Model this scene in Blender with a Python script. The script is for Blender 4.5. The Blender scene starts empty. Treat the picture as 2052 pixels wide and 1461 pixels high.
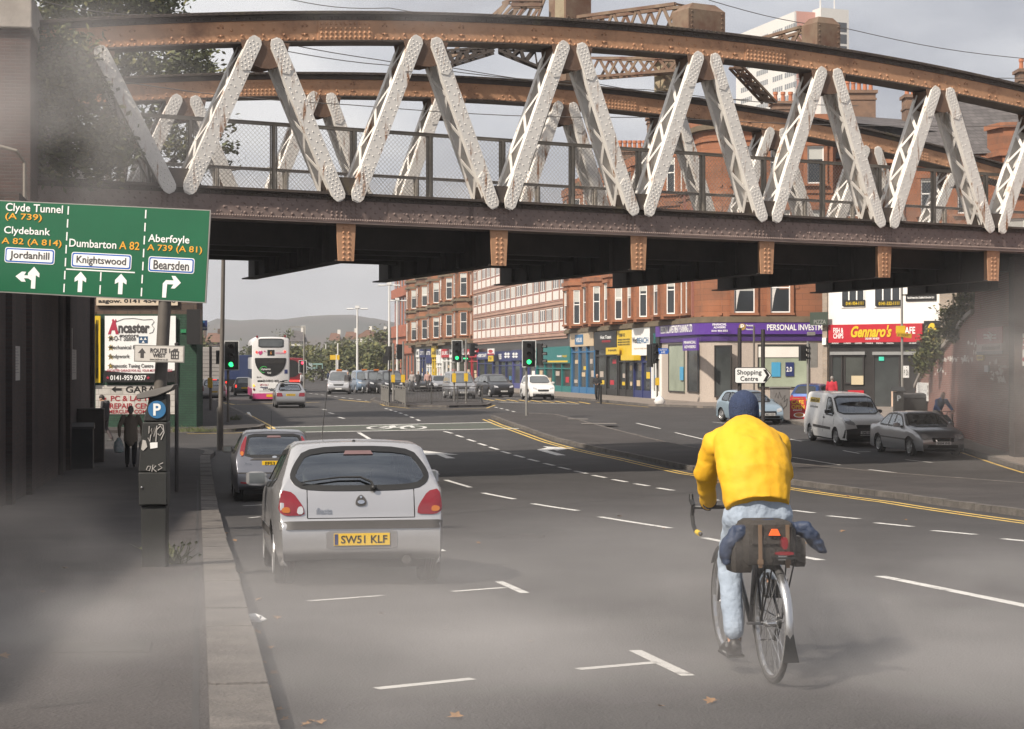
import bpy, bmesh, math, random
from mathutils import Vector as V, Matrix as MX
from mathutils.bvhtree import BVHTree
R = math.radians
random.seed(7)
SC = bpy.context.scene
COL = SC.collection
# ------------------------------------------------------------------ camera, sky, sun, exposure
F, CX, CY, CZ = 3600.0, 1026.0, 730.5, 1.75          # focal length and centre in photo pixels, eye height
cd = bpy.data.cameras.new('camera'); cam = bpy.data.objects.new('camera', cd); COL.objects.link(cam)
cam.location = (0, 0, CZ); cam.rotation_euler = (R(90), 0, 0)
cd.sensor_width = 36; cd.lens = F / 2052 * 36; cd.clip_start = 0.1; cd.clip_end = 9000
SC.camera = cam
SUN_EL, SUN_AZ = R(43), math.atan2(-0.68, -0.73)
sl = bpy.data.lights.new('sun', 'SUN'); so = bpy.data.objects.new('sun', sl); COL.objects.link(so)
sl.energy = 5.0; sl.angle = R(2.2); sl.color = (1.0, 0.9, 0.78)
tosun = V((math.sin(SUN_AZ) * math.cos(SUN_EL), math.cos(SUN_AZ) * math.cos(SUN_EL), math.sin(SUN_EL)))
so.rotation_euler = tosun.to_track_quat('Z', 'Y').to_euler()
so.location = tosun * 60
SC.view_settings.view_transform = 'Standard'; SC.view_settings.look = 'None'
SC.view_settings.exposure = 0.3; SC.view_settings.gamma = 1
SC.cycles.max_bounces = 6; SC.cycles.transparent_max_bounces = 10
SC.cycles.volume_bounces = 0
w = bpy.data.worlds.new('World'); SC.world = w; w.use_nodes = True
nt = w.node_tree; N = nt.nodes; LK = nt.links; N.clear()
wo = N.new('ShaderNodeOutputWorld'); bg = N.new('ShaderNodeBackground'); bg.inputs[1].default_value = 0.09
sky = N.new('ShaderNodeTexSky'); sky.sky_type = 'NISHITA'; sky.sun_disc = False
sky.sun_elevation = SUN_EL; sky.sun_rotation = SUN_AZ % (2 * math.pi); sky.dust_density = 2.5
tc = N.new('ShaderNodeTexCoord'); mp = N.new('ShaderNodeMapping'); mp.inputs['Scale'].default_value = (1, 1, 2.6)
n1 = N.new('ShaderNodeTexNoise'); n1.inputs['Scale'].default_value = 5.5; n1.inputs['Detail'].default_value = 6; n1.inputs['Roughness'].default_value = .52
LK.new(tc.outputs['Generated'], mp.inputs[0]); LK.new(mp.outputs[0], n1.inputs[0])
# clouds thin out to the left of the road and close up, darker, to the right
sx = N.new('ShaderNodeSeparateXYZ'); LK.new(tc.outputs['Generated'], sx.inputs[0])
ad = N.new('ShaderNodeMath'); ad.operation = 'MULTIPLY_ADD'; ad.inputs[1].default_value = -0.42; LK.new(sx.outputs[0], ad.inputs[0]); LK.new(n1.outputs['Fac'], ad.inputs[2])
cr = N.new('ShaderNodeValToRGB'); LK.new(ad.outputs[0], cr.inputs[0])
cr.color_ramp.elements[0].position = .30; cr.color_ramp.elements[0].color = (3.7, 3.85, 4.4, 1)
cr.color_ramp.elements[1].position = .66; cr.color_ramp.elements[1].color = (8.6, 8.5, 8.5, 1)
e = cr.color_ramp.elements.new(.47); e.color = (6.0, 6.1, 6.5, 1)
mx = N.new('ShaderNodeMixRGB'); mx.inputs[0].default_value = .88
LK.new(sky.outputs[0], mx.inputs[1]); LK.new(cr.outputs[0], mx.inputs[2]); LK.new(mx.outputs[0], bg.inputs[0]); LK.new(bg.outputs[0], wo.inputs[0])
# ------------------------------------------------------------------ helpers: tags
def tag(o, label=None, cat=None, group=None, kind=None):
 if label: o['label'] = label
 if cat: o['category'] = cat
 if group: o['group'] = group
 if kind: o['kind'] = kind
 return o
def link(o, parent=None):
 COL.objects.link(o)
 if parent is not None: o.parent = parent
 return o
def thing(name, label, cat, loc=(0, 0, 0), rz=0, group=None, rx=0, ry=0):
 o = bpy.data.objects.new(name, None); link(o); o.location = loc; o.rotation_euler = (rx, ry, rz)
 o.empty_display_size = .3
 return tag(o, label, cat, group)
def copy_tree(o, parent=None):
 c = o.copy(); link(c, parent)
 for ch in list(o.children): copy_tree(ch, c)
 return c
# ------------------------------------------------------------------ helpers: materials
MATS = {}
def mk(name, col, rough=.6, metal=0., var=.12, scale=6., bump=0., bscale=60., col2=None, thr=.55, soft=.12, detail=5., coat=0., spec=.5, emit=None, es=1., grain=0., stretch=None):
 """principled paint / stone / metal with large scale tone variation, optional second colour in patches, optional bump"""
 if name in MATS: return MATS[name]
 m = bpy.data.materials.new(name); m.use_nodes = True; MATS[name] = m
 t = m.node_tree; n = t.nodes; l = t.links; b = n['Principled BSDF']
 b.inputs['Roughness'].default_value = rough; b.inputs['Metallic'].default_value = metal
 b.inputs['Specular IOR Level'].default_value = spec
 if coat: b.inputs['Coat Weight'].default_value = coat; b.inputs['Coat Roughness'].default_value = .08
 c4 = (*col, 1)
 if var or col2 or bump:
  tcn = n.new('ShaderNodeTexCoord'); cor = tcn.outputs['Object']
 if var or col2:
  a = n.new('ShaderNodeTexNoise'); a.inputs['Scale'].default_value = scale; a.inputs['Detail'].default_value = detail; a.inputs['Roughness'].default_value = .62
  l.new(cor, a.inputs[0])
  mr = n.new('ShaderNodeMapRange'); mr.inputs[1].default_value = .25; mr.inputs[2].default_value = .75
  mr.inputs[3].default_value = 1 - var; mr.inputs[4].default_value = 1 + var
  l.new(a.outputs['Fac'], mr.inputs[0])
  hv = n.new('ShaderNodeHueSaturation'); hv.inputs['Color'].default_value = c4; l.new(mr.outputs[0], hv.inputs['Value'])
  out = hv.outputs[0]
  if col2:
   a2 = n.new('ShaderNodeTexNoise'); a2.inputs['Scale'].default_value = scale * .7; a2.inputs['Detail'].default_value = 8; a2.inputs['Roughness'].default_value = .7
   if stretch:
    mpn = n.new('ShaderNodeMapping'); mpn.inputs['Scale'].default_value = stretch; l.new(cor, mpn.inputs[0]); l.new(mpn.outputs[0], a2.inputs[0])
   else: l.new(cor, a2.inputs[0])
   m2 = n.new('ShaderNodeMapRange'); m2.inputs[1].default_value = thr - soft; m2.inputs[2].default_value = thr + soft; l.new(a2.outputs['Fac'], m2.inputs[0])
   mm = n.new('ShaderNodeMixRGB'); mm.inputs[2].default_value = (*col2, 1); l.new(m2.outputs[0], mm.inputs[0]); l.new(out, mm.inputs[1]); out = mm.outputs[0]
  if grain:
   a3 = n.new('ShaderNodeTexNoise'); a3.inputs['Scale'].default_value = 75; a3.inputs['Detail'].default_value = 2; l.new(cor, a3.inputs[0])
   m3 = n.new('ShaderNodeMapRange'); m3.inputs[1].default_value = .35; m3.inputs[2].default_value = .65; m3.inputs[3].default_value = 1 - grain; m3.inputs[4].default_value = 1 + grain; l.new(a3.outputs['Fac'], m3.inputs[0])
   h3 = n.new('ShaderNodeHueSaturation'); l.new(out, h3.inputs['Color']); l.new(m3.outputs[0], h3.inputs['Value']); out = h3.outputs[0]
  l.new(out, b.inputs['Base Color'])
 else:
  b.inputs['Base Color'].default_value = c4
 if bump:
  bn = n.new('ShaderNodeTexNoise'); bn.inputs['Scale'].default_value = bscale; bn.inputs['Detail'].default_value = 3; l.new(cor, bn.inputs[0])
  bp = n.new('ShaderNodeBump'); bp.inputs['Strength'].default_value = bump; bp.inputs['Distance'].default_value = .02
  l.new(bn.outputs['Fac'], bp.inputs['Height']); l.new(bp.outputs[0], b.inputs['Normal'])
 if emit:
  b.inputs['Emission Color'].default_value = (*emit, 1); b.inputs['Emission Strength'].default_value = es
 return m
def brick(name, c1, c2, mortar, bw=.23, bh=.075, ms=.012, rough=.85, soot=None, sthr=.5, ax='XZ'):
 """brick / coursed stone wall laid out in the object's own X (or Y) and Z"""
 if name in MATS: return MATS[name]
 m = bpy.data.materials.new(name); m.use_nodes = True; MATS[name] = m
 t = m.node_tree; n = t.nodes; l = t.links; b = n['Principled BSDF']; b.inputs['Roughness'].default_value = rough
 tcn = n.new('ShaderNodeTexCoord'); s = n.new('ShaderNodeSeparateXYZ'); l.new(tcn.outputs['Object'], s.inputs[0])
 sm = n.new('ShaderNodeMath'); sm.operation = 'ADD'; l.new(s.outputs[0], sm.inputs[0]); l.new(s.outputs[1], sm.inputs[1])
 c = n.new('ShaderNodeCombineXYZ'); l.new(sm.outputs[0], c.inputs[0]); l.new(s.outputs[2], c.inputs[1])
 br = n.new('ShaderNodeTexBrick'); l.new(c.outputs[0], br.inputs[0])
 br.inputs['Color1'].default_value = (*c1, 1); br.inputs['Color2'].default_value = (*c2, 1); br.inputs['Mortar'].default_value = (*mortar, 1)
 br.inputs['Scale'].default_value = 1; br.inputs['Mortar Size'].default_value = ms; br.inputs['Brick Width'].default_value = bw; br.inputs['Row Height'].default_value = bh
 br.inputs['Bias'].default_value = -.1; br.inputs['Mortar Smooth'].default_value = .3
 a = n.new('ShaderNodeTexNoise'); a.inputs['Scale'].default_value = 1.1; a.inputs['Detail'].default_value = 7; a.inputs['Roughness'].default_value = .65; l.new(tcn.outputs['Object'], a.inputs[0])
 mr = n.new('ShaderNodeMapRange'); mr.inputs[1].default_value = .3; mr.inputs[2].default_value = .7; mr.inputs[3].default_value = .72; mr.inputs[4].default_value = 1.25; l.new(a.outputs['Fac'], mr.inputs[0])
 hv = n.new('ShaderNodeHueSaturation'); l.new(br.outputs[0], hv.inputs['Color']); l.new(mr.outputs[0], hv.inputs['Value']); out = hv.outputs[0]
 if soot:
  a2 = n.new('ShaderNodeTexNoise'); a2.inputs['Scale'].default_value = .55; a2.inputs['Detail'].default_value = 8; a2.inputs['Roughness'].default_value = .7; l.new(tcn.outputs['Object'], a2.inputs[0])
  m2 = n.new('ShaderNodeMapRange'); m2.inputs[1].default_value = sthr - .13; m2.inputs[2].default_value = sthr + .13; m2.inputs[4].default_value = .85; l.new(a2.outputs['Fac'], m2.inputs[0])
  mm = n.new('ShaderNodeMixRGB'); mm.inputs[2].default_value = (*soot, 1); l.new(m2.outputs[0], mm.inputs[0]); l.new(out, mm.inputs[1]); out = mm.outputs[0]
 l.new(out, b.inputs['Base Color'])
 bp = n.new('ShaderNodeBump'); bp.inputs['Strength'].default_value = .5; bp.inputs['Distance'].default_value = .01; bp.invert = True
 l.new(br.outputs['Fac'], bp.inputs['Height']); l.new(bp.outputs[0], b.inputs['Normal'])
 return m
def glassy(name, tint=(.6, .65, .62), refl=.12):
 """see-through window glass: a tinted pane with a glossy skin"""
 if name in MATS: return MATS[name]
 m = bpy.data.materials.new(name); m.use_nodes = True; MATS[name] = m
 t = m.node_tree; n = t.nodes; l = t.links; n.clear()
 o = n.new('ShaderNodeOutputMaterial'); tr = n.new('ShaderNodeBsdfTransparent'); tr.inputs[0].default_value = (*tint, 1)
 g = n.new('ShaderNodeBsdfGlossy'); g.inputs['Roughness'].default_value = .04; g.inputs[0].default_value = (.9, .95, 1, 1)
 f = n.new('ShaderNodeFresnel'); f.inputs[0].default_value = 1.5
 a = n.new('ShaderNodeMath'); a.operation = 'ADD'; a.inputs[1].default_value = refl; a.use_clamp = True; l.new(f.outputs[0], a.inputs[0])
 x = n.new('ShaderNodeMixShader'); l.new(a.outputs[0], x.inputs[0]); l.new(tr.outputs[0], x.inputs[1]); l.new(g.outputs[0], x.inputs[2]); l.new(x.outputs[0], o.inputs[0])
 return m
# ------------------------------------------------------------------ helpers: mesh builder
class MB:
 def __init__(s): s.v = []; s.f = []; s.m = []
 def add(s, verts, faces, mi=0):
  b = len(s.v); s.v += [tuple(p) for p in verts]; s.f += [tuple(i + b for i in f) for f in faces]; s.m += [mi] * len(faces); return s
 def box(s, x0, x1, y0, y1, z0, z1, mi=0):
  return s.add([(x0, y0, z0), (x1, y0, z0), (x1, y1, z0), (x0, y1, z0), (x0, y0, z1), (x1, y0, z1), (x1, y1, z1), (x0, y1, z1)],
                     [(3, 2, 1, 0), (4, 5, 6, 7), (0, 1, 5, 4), (1, 2, 6, 5), (2, 3, 7, 6), (3, 0, 4, 7)], mi)
 def bar(s, a, b, wx, wy, mi=0, up=(0, 0, 1)):
  """rectangular bar from a to b; wy measured along 'up' as far as possible"""
  a = V(a); b = V(b); d = (b - a).normalized(); u = V(up)
  if abs(d.dot(u)) > .98: u = V((0, 1, 0))
  sx_ = d.cross(u).normalized(); u = sx_.cross(d).normalized()
  P = [p + sx_ * (i * wx / 2) + u * (j * wy / 2) for p in (a, b) for i, j in ((-1, -1), (1, -1), (1, 1), (-1, 1))]
  return s.add(P, [(3, 2, 1, 0), (4, 5, 6, 7), (0, 1, 5, 4), (1, 2, 6, 5), (2, 3, 7, 6), (3, 0, 4, 7)], mi)
 def loft(s, rings, mi=0, cap=True, closed=True):
  n = len(rings[0]); b = len(s.v)
  for r in rings: s.v += [tuple(p) for p in r]
  for k in range(len(rings) - 1):
   for i in range(n if closed else n - 1):
    j = (i + 1) % n
    s.f.append((b + k * n + i, b + k * n + j, b + (k + 1) * n + j, b + (k + 1) * n + i)); s.m.append(mi)
  if cap and closed:
   s.f.append(tuple(b + i for i in reversed(range(n)))); s.m.append(mi)
   s.f.append(tuple(b + (len(rings) - 1) * n + i for i in range(n))); s.m.append(mi)
  return s
 def tube(s, pts, r, n=8, mi=0, ell=1., side=None):
  """round tube along points, r a number or one per point; ell flattens across 'side'"""
  pts = [V(p) for p in pts]; rs = r if isinstance(r, (list, tuple)) else [r] * len(pts)
  rings = []; u = None
  for k, p in enumerate(pts):
   d = (pts[min(k + 1, len(pts) - 1)] - pts[max(k - 1, 0)])
   d = d.normalized() if d.length > 1e-9 else V((0, 0, 1))
   if u is None:
    u = V(side) if side else (V((1, 0, 0)) if abs(d.x) < .9 else V((0, 1, 0)))
   u = (u - d * u.dot(d)).normalized(); w_ = d.cross(u)
   rr = rs[k]; ra, rb = (rr if isinstance(rr, (tuple, list)) else (rr, rr * ell))
   rings.append([p + u * (math.cos(2 * math.pi * i / n) * ra) + w_ * (math.sin(2 * math.pi * i / n) * rb) for i in range(n)])
  return s.loft(rings, mi)
 def ball(s, c, r, n=10, m=6, mi=0, sc=(1, 1, 1)):
  c = V(c); rings = []
  for k in range(m + 1):
   t = math.pi * k / m; rr = max(math.sin(t), .02) * r
   rings.append([c + V((math.cos(2 * math.pi * i / n) * rr * sc[0], math.sin(2 * math.pi * i / n) * rr * sc[1], -math.cos(t) * r * sc[2])) for i in range(n)])
  return s.loft(rings, mi)
 def lathe(s, prof, c=(0, 0, 0), axis='Z', n=20, mi=0, cap=True):
  """prof: (radius, height along axis)"""
  c = V(c); rings = []
  for r_, h in prof:
   ring = []
   for i in range(n):
    a = 2 * math.pi * i / n; p, q = math.cos(a) * r_, math.sin(a) * r_
    ring.append(c + (V((p, q, h)) if axis == 'Z' else V((h, p, q)) if axis == 'X' else V((q, h, p))))
   rings.append(ring)
  return s.loft(rings, mi, cap)
 def prism(s, poly, y0, y1, mi=0):
  """polygon in (x, z), pushed from y0 (front) to y1"""
  n = len(poly); a = sum(poly[i][0] * poly[(i + 1) % n][1] - poly[(i + 1) % n][0] * poly[i][1] for i in range(n))
  if a < 0: poly = poly[::-1]
  b = len(s.v); s.v += [(x, y0, z) for x, z in poly] + [(x, y1, z) for x, z in poly]
  s.f.append(tuple(b + i for i in range(n))); s.f.append(tuple(b + n + i for i in reversed(range(n)))); s.m += [mi, mi]
  for i in range(n):
   j = (i + 1) % n; s.f.append((b + j, b + i, b + n + i, b + n + j)); s.m.append(mi)
  return s
 def rivet(s, c, nrm, r=.03, mi=0, h=.75):
  c = V(c); nrm = V(nrm).normalized(); u = nrm.orthogonal().normalized(); w_ = nrm.cross(u); n = 6; b = len(s.v)
  for rr, hh in ((1, 0), (.72, .62)):
   for i in range(n):
    a = 2 * math.pi * i / n; s.v.append(tuple(c + (u * math.cos(a) + w_ * math.sin(a)) * r * rr + nrm * r * h * hh))
  s.v.append(tuple(c + nrm * r * h))
  for i in range(n):
   j = (i + 1) % n; s.f.append((b + i, b + j, b + n + j, b + n + i)); s.f.append((b + n + i, b + n + j, b + 2 * n)); s.m += [mi, mi]
  return s
 def xform(s, M_): s.v = [tuple(M_ @ V(p)) for p in s.v]; return s
 def merge(s, o, M_=None, dm=0):
  b = len(s.v); s.v += [tuple(M_ @ V(p)) for p in o.v] if M_ is not None else o.v
  s.f += [tuple(i + b for i in f) for f in o.f]; s.m += [k + dm for k in o.m]; return s
 def mesh(s, name, mats, smooth=False, angle=35):
  me = bpy.data.meshes.new(name); me.from_pydata(s.v, [], s.f)
  for m_ in (mats if isinstance(mats, (list, tuple)) else [mats]): me.materials.append(m_)
  me.polygons.foreach_set('material_index', s.m)
  if smooth:
   me.polygons.foreach_set('use_smooth', [True] * len(s.f)); me.set_sharp_from_angle(angle=R(angle))
  me.update(); return me
 def build(s, name, mats, parent=None, smooth=False, angle=35, label=None):
  o = bpy.data.objects.new(name, s.mesh(name, mats, smooth, angle)); link(o, parent)
  if label: o['label'] = label
  return o
def rrect(x0, y0, x1, y1, r, n=4):
 return [(cx_ + r * math.cos(a), cy_ + r * math.sin(a)) for cx_, cy_, a0 in ((x1 - r, y1 - r, 0), (x0 + r, y1 - r, 90), (x0 + r, y0 + r, 180), (x1 - r, y0 + r, 270)) for a in [R(a0 + 90 * k / n) for k in range(n + 1)]]
def bevel(o, wd=.01, seg=2):
 b = o.modifiers.new('bevel', 'BEVEL'); b.width = wd; b.segments = seg; b.limit_method = 'ANGLE'; b.angle_limit = R(40); return o
def text_mb(s, size=1., bold=.0, ext=.002, shear=0., space=1.):
 """lettering as a mesh builder in the (x, z) plane facing -y; returns (builder, width, height)"""
 cu = bpy.data.curves.new('lettering', 'FONT'); cu.body = s; cu.size = size; cu.extrude = ext; cu.offset = bold * size; cu.shear = shear
 cu.resolution_u = 3; cu.space_character = space
 o = bpy.data.objects.new('lettering', cu); COL.objects.link(o); dg = bpy.context.evaluated_depsgraph_get()
 me = bpy.data.meshes.new_from_object(o.evaluated_get(dg)); bpy.data.objects.remove(o); bpy.data.curves.remove(cu)
 mb = MB()
 if len(me.vertices) == 0: return mb, .01, .01
 xs = [v.co.x for v in me.vertices]; ys = [v.co.y for v in me.vertices]; x0, y0 = min(xs), min(ys)
 mb.add([(v.co.x - x0, -v.co.z, v.co.y - y0) for v in me.vertices], [tuple(p.vertices) for p in me.polygons])
 r = (mb, max(xs) - x0, max(ys) - y0); bpy.data.meshes.remove(me); return r
# ------------------------------------------------------------------ the lie of the land (dips under the bridge)
_tab = [(-60, 0), (0, 0), (9.8, 0), (17.5, -.35), (26, -.75), (37, -1.1), (50, -1.27), (64, -1.27), (74, -1.0), (84, -.75), (94, -.7), (4000, -.7)]
def _tz(y):
 for (a, za), (b, zb) in zip(_tab, _tab[1:]):
  if y <= b: return za + (zb - za) * max(0, (y - a) / (b - a))
 return -.7
BP = [-60, -30, -15] + [-5 + 2.5 * i for i in range(43)] + [110, 120, 130, 150, 180, 220, 280, 400]
BZ = [sum(_tz(y + d) for d in (-3.5, -2, 0, 2, 3.5)) / 5 for y in BP]
def prof(y):
 if y <= BP[0]: return BZ[0]
 for i in range(len(BP) - 1):
  if y <= BP[i + 1]: return BZ[i] + (BZ[i + 1] - BZ[i]) * (y - BP[i]) / (BP[i + 1] - BP[i])
 return BZ[-1]
def G(px, py, h=0.):
 """where the sight line of a photo pixel meets the ground (raised by h)"""
 s_ = (CY - py) / F; y = 4.
 while y < 600:
  if CZ + s_ * y <= prof(y) + h: break
  y += .25
 lo, hi = y - .25, y
 for _ in range(20):
  m_ = (lo + hi) / 2
  if CZ + s_ * m_ <= prof(m_) + h: hi = m_
  else: lo = m_
 return V(((px - CX) / F * hi, hi, prof(hi) + h))
def W(px, py, d): return V(((px - CX) / F * d, d, CZ + (CY - py) / F * d))
RD = V((-.172, .985, 0)).normalized(); RN = V((RD.y, -RD.x, 0))           # along the road, and to its right
RYAW = math.atan2(-RD.x, RD.y)                                            # turns +y onto the road
def gpoly(name, pts, h, mat, parent=None, skirt=.0, kind=None, mi=None):
 """flat polygon draped over the ground at height h, with an optional edge going down"""
 bm = bmesh.new()
 vs = [bm.verts.new((p[0], p[1], 0)) for p in pts]; bm.faces.new(vs)
 ys = [p[1] for p in pts]
 for y in BP:
  if min(ys) < y < max(ys): bmesh.ops.bisect_plane(bm, geom=bm.verts[:] + bm.edges[:] + bm.faces[:], plane_co=(0, y, 0), plane_no=(0, 1, 0))
 bmesh.ops.recalc_face_normals(bm, faces=bm.faces)
 for f in bm.faces:
  if f.normal.z < 0: f.normal_flip()
 if skirt:
  be = [e for e in bm.edges if e.is_boundary]; r_ = bmesh.ops.extrude_edge_only(bm, edges=be)
  low = [g for g in r_['geom'] if isinstance(g, bmesh.types.BMVert)]
 for v in bm.verts: v.co.z = prof(v.co.y) + h
 if skirt:
  for v in low: v.co.z -= skirt
 me = bpy.data.meshes.new(name); bm.to_mesh(me); bm.free(); me.materials.append(mat)
 o = bpy.data.objects.new(name, me); link(o, parent)
 if kind: o['kind'] = kind
 return o
# ================================================================== ground, roads, pavements, markings
m_asph = mk('asphalt', (.043, .04, .039), rough=.82, var=.35, grain=.45, scale=.5, bump=.7, bscale=55, col2=(.036, .033, .032), thr=.56, soft=.06, detail=10)
m_asph2 = mk('old asphalt pavement', (.047, .041, .039), rough=.9, var=.35, grain=.4, scale=.7, bump=.7, bscale=45, col2=(.036, .032, .031), thr=.56, soft=.06, detail=8)
m_pave = mk('pavement slabs', (.2, .17, .145), rough=.9, var=.2, scale=.6, bump=.3, bscale=30)
m_kerb = mk('whin kerb stone', (.125, .112, .1), rough=.85, var=.35, grain=.25, scale=3, bump=.6, bscale=40, col2=(.07, .063, .058), thr=.56)
m_wline = mk('white road paint', (.62, .61, .58), rough=.7, var=.12, scale=9, col2=(.15, .14, .135), thr=.6, soft=.06)
m_yline = mk('yellow road paint', (.62, .42, .1), rough=.7, var=.12, scale=3, col2=(.12, .1, .07), thr=.62, soft=.08)
m_green = mk('worn green road surfacing', (.075, .095, .068), rough=.9, var=.2, scale=1, col2=(.07, .066, .062), thr=.5, soft=.15)
m_earth = mk('town ground', (.09, .095, .06), rough=1, var=.3, scale=.02, col2=(.13, .11, .09), thr=.55)
road = gpoly('road', [(-70, -20), (70, -20), (70, 395), (-140, 395)], 0, m_asph, kind='structure')
gr = MB(); rows = BP + [700, 1500, 6000]
gr.v = [(x, y, prof(y) - .06 if y < 9000 else -.8) for y in rows for x in (-2500, -70, 70, 2500)]
for k in range(len(rows) - 1):
 for i in range(3): gr.f.append((k * 4 + i, k * 4 + i + 1, k * 4 + i + 5, k * 4 + i + 4)); gr.m.append(0)
tag(gr.build('ground', m_earth), kind='structure')
H = .12
def P2(l, h=0.): return [G(a, b, h) for a, b in l]
def along(p, t): return V((p.x, p.y, 0)) + RD * t
kl = V((-1.15, 8.63, 0))                                    # a point on the near left kerb, which runs along the road
def kleft(y): return V((kl.x - .1746 * (y - kl.y), y, 0))
def wallx(y): return kleft(y).x - 3.95
kc = [kleft(-12), kleft(20), kleft(46), kleft(57)] + [V((-9.9, 60, 0)), V((-10.6, 61.8, 0)), V((-11.8, 62.8, 0)), V((-13.4, 63.2, 0))]
left_pavement = gpoly('pavement', [(-9, -12)] + [(p.x, p.y) for p in kc] + [(-30, 63.2), (-30, -12)], H, m_asph2, skirt=.3, kind='structure')
# far left pavement past the side street
fc = P2([(300, 868), (400, 867), (470, 865), (520, 861), (532, 856), (520, 848), (500, 838), (476, 825), (452, 813), (425, 803), (405, 797)])
far_left_pavement = gpoly('pavement', [(p.x, p.y) for p in fc] + [(fc[-1].x - 10, 190), (-60, 190), (-60, fc[0].y)], H, m_asph2, skirt=.3, kind='structure')
# central reserve
nk = P2([(984, 838), (1010, 848), (1100, 880), (1250, 914), (1390, 944), (1590, 972), (1800, 1000), (2052, 1036)])
fk = P2([(1062, 833), (1112, 835), (1240, 868), (1400, 905), (1590, 936), (1800, 957), (2052, 977)])
nk += [nk[-1] + (nk[-1] - nk[-2]) * 2.2]; fk += [fk[-1] + (fk[-1] - fk[-2]) * 3]
nose = P2([(992, 834), (1020, 831)])
median = gpoly('pavement', [(p.x, p.y) for p in nk[::-1] + nose + fk], H, m_asph2, skirt=.3, kind='structure')
# right pavement, running back under the shops
rk = P2([(1000, 790), (1110, 797), (1200, 804.5), (1300, 814), (1400, 817.5), (1480, 820), (1530, 834), (1570, 846), (1640, 860), (1760, 880), (1930, 905), (2052, 944)])
rk += [rk[-1] + (rk[-1] - rk[-2]) * 2]
rk[0] = rk[1] + RD * 150
right_pavement = gpoly('pavement', [(p.x, p.y) for p in rk] + [(60, rk[-1].y), (60, 300), (rk[0].x + 2, 300)], H, m_pave, skirt=.3, kind='structure')
# traffic island with railings
ik = P2([(742, 804), (765, 811), (820, 815.5), (900, 817), (975, 815), (985, 811), (960, 806), (880, 802), (800, 799), (750, 800)])
island = gpoly('pavement', [(p.x, p.y) for p in ik], H, m_asph2, skirt=.3, kind='structure')
def kerb(pts, wd, h, inside=1, seg=.92, top=.006):
 """row of kerb stones along pts, wd wide, standing on the inside (1 = right hand, -1 = left hand of the walk)"""
 mb = MB(); P = [V((p.x, p.y, 0)) for p in pts]; L = [0]
 for a, b in zip(P, P[1:]): L.append(L[-1] + (b - a).length)
 def at(t):
  for i in range(len(P) - 1):
   if t <= L[i + 1] or i == len(P) - 2: return P[i] + (P[i + 1] - P[i]) * ((t - L[i]) / max(1e-6, L[i + 1] - L[i]))
 def nrm(t):
  d = (at(min(t + .3, L[-1])) - at(max(t - .3, 0))).normalized(); return V((d.y, -d.x, 0)) * inside
 t = 0; rnd = random.Random(3)
 while t < L[-1] - .2:
  t1 = min(t + seg * rnd.uniform(.8, 1.2), L[-1]); a, b = at(t + .012), at(t1 - .012); na, nb = nrm(t), nrm(t1); dz = rnd.uniform(-.004, .008); ov = rnd.uniform(.0, .012)
  q = [a - na * ov, b - nb * ov, b + nb * wd, a + na * wd]
  mb.add([(p.x, p.y, prof(p.y) + h + top + dz) for p in q] + [(p.x, p.y, prof(p.y) - .1) for p in q], [(0, 1, 2, 3), (0, 4, 5, 1), (1, 5, 6, 2), (2, 6, 7, 3), (3, 7, 4, 0)])
  t = t1
 bm = bmesh.new(); me = mb.mesh('kerb', m_kerb); bm.from_mesh(me); bmesh.ops.recalc_face_normals(bm, faces=bm.faces); bm.to_mesh(me); bm.free()
 o = bpy.data.objects.new('kerb', me); link(o); o['kind'] = 'structure'; return o
kerb(kc, .3, H, -1, 1.15)
kerb(fc, .18, H, -1)
kerb(nk, .16, H, -1); kerb(fk, .14, H, 1)
kerb(rk, .16, H, 1 if False else -1)
kerb(ik + [ik[0]], .14, H, -1)
def strip(mb, a, b, wd, h=.004, up=None):
 a = V((a.x, a.y, 0)); b = V((b.x, b.y, 0)); d = (b - a); L_ = d.length; d.normalize(); n_ = V((d.y, -d.x, 0)) * (wd / 2)
 ts = [0, 1] + [(y - a.y) / (b.y - a.y) for y in BP if (y - a.y) * (y - b.y) < 0]
 ts.sort()
 for t0, t1 in zip(ts, ts[1:]):
  p, q = a + d * L_ * t0, a + d * L_ * t1; c = [p - n_, p + n_, q + n_, q - n_]
  if (c[1] - c[0]).cross(c[2] - c[1]).z < 0: c = c[::-1]
  mb.add([(v.x, v.y, prof(v.y) + h) for v in c], [(0, 1, 2, 3)])
def pstrip(mb, l, wd, h=.004):
 p = P2(l)
 for a, b in zip(p, p[1:]): strip(mb, a, b, wd, h)
def dashes(mb, l, wd, dash, gap, h=.004):
 p = [V((q.x, q.y, 0)) for q in P2(l)]; on = True; left = dash
 for a, b in zip(p, p[1:]):
  t = 0; L_ = (b - a).length; d = (b - a) / L_
  while t < L_ - 1e-4:
   s_ = min(left, L_ - t)
   if on: strip(mb, a + d * t, a + d * (t + s_), wd, h)
   t += s_; left -= s_
   if left < 1e-4: on = not on; left = dash if on else gap
wl = MB()
for l in ([(862, 944), (878, 951)], [(893, 962), (943, 977)], [(968, 988), (1031, 1000.5)], [(1067, 1009.5), (1158, 1023.5)], [(1202, 1036), (1343, 1058.5)], [(1411, 1078), (1645, 1123)], [(1764, 1155), (2075, 1219)]): pstrip(wl, l, .13)
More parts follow.
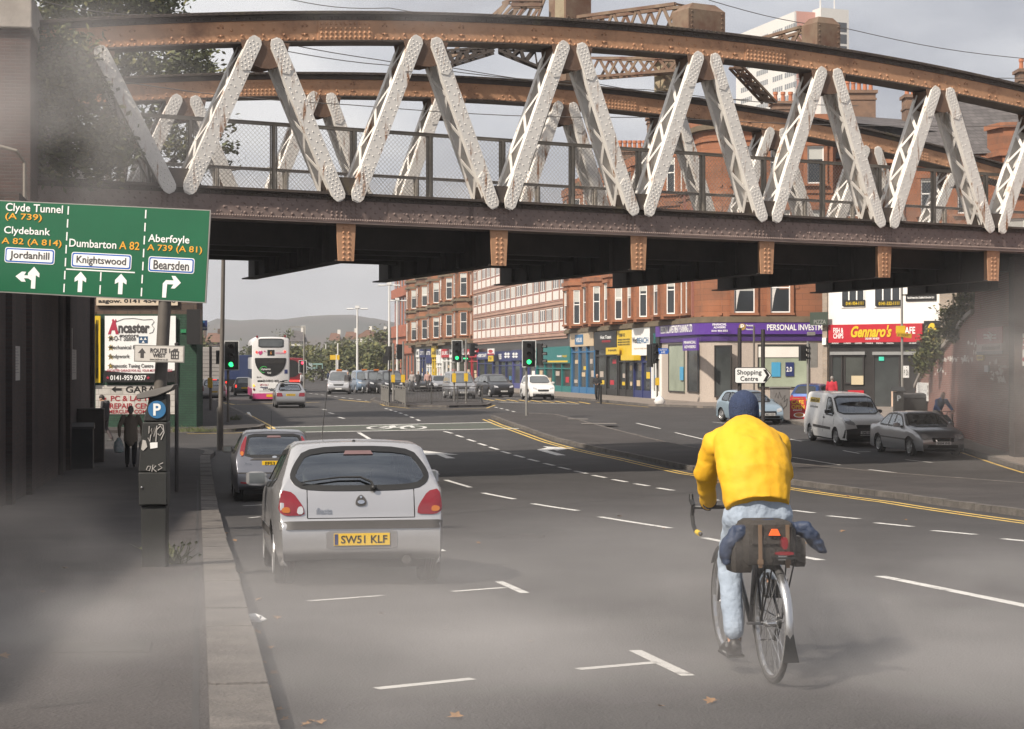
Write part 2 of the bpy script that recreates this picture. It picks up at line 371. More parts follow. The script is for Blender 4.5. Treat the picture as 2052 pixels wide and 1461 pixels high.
for l in ([(1404, 998), (1440, 1003)], [(1590, 1023), (1630, 1028)], [(1660, 1034), (1721, 1040)], [(1755, 1048), (1828, 1055.5)], [(1870, 1063.5), (1955, 1071.5)], [(2010, 1080), (2100, 1089)],
          [(890, 864.5), (906, 868.5)], [(914, 872), (928, 876.5)], [(937, 880.5), (952, 885)], [(959, 888.5), (974, 893)], [(981, 896), (998, 901)], [(1005, 904.5), (1022, 909)], [(1031, 912), (1050, 917)], [(1059, 920), (1079, 925)], [(1090, 928.5), (1110, 933)], [(1120, 936), (1142, 941)],
          [(1152, 944), (1176, 949)], [(1188, 952.5), (1214, 957.5)], [(1228, 961), (1256, 966)], [(1272, 969.5), (1300, 974)], [(1318, 978), (1349, 983)]): pstrip(wl, l, .14)
for l in ([(540, 856.5), (985, 846.5)], [(612, 866), (1040, 859)]): pstrip(wl, l, .25)
pstrip(wl, [(719, 867), (744, 882)], .16)
for l in ([(618, 1205), (768, 1194)], [(907, 1186), (1012, 1178)], [(754, 1381), (948, 1361)], [(1158, 1342), (1318, 1328)], [(487, 1014), (527, 1012)], [(500, 1038), (521, 1036)]): pstrip(wl, l, .085)
for l in ([(1000, 1166), (1052, 1189)], [(1272, 1304), (1379, 1355)], [(880, 1101), (888, 1105)]): pstrip(wl, l, .085)
for l in ([(1275, 848), (1323, 859)], [(1353, 867), (1420, 883)], [(1588, 916.5), (1684, 932)], [(1741, 941), (1866, 955.5)], [(1942, 963.5), (2070, 975)]): pstrip(wl, l, .11)
for l in ([(1428, 846), (1452, 848)], [(1583, 880), (1606, 884.5)], [(1600, 883), (1625, 882)], [(1690, 903), (1722, 909)], [(1715, 906), (1745, 905)], [(1815, 921.5), (1868, 927)]): pstrip(wl, l, .1)
for l in ([(646, 820), (654, 821.5)], [(659, 827), (669, 829.5)], [(678, 836), (690, 839)], [(497, 826), (503, 836)]): pstrip(wl, l, .14)
dashes(wl, [(772, 818.5), (845, 845.5)], .14, 1.3, 1.6)
dashes(wl, [(620, 788), (735, 803)], .14, 2, 2); dashes(wl, [(992, 816), (1056, 832)], .14, 1.3, 1.6)
pstrip(wl, [(1000, 806), (1160, 810)], .3); dashes(wl, [(975, 803), (1030, 805)], .12, 4, 3); dashes(wl, [(1010, 797), (1110, 800)], .2, 3, 3)
# lane arrows
def glyph(mb, c, fwd, pts, h=.004):
 f = V((fwd.x, fwd.y, 0)).normalized(); r_ = V((f.y, -f.x, 0)); bm = bmesh.new()
 bm.faces.new([bm.verts.new((c.x + r_.x * x + f.x * y, c.y + r_.y * x + f.y * y, 0)) for x, y in pts])
 for yy in BP:
  if c.y - 8 < yy < c.y + 8: bmesh.ops.bisect_plane(bm, geom=bm.verts[:] + bm.edges[:] + bm.faces[:], plane_co=(0, yy, 0), plane_no=(0, 1, 0))
 bmesh.ops.triangulate(bm, faces=bm.faces); bm.verts.index_update()
 for fc_ in bm.faces:
  if fc_.normal.z < 0: fc_.normal_flip()
 mb.add([(v.co.x, v.co.y, prof(v.co.y) + h) for v in bm.verts], [tuple(v.index for v in fc_.verts) for fc_ in bm.faces]); bm.free()
glyph(wl, G(898, 917), RD, [(-.13, -.5), (.17, -.5), (.12, 1.9), (.6, 1.75), (-.25, 4.6), (-.62, 1.75), (-.12, 1.9)])
glyph(wl, G(1118, 911), RD, [(-.15, -.5), (.17, -.5), (.15, 2.6), (.45, 3.0), (.45, 2.4), (1.3, 3.7), (.45, 5.0), (.45, 4.2), (-.15, 3.0)])
# cycle symbol in the advance stop box: two wheels and a frame
cc = G(795, 857); ux = V((.99, -.03, 0)); uy = V((.03, .99, 0))
def sy(x, y): return cc + ux * x + uy * y
for cxx in (-.72, .72):
 for k in range(16):
  a, b = 2 * math.pi * k / 16, 2 * math.pi * (k + 1) / 16
  strip(wl, sy(cxx + .5 * math.cos(a), 1.15 * math.sin(a)), sy(cxx + .5 * math.cos(b), 1.15 * math.sin(b)), .17)
for a, b in (((-.72, 0), (-.3, 1.5)), ((-.3, 1.5), (.45, 1.5)), ((.45, 1.5), (-.05, 0)), ((-.05, 0), (-.35, 1.6)), ((-.72, 0), (-.05, 0)), ((.45, 1.5), (.72, 0)), ((.42, 2.0), (.75, 2.0)), ((-.5, 1.9), (-.15, 1.9))): strip(wl, sy(*a), sy(*b), .17, .0045)
wl.build('white_road_marking', m_wline, road)
yl = MB()
ylp = [(984, 840.5), (1010, 851), (1100, 883), (1250, 918), (1390, 949), (1590, 977), (1800, 1006), (2052, 1043)]
pq = P2(ylp); pq.append(pq[-1] + (pq[-1] - pq[-2]))
for off in (.12, .38):
 q = []
 for i, p in enumerate(pq):
  d = (pq[min(i + 1, len(pq) - 1)] - pq[max(i - 1, 0)]); d.z = 0; d.normalize(); q.append(p - V((-d.y, d.x, 0)) * off)
 for a, b in zip(q, q[1:]): strip(yl, a, b, .1)
pstrip(yl, [(1104, 836), (1242, 869)], .1); pstrip(yl, [(1242, 869), (1330, 890)], .06)
pstrip(yl, [(1890, 903), (1930, 908), (2052, 948)], .1)
for o_ in (0, 9): pstrip(yl, [(467 + o_, 823), (484 + o_, 829), (508 + o_, 841), (530 + o_ * 1.2, 853), (541 + o_, 859), (528 + o_, 863.5 + o_ * .16)], .12)
pstrip(yl, [(528, 864.5), (470, 868), (375, 869.5)], .12)
pstrip(yl, [(745, 803), (770, 813), (820, 818.5), (900, 820), (975, 818), (992, 812)], .1)
pstrip(yl, [(680, 801), (742, 806)], .25); pstrip(yl, [(470, 811), (640, 806)], .2); pstrip(yl, [(440, 806), (470, 811)], .2)
for i in range(9): pstrip(yl, [(968 + i * 24, 799 + i * .8), (990 + i * 24, 803 + i * .8)], .18)
pstrip(yl, [(1195, 806.5), (1300, 816)], .12)
yl.build('yellow_road_marking', m_yline, road)
g_ = P2([(540, 857), (985, 847), (1040, 858.5), (612, 865.5)])
gpoly('cycle_box_surfacing', [(p.x, p.y) for p in g_], .0022, m_green, road)
# patched trench line and manhole in the carriageway
m_patch = mk('tar patch', (.034, .032, .031), rough=.8, var=.2, scale=2)
pm = MB(); pstrip(pm, [(780, 1040), (1100, 1012), (1400, 985)], .22, .002); pstrip(pm, [(1010, 1078), (1060, 1066), (1100, 1060)], .5, .002); pstrip(pm, [(860, 948), (1010, 941), (1200, 925)], .5, .002)
pm.build('tar_patch', m_patch, road)
mh = MB(); c = G(1050, 1075); mh.lathe([(.3, 0), (.3, .006), (.27, .006), (.27, .004), (.01, .004)], (c.x, c.y, c.z + .003), n=20)
mh.build('manhole_cover', mk('cast iron', (.05, .045, .042), rough=.6, metal=.4), road)
for px, py, nm in ((1158, 840, 0), (1200, 849, 1)):
 b_ = MB(); c = G(px, py, H); b_.box(-.45 - nm * .3, .45 + nm * .3, -.5, .5, .003, .012); b_.box(-.38 - nm * .3, .38 + nm * .3, -.43, .43, .012, .015)
 o = b_.build('utility_cover', mk('steel cover', (.17, .155, .14), rough=.7), median); o.location = c
ck = MB(); rnd = random.Random(12)
for x, y, n, sx_, sy_ in ((1120, 1330, 9, -26, -14), (620, 1300, 8, 10, -18), (1700, 1250, 9, -34, -9), (1000, 1130, 8, 30, -5), (1500, 1040, 7, -20, -6), (1280, 1180, 8, 26, 9)):
 p = [(x, y)]
 for k in range(n): p.append((p[-1][0] + sx_ * rnd.uniform(.3, 1.4), p[-1][1] + sy_ * rnd.uniform(.0, 1.7)))
 pstrip(ck, p, .012, .0015)
ck.build('surface_crack', m_patch, road)
pk = MB(); hh = H + .002
def pst(l, wd, h):
 p = P2(l, H)
 for a, b in zip(p, p[1:]): strip(pk, a, b, wd, h)
for a, b in zip([kleft(y) + V((-.37, 0, 0)) for y in range(4, 44, 2)], [kleft(y) + V((-.37, 0, 0)) for y in range(6, 46, 2)]): strip(pk, a, b, .035, hh)
pst([(250, 1260), (262, 1225), (268, 1190), (290, 1150)], .018, hh); pst([(0, 1290), (120, 1262), (330, 1240), (415, 1236)], .02, hh); pst([(345, 985), (432, 978)], .06, hh); pst([(60, 1420), (200, 1405)], .02, hh)
pst([(150, 1150), (250, 1148)], .5, hh - .0005); pst([(290, 1012), (330, 1010)], .6, hh - .0005)
pk.build('pavement_repair', m_patch, left_pavement)
cvx = MB(); cvx.box(-.3, .3, -.22, .22, .002, .008); cvx.box(-.26, .26, -.18, .18, .008, .011); o = cvx.build('utility_cover', mk('worn cover', (.045, .041, .038), rough=.9), left_pavement); o.location = G(200, 1300, H); o.rotation_euler = (0, 0, .17)
# hills
m_hill = mk('moorland', (.045, .05, .045), rough=1, var=.55, scale=.009, col2=(.075, .06, .052), thr=.5, soft=.12, detail=9)
hb = MB(); sil = [(-2500, 650), (200, 700), (380, 655), (430, 638), (480, 640), (560, 635), (620, 628), (680, 626), (720, 628), (760, 636), (805, 645), (850, 655), (950, 670), (1200, 700), (2600, 690), (4500, 640)]
ny = 14
for j in range(ny + 1):
 t = j / ny; d = 900 + 900 * t; k = math.sin(min(1, t / .8) * math.pi / 2) ** 1.15
 for i in range(141):
  px = -1500 + i * 45; hz = 0
  for (a, ya), (b, yb) in zip(sil, sil[1:]):
   if a <= px <= b: u_ = (px - a) / (b - a); u_ = u_ * u_ * (3 - 2 * u_); hz = (CY - (ya + (yb - ya) * u_)) / F * 1600
  rnd = math.sin(px * .013 + j) * 1.6 + math.sin(px * .041 + j * 2.3) * .9
  hb.v.append(((px - CX) / F * d, d, -1 + (hz + rnd * (.35 if t > .7 else 1) * math.sin(t * 3.1)) * k))
for j in range(ny):
 for i in range(140): a = j * 141 + i; hb.f.append((a, a + 1, a + 142, a + 141)); hb.m.append(0)
tag(hb.build('hills', m_hill, smooth=True, angle=180), kind='structure')
# ================================================================== the railway bridge
m_rust = mk('rust brown bridge paint', (.5, .275, .155), rough=.68, var=.22, scale=1.3, bump=.25, bscale=70, col2=(.23, .11, .06), thr=.62, soft=.1, detail=8)
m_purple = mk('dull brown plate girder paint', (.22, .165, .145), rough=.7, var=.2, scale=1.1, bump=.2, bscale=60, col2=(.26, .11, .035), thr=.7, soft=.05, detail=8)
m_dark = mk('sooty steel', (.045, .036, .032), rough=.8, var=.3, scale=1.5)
m_flange = mk('weathered dark flange', (.075, .058, .048), rough=.75, var=.3, scale=2, col2=(.12, .1, .04), thr=.66)
m_white = mk('chipped white bridge paint', (.74, .71, .66), rough=.62, var=.1, scale=1.5, bump=.15, bscale=50, col2=(.27, .13, .06), thr=.6, soft=.04, detail=11, stretch=(5, 5, .7))
m_lace = mk('white lattice paint', (.62, .59, .55), rough=.65, var=.1, scale=2, col2=(.3, .2, .12), thr=.68, soft=.05)
m_fence = mk('galvanised fence steel', (.28, .25, .21), rough=.65, metal=0, var=.2, scale=3)
m_fmesh = mk('fence wire', (.4, .36, .32), rough=.6, metal=0, var=0)
PL = 4.287; BE = V((.8719, .4897, 0)); BROT = math.atan2(BE.y, BE.x)
br = thing('railway_bridge', 'arched brown and white riveted steel railway bridge crossing over the whole road', 'bridge', (-7.83, 42, 0), BROT)
ZC0, ZC1 = 5.22, 5.93
def ztop(i): return 1.75 + 9.12 - .078 * (i - 3.55) ** 2
I0, I1 = -1.35, 8.6
RVT = .038
def truss(v0, sh, near):
 """one arched truss, its front plane at depth v0, slid sh along the bridge"""
 rv = 1. if near else .85
 # --- arched top chord
 mb = MB(); n = 62; rings = {k: [] for k in 'wtab'}
 for k in range(n + 1):
  i = I0 + (I1 - I0) * k / n; u = PL * i + sh; z = ztop(i); b = z - .66
  rings['w'].append([(u, v0, b), (u, v0, z - .02), (u, v0 + .5, z - .02), (u, v0 + .5, b)])
  rings['t'].append([(u, v0 - .14, z - .02), (u, v0 - .14, z + .05), (u, v0 + .64, z + .05), (u, v0 + .64, z - .02)])
  rings['a'].append([(u, v0 - .03, z - .16), (u, v0 - .03, z - .021), (u, v0 - .002, z - .021), (u, v0 - .002, z - .16)])
  rings['b'].append([(u, v0 - .12, b - .04), (u, v0 - .12, b - .001), (u, v0 + .62, b - .001), (u, v0 + .62, b - .04)])
 mb.loft(rings['w'], 0); mb.loft(rings['t'], 1); mb.loft(rings['a'], 1); mb.loft(rings['b'], 1)
 fr = (0, -1, 0)
 t = I0
 while t < I1 and True:
  u = PL * t + sh; z = ztop(t); b = z - .66
  mb.rivet((u, v0 - .001, b + .05), fr, RVT * .9, 0)
  mb.rivet((u, v0 - .14, z + .03), (0, -.3, 1), RVT * .8, 1)
  if near: mb.rivet((u, v0 - .03, z - .1), fr, RVT * .7, 1)
  t += .165 / PL if near else .2 / PL
 k = math.ceil(I0 * 2)
 while k / 2 < I1:
  c = k / 2
  if k % 2:                                       # panel point: a field of staggered rivets
   for a in range(-4, 5):
    for r_ in range(3):
     if (a + r_) % 2 == 0:
      i = c + a * .075 / 1.2; mb.rivet((PL * i + sh, v0, ztop(i) - .5 + r_ * .13), fr, RVT * rv)
  else:                                           # paired rivets between; every third one a riveted splice
   if k % 6 == 2:
    rr = []
    for q in (-.17, .17): rr.append([(PL * (c + q) + sh, v0 - .022, ztop(c + q) - .645), (PL * (c + q) + sh, v0 - .022, ztop(c + q) - .17), (PL * (c + q) + sh, v0 + .001, ztop(c + q) - .17), (PL * (c + q) + sh, v0 + .001, ztop(c + q) - .645)])
    mb.loft(rr, 0)
    for a in range(-5, 6):
     for r_ in range(4):
      i = c + a * .03; mb.rivet((PL * i + sh, v0 - .022, ztop(i) - .58 + r_ * .11), fr, RVT * rv)
   else:
    for a in (-.03, .03):
     for zz in (-.5, -.3): mb.rivet((PL * (c + a) + sh, v0, ztop(c + a) + zz), fr, RVT * rv)
  for q in (-.25, .25):
   for a in (-.013, .013):
    for zz in (-.5, -.3): mb.rivet((PL * (c + q / 1. + a) + sh, v0, ztop(c + q + a) + zz), fr, RVT * .8 * rv)
  k += 1
 mb.build('top_chord', [m_rust, m_flange], br)
 # --- bottom chord
 mb = MB(); u0, u1 = PL * I0 + sh, PL * I1 + sh
 mb.box(u0, u1, v0, v0 + .5, ZC0 + .03, ZC1 - .03, 0); mb.box(u0, u1, v0 - .14, v0 + .64, ZC1 - .031, ZC1 + .03, 1); mb.box(u0, u1, v0 - .028, v0 + .01, ZC1 - .15, ZC1 - .032, 1)
 mb.box(u0, u1, v0 - .12, v0 + .62, ZC0 - .02, ZC0 + .031, 0)
 if near:
  k = 0; u = u0 + .1
  while u < u1:
   c = (u - sh) / PL; node = abs(c - round(c)) < .09
   for r_ in range(4 if not node else 5):
    if (k + r_) % 2 == 0 or node: mb.rivet((u, v0, ZC0 + .17 + r_ * (.115 if not node else .09)), fr, RVT, 0)
   mb.rivet((u, v0 - .12, ZC0 + .07), (0, -1, .3), RVT * .85, 0); mb.rivet((u + .065, v0 - .12, ZC0 + .07), (0, -1, .3), RVT * .85, 0)
   mb.rivet((u, v0 - .028, ZC1 - .09), fr, RVT * .7, 1)
   u += .13; k += 1
  for c, hw in ((.35, .26), (1.55, .28), (1.9, .1), (4.6, .25), (5.9, .28), (3.1, .12)):
   mb.box(PL * (c - hw) + sh, PL * (c + hw) + sh, v0 - .016, v0 + .001, ZC0 + .1, ZC1 - .16, 0)
   for a in range(int(-hw * 24), int(hw * 24) + 1):
    for r_ in range(4):
     if (a + r_) % 2: mb.rivet((PL * (c + a / 25) + sh, v0 - .016, ZC0 + .16 + r_ * .115), fr, RVT, 0)
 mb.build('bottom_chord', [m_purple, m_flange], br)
 # --- diagonals and gussets
 for i in range(-1, 9):
  for s_ in (-1, 1):
   top_i = i + s_ * .5
   if i < 0 or top_i > I1 - .2: continue
   A = V((PL * i + s_ * .24 + sh, v0, ZC1 - .07)); B = V((PL * top_i - s_ * .27 + sh, v0, ztop(top_i) - .7))
   d = (B - A).normalized(); L_ = (B - A).length; q = V((d.z, 0, -d.x)); wd = .185
   mb = MB()
   def pt(t_, x, v): p = A + d * t_ + q * x; return (p.x, v0 + v, p.z)
   ol = [(-.13, -wd * .4), (.07, -wd), (L_ - .07, -wd), (L_ + .13, -wd * .4), (L_ + .13, wd * .4), (L_ - .07, wd), (.07, wd), (-.13, wd * .4)]
   for va, vb in ((-.175, -.145), (.5, .53)):
    n_ = len(ol); mb.add([pt(t_, x, va) for t_, x in ol] + [pt(t_, x, vb) for t_, x in ol], [tuple(range(n_))[::-1], tuple(range(n_, 2 * n_))] + [(k, (k + 1) % n_, n_ + (k + 1) % n_, n_ + k) for k in range(n_)], 0)
   for t0, t1 in ((-.1, .2 * L_), (.8 * L_, L_ + .1)):                      # reinforcing plates at the ends
    e_ = .1; o2 = [(t0, -wd * .6), (t0 + e_, -wd * .93), (t1 - e_, -wd * .93), (t1, 0), (t1 - e_, wd * .93), (t0 + e_, wd * .93), (t0, wd * .6)] if t0 < 0 else [(t0, 0), (t0 + e_, -wd * .93), (t1 - e_, -wd * .93), (t1, -wd * .6), (t1, wd * .6), (t1 - e_, wd * .93), (t0 + e_, wd * .93)]
    n_ = len(o2); mb.add([pt(t_, x, -.193) for t_, x in o2] + [pt(t_, x, -.174) for t_, x in o2], [tuple(range(n_))[::-1]] + [(k, (k + 1) % n_, n_ + (k + 1) % n_, n_ + k) for k in range(n_)], 0)
   for x in (-wd + .012, wd - .012):                                         # edge angles
    for va, vb in ((-.146, -.03), (.39, .501)):
     a, b = A + d * .1 + q * x, A + d * (L_ - .1) + q * x
     mb.bar((a.x, v0 + (va + vb) / 2, a.z), (b.x, v0 + (va + vb) / 2, b.z), .022, vb - va, 0, up=(0, 1, 0))
   if near or i > 0:
    nl = 7; lac = (i + s_) % 3 != 0 or True
    for x in (-wd + .012, wd - .012):
     for k in range(nl):
      t0, t1 = .25 + (L_ - .5) * k / nl, .25 + (L_ - .5) * (k + 1) / nl
      va, vb = (-.05, .41) if k % 2 else (.41, -.05)
      a, b = A + d * t0 + q * x, A + d * t1 + q * x
      mb.bar((a.x, v0 + va, a.z), (b.x, v0 + vb, b.z), .012, .1, 1, up=tuple(d))
   t_ = 0; k = 0
   while t_ < L_ + .02:
    den = t_ < .18 * L_ or t_ > .82 * L_
    xs = ((-.105, 0, .105) if k % 2 else (-.06, .06)) if den else ((-.125, .125) if k % 2 else (0,))
    if not den and k % 2 == 0: xs = (-.125 + .25 * ((k // 2) % 2),) + (0,)
    for x in xs:
     p = pt(t_, x, -.193 if (t_ < .19 * L_ or t_ > .81 * L_) else -.175); mb.rivet(p, fr, .022, 0, .6)
    t_ += .085 if den else .13; k += 1
   mb.build('diagonal', [m_white, m_lace], br)
 for i in range(-1, 9):
  mb = MB()
  mb.prism([(PL * i + sh - .55, ZC1 + .03), (PL * i + sh - .4, ZC1 + .4), (PL * i + sh + .4, ZC1 + .4), (PL * i + sh + .55, ZC1 + .03)], v0 - .14, v0 - .11, 0)
  mb.prism([(PL * i + sh - .55, ZC1 + .03), (PL * i + sh - .4, ZC1 + .4), (PL * i + sh + .4, ZC1 + .4), (PL * i + sh + .55, ZC1 + .03)], v0 + .44, v0 + .47, 0)
  mb.build('gusset_plate', m_flange, br)
  ti = i + .5
  if ti > I1 - .2: continue
  z = ztop(ti) - .7; mb = MB(); c = PL * ti + sh
  for va in (-.14, .45): mb.prism([(c - .62, z + .03), (c - .5, z - .5), (c - .12, z - .62), (c + .12, z - .62), (c + .5, z - .5), (c + .62, z + .03)], v0 + va, v0 + va + .03, 0)
  mb.box(c - .3, c + .3, v0 - .1, v0 + .44, z - .55, z - .5, 0); mb.box(c - .5, c - .46, v0 - .1, v0 + .44, z - .5, z, 0); mb.box(c + .46, c + .5, v0 - .1, v0 + .44, z - .5, z, 0)
  mb.build('gusset_plate', mk('brown gusset paint', (.15, .09, .06), rough=.75, var=.25, scale=2), br)
FV, FSH = 9.8, 1.4
truss(0, 0, True); truss(FV, FSH, False)
# deck, cross girders with tapered end brackets, stringers
mb = MB(); mb.add([(PL * I0, .5, 5.36), (PL * I1, .5, 5.36), (PL * I1 + FSH, FV, 5.36), (PL * I0 + FSH, FV, 5.36), (PL * I0, .5, 5.62), (PL * I1, .5, 5.62), (PL * I1 + FSH, FV, 5.62), (PL * I0 + FSH, FV, 5.62)],
                   [(3, 2, 1, 0), (4, 5, 6, 7), (0, 1, 5, 4), (1, 2, 6, 5), (2, 3, 7, 6), (3, 0, 4, 7)])
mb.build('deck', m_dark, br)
for i in range(-1, 9):
 u = PL * i; mb = MB()
 mb.bar((u, .25, 4.83), (u + FSH, FV + .3, 4.83), .1, 1.04, 0); mb.bar((u, .1, 4.31), (u + FSH, FV + .4, 4.31), .42, .04, 0); mb.bar((u, .25, 5.33), (u + FSH, FV + .3, 5.33), .4, .04, 0)
 for k in range(1, 8):
  t_ = k / 8; mb.box(u + FSH * t_ - .17, u + FSH * t_ + .17, .25 + FV * t_ - .02, .25 + FV * t_ + .02, 4.33, 5.31, 0)
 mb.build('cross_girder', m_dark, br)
 mb = MB(); mb.prism([(u - .26, ZC0 - .02), (u + .26, ZC0 - .02), (u + .21, 4.29), (u - .21, 4.29)], -.05, -.02, 0)
 mb.box(u - .05, u + .05, -.02, .3, 4.33, ZC0 - .02, 0)
 for k in range(7):
  for x in (-.07, .07): mb.rivet((u + x, -.05, 4.36 + k * .125), (0, -1, 0), .036)
 mb.build('girder_bracket', m_rust, br)
for v in (2.4, 4.4, 6.4, 8.4):
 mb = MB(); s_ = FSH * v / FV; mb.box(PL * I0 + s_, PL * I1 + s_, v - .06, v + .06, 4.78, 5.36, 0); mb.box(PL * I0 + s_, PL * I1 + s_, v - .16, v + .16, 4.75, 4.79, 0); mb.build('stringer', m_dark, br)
# diamond mesh fences along both sides of the track
def mesh_fence(v, u0, u1, z0, z1, label):
 fo = thing('mesh_fence', label, 'fence', tuple(br.matrix_basis @ V((u0, v, z0))), BROT)
 L_ = u1 - u0; Hh = z1 - z0
 f_ = MB(); f_.box(0, L_, -.05, .05, Hh - .04, Hh + .03, 0); f_.box(0, L_, -.03, .03, .02, .08, 0); f_.box(0, L_, -.075, .075, Hh + .03, Hh + .045); f_.build('rail', m_fence, fo)
 n = int(L_ / (PL / 2))
 for k in range(n + 1):
  x = k * PL / 2; p = MB(); p.box(x - .035, x + .035, -.06, .06, 0, Hh - .041); p.box(x - .09, x - .075, -.025, .025, .081, Hh - .041); p.box(x + .075, x + .09, -.025, .025, .081, Hh - .041); p.build('post', m_fence, fo)
 w_ = MB(); pitch = .115; zt_ = Hh - .05
 for sg in (1, -1):
  t = -zt_
  while t < L_:
   a, b = t, t + zt_; za, zb = 0, zt_
   if a < 0: za = -a; a = 0
   if b > L_: zb = zt_ - (b - L_); b = L_
   if sg < 0: za, zb = zt_ - za, zt_ - zb
   if b - a > .02: w_.bar((a, sg * .004, za), (b, sg * .004, zb), .006, .006)
   t += pitch
 w_.build('wire_mesh', m_fmesh, fo)
mesh_fence(.95, PL * I0, PL * I1, 5.96, 7.66, 'diamond wire mesh fence along the near side of the rail bridge deck')
mesh_fence(FV - .9, PL * I0 + FSH, PL * I1, 5.96, 7.45, 'diamond wire mesh fence along the far side of the rail bridge deck')
# ---- overhead line portals: lattice booms with box ended posts
m_gan = mk('khaki gantry paint', (.2, .145, .1), rough=.75, var=.25, scale=1.5, col2=(.12, .055, .035), thr=.52, soft=.12)
m_ganc = mk('flaking cream gantry paint', (.36, .3, .2), rough=.75, var=.2, scale=2, col2=(.17, .1, .065), thr=.56, soft=.08)
def lattice(mb, a0, b0, a1, b1, wd, n, ch=.09):
 """lattice boom: top line a0-b0, bottom line a1-b1, built as two parallel trusses wd apart"""
 side = (b0 - a0).cross(V((0, 0, 1))).normalized() * wd / 2
 for s_ in (-1, 1):
  o = side * s_; mb.bar(a0 + o, b0 + o, ch, ch); mb.bar(a1 + o, b1 + o, ch, ch)
  for k in range(n):
   t0, t1 = k / n, (k + 1) / n; p, q = (a0.lerp(b0, t0), a1.lerp(b1, t1)) if k % 2 else (a1.lerp(b1, t0), a0.lerp(b0, t1))
   mb.bar(p + o, q + o, .03, .1)
 for k in range(0, n + 1, 2):
  mb.bar(a0.lerp(b0, k / n) + side, a0.lerp(b0, k / n) - side, .06, .04); mb.bar(a1.lerp(b1, k / n) + side, a1.lerp(b1, k / n) - side, .06, .04)
def boxpost(mb, p, w_, d_, z0, z1, mi=0, cut=.2, ax=BROT):
 c, s_ = math.cos(ax), math.sin(ax)
 def q(x, y, z): return (p.x + x * c - y * s_, p.y + x * s_ + y * c, z)
 sec = [(-w_, -d_), (w_, -d_), (w_, d_), (-w_, d_)]
 mb.loft([[q(x, y, z0) for x, y in sec], [q(x, y, z1 - cut) for x, y in sec], [q(x * .62, y * .62, z1) for x, y in sec]], mi)
 for k in range(5):
  for x in (-w_ * .82, w_ * .82): mb.rivet(q(x, -d_, z0 + (z1 - cut - z0) * (k + .5) / 5), (s_, -c, 0), .03, mi)
def gantry(label, parts, root):
 g = thing('overhead_line_gantry', label, 'gantry', root); inv = -V(root)
 for nm, mb, mats in parts: mb.v = [tuple(V(p) + inv) for p in mb.v]; mb.build(nm, mats, g)
 return g
pA = V((*W(1400, 40, 50.2).xy, 0)); pB = V((*W(1142, 40, 54).xy, 0))
b1 = MB(); boxpost(b1, pA, .62, .4, ztop(3.5) + .05, 11.78)
b2 = MB(); boxpost(b2, pB, .44, .5, 10.2, 14.2, 0); b2.box(pB.x - .46, pB.x - .1, pB.y - .56, pB.y - .505, 11.0, 14.0, 1)
b3 = MB(); lattice(b3, W(1170, 36, 53.6), W(1366, 10, 50.4), W(1170, 96, 53.6), W(1366, 72, 50.4), .5, 8)
b4 = MB(); lattice(b4, W(1022, 8, 57), W(1118, -34, 54.4), W(905, 120, 58), W(1118, 40, 54.4), .5, 7); lattice(b4, W(1085, 12, 54), W(1025, 12, 54), W(1085, 2, 54), W(1025, 2, 54), .3, 3)
b5 = MB()
for (x0, y0), (x1, y1), (x2, y2), (x3, y3) in (((1000, 98), (1100, 100), (1000, 104), (1090, 140)), ((880, 105), (990, 97), (880, 138), (990, 104))): lattice(b5, W(x0, y0, 56), W(x1, y1, 56), W(x2, y2, 56), W(x3, y3, 56), .5, 7, .07)
gantry('rusty lattice overhead line gantry with tall post and chamfered box standing over the arch', [('box_post', b1, [m_gan]), ('post', b2, [m_gan, m_ganc]), ('lattice_boom', b3, [m_gan]), ('lattice_arm', b4, [m_gan]), ('knee_brace', b5, [m_dark])], (pA.x, pA.y, 10.8))
pC = V((*W(1645, 60, 52.2).xy, 0)); pD = V((*W(1336, 170, 60.2).xy, 0))
b1 = MB(); boxpost(b1, pC, .42, .36, ztop(4.5) + .05, 11.8)
b2 = MB(); boxpost(b2, pD, .3, .3, ztop(3.5) + .02, 12.0, 0, .02)
hole = MB(); c_ = pC + V((-.0, -.4, 11.25))
b3 = MB(); lattice(b3, W(1528, 82, 54.4), W(1618, 56, 52.6), W(1528, 104, 54.4), W(1618, 92, 52.6), .5, 5); b3b = MB(); lattice(b3b, W(1192, 118, 62), W(1372, 118, 58.6), W(1192, 156, 62), W(1372, 142, 58.6), .5, 9)
b5 = MB(); lattice(b5, W(1478, 128, 59), W(1552, 206, 60), W(1466, 136, 59), W(1532, 206, 60), .2, 9, .07)
gantry('smaller rusty overhead line gantry box and lattice in front of the tower block', [('box_post', b1, [m_gan]), ('cream_post', b2, [m_ganc]), ('lattice_boom', b3, [m_gan]), ('lattice_boom', b3b, [m_gan]), ('knee_brace', b5, [m_gan])], (pC.x, pC.y, 10.8))
# overhead wires
m_wire = mk('wire', (.12, .11, .1), rough=.5, var=0)
def wire(lab, pts, r=.012):
 mb = MB(); P = []
 for (x0, y0, d0), (x1, y1, d1) in zip(pts, pts[1:]):
  a, b = W(x0, y0, d0), W(x1, y1, d1)
  for k in range(9): P.append(a.lerp(b, k / 8) - V((0, 0, .12 * math.sin(math.pi * k / 8))))
 c = P[0].copy(); mb.tube([p - c for p in P], r, 4); o = mb.build('overhead_wire', m_wire); o.location = c; return tag(o, lab, 'cable', 'overhead line wires above the tracks')
wire('thin overhead wire crossing the sky from the top edge down to the right', [(1420, 0, 50), (1700, 58, 54), (2060, 118, 58)])
wire('thin overhead wire running just above the right end of the arch', [(1660, 92, 53), (1880, 138, 57), (2060, 156, 60)])
wire('thin overhead wire passing behind the white diagonals below the arch', [(560, 100, 46), (900, 135, 50), (1300, 180, 55), (1720, 212, 60)])
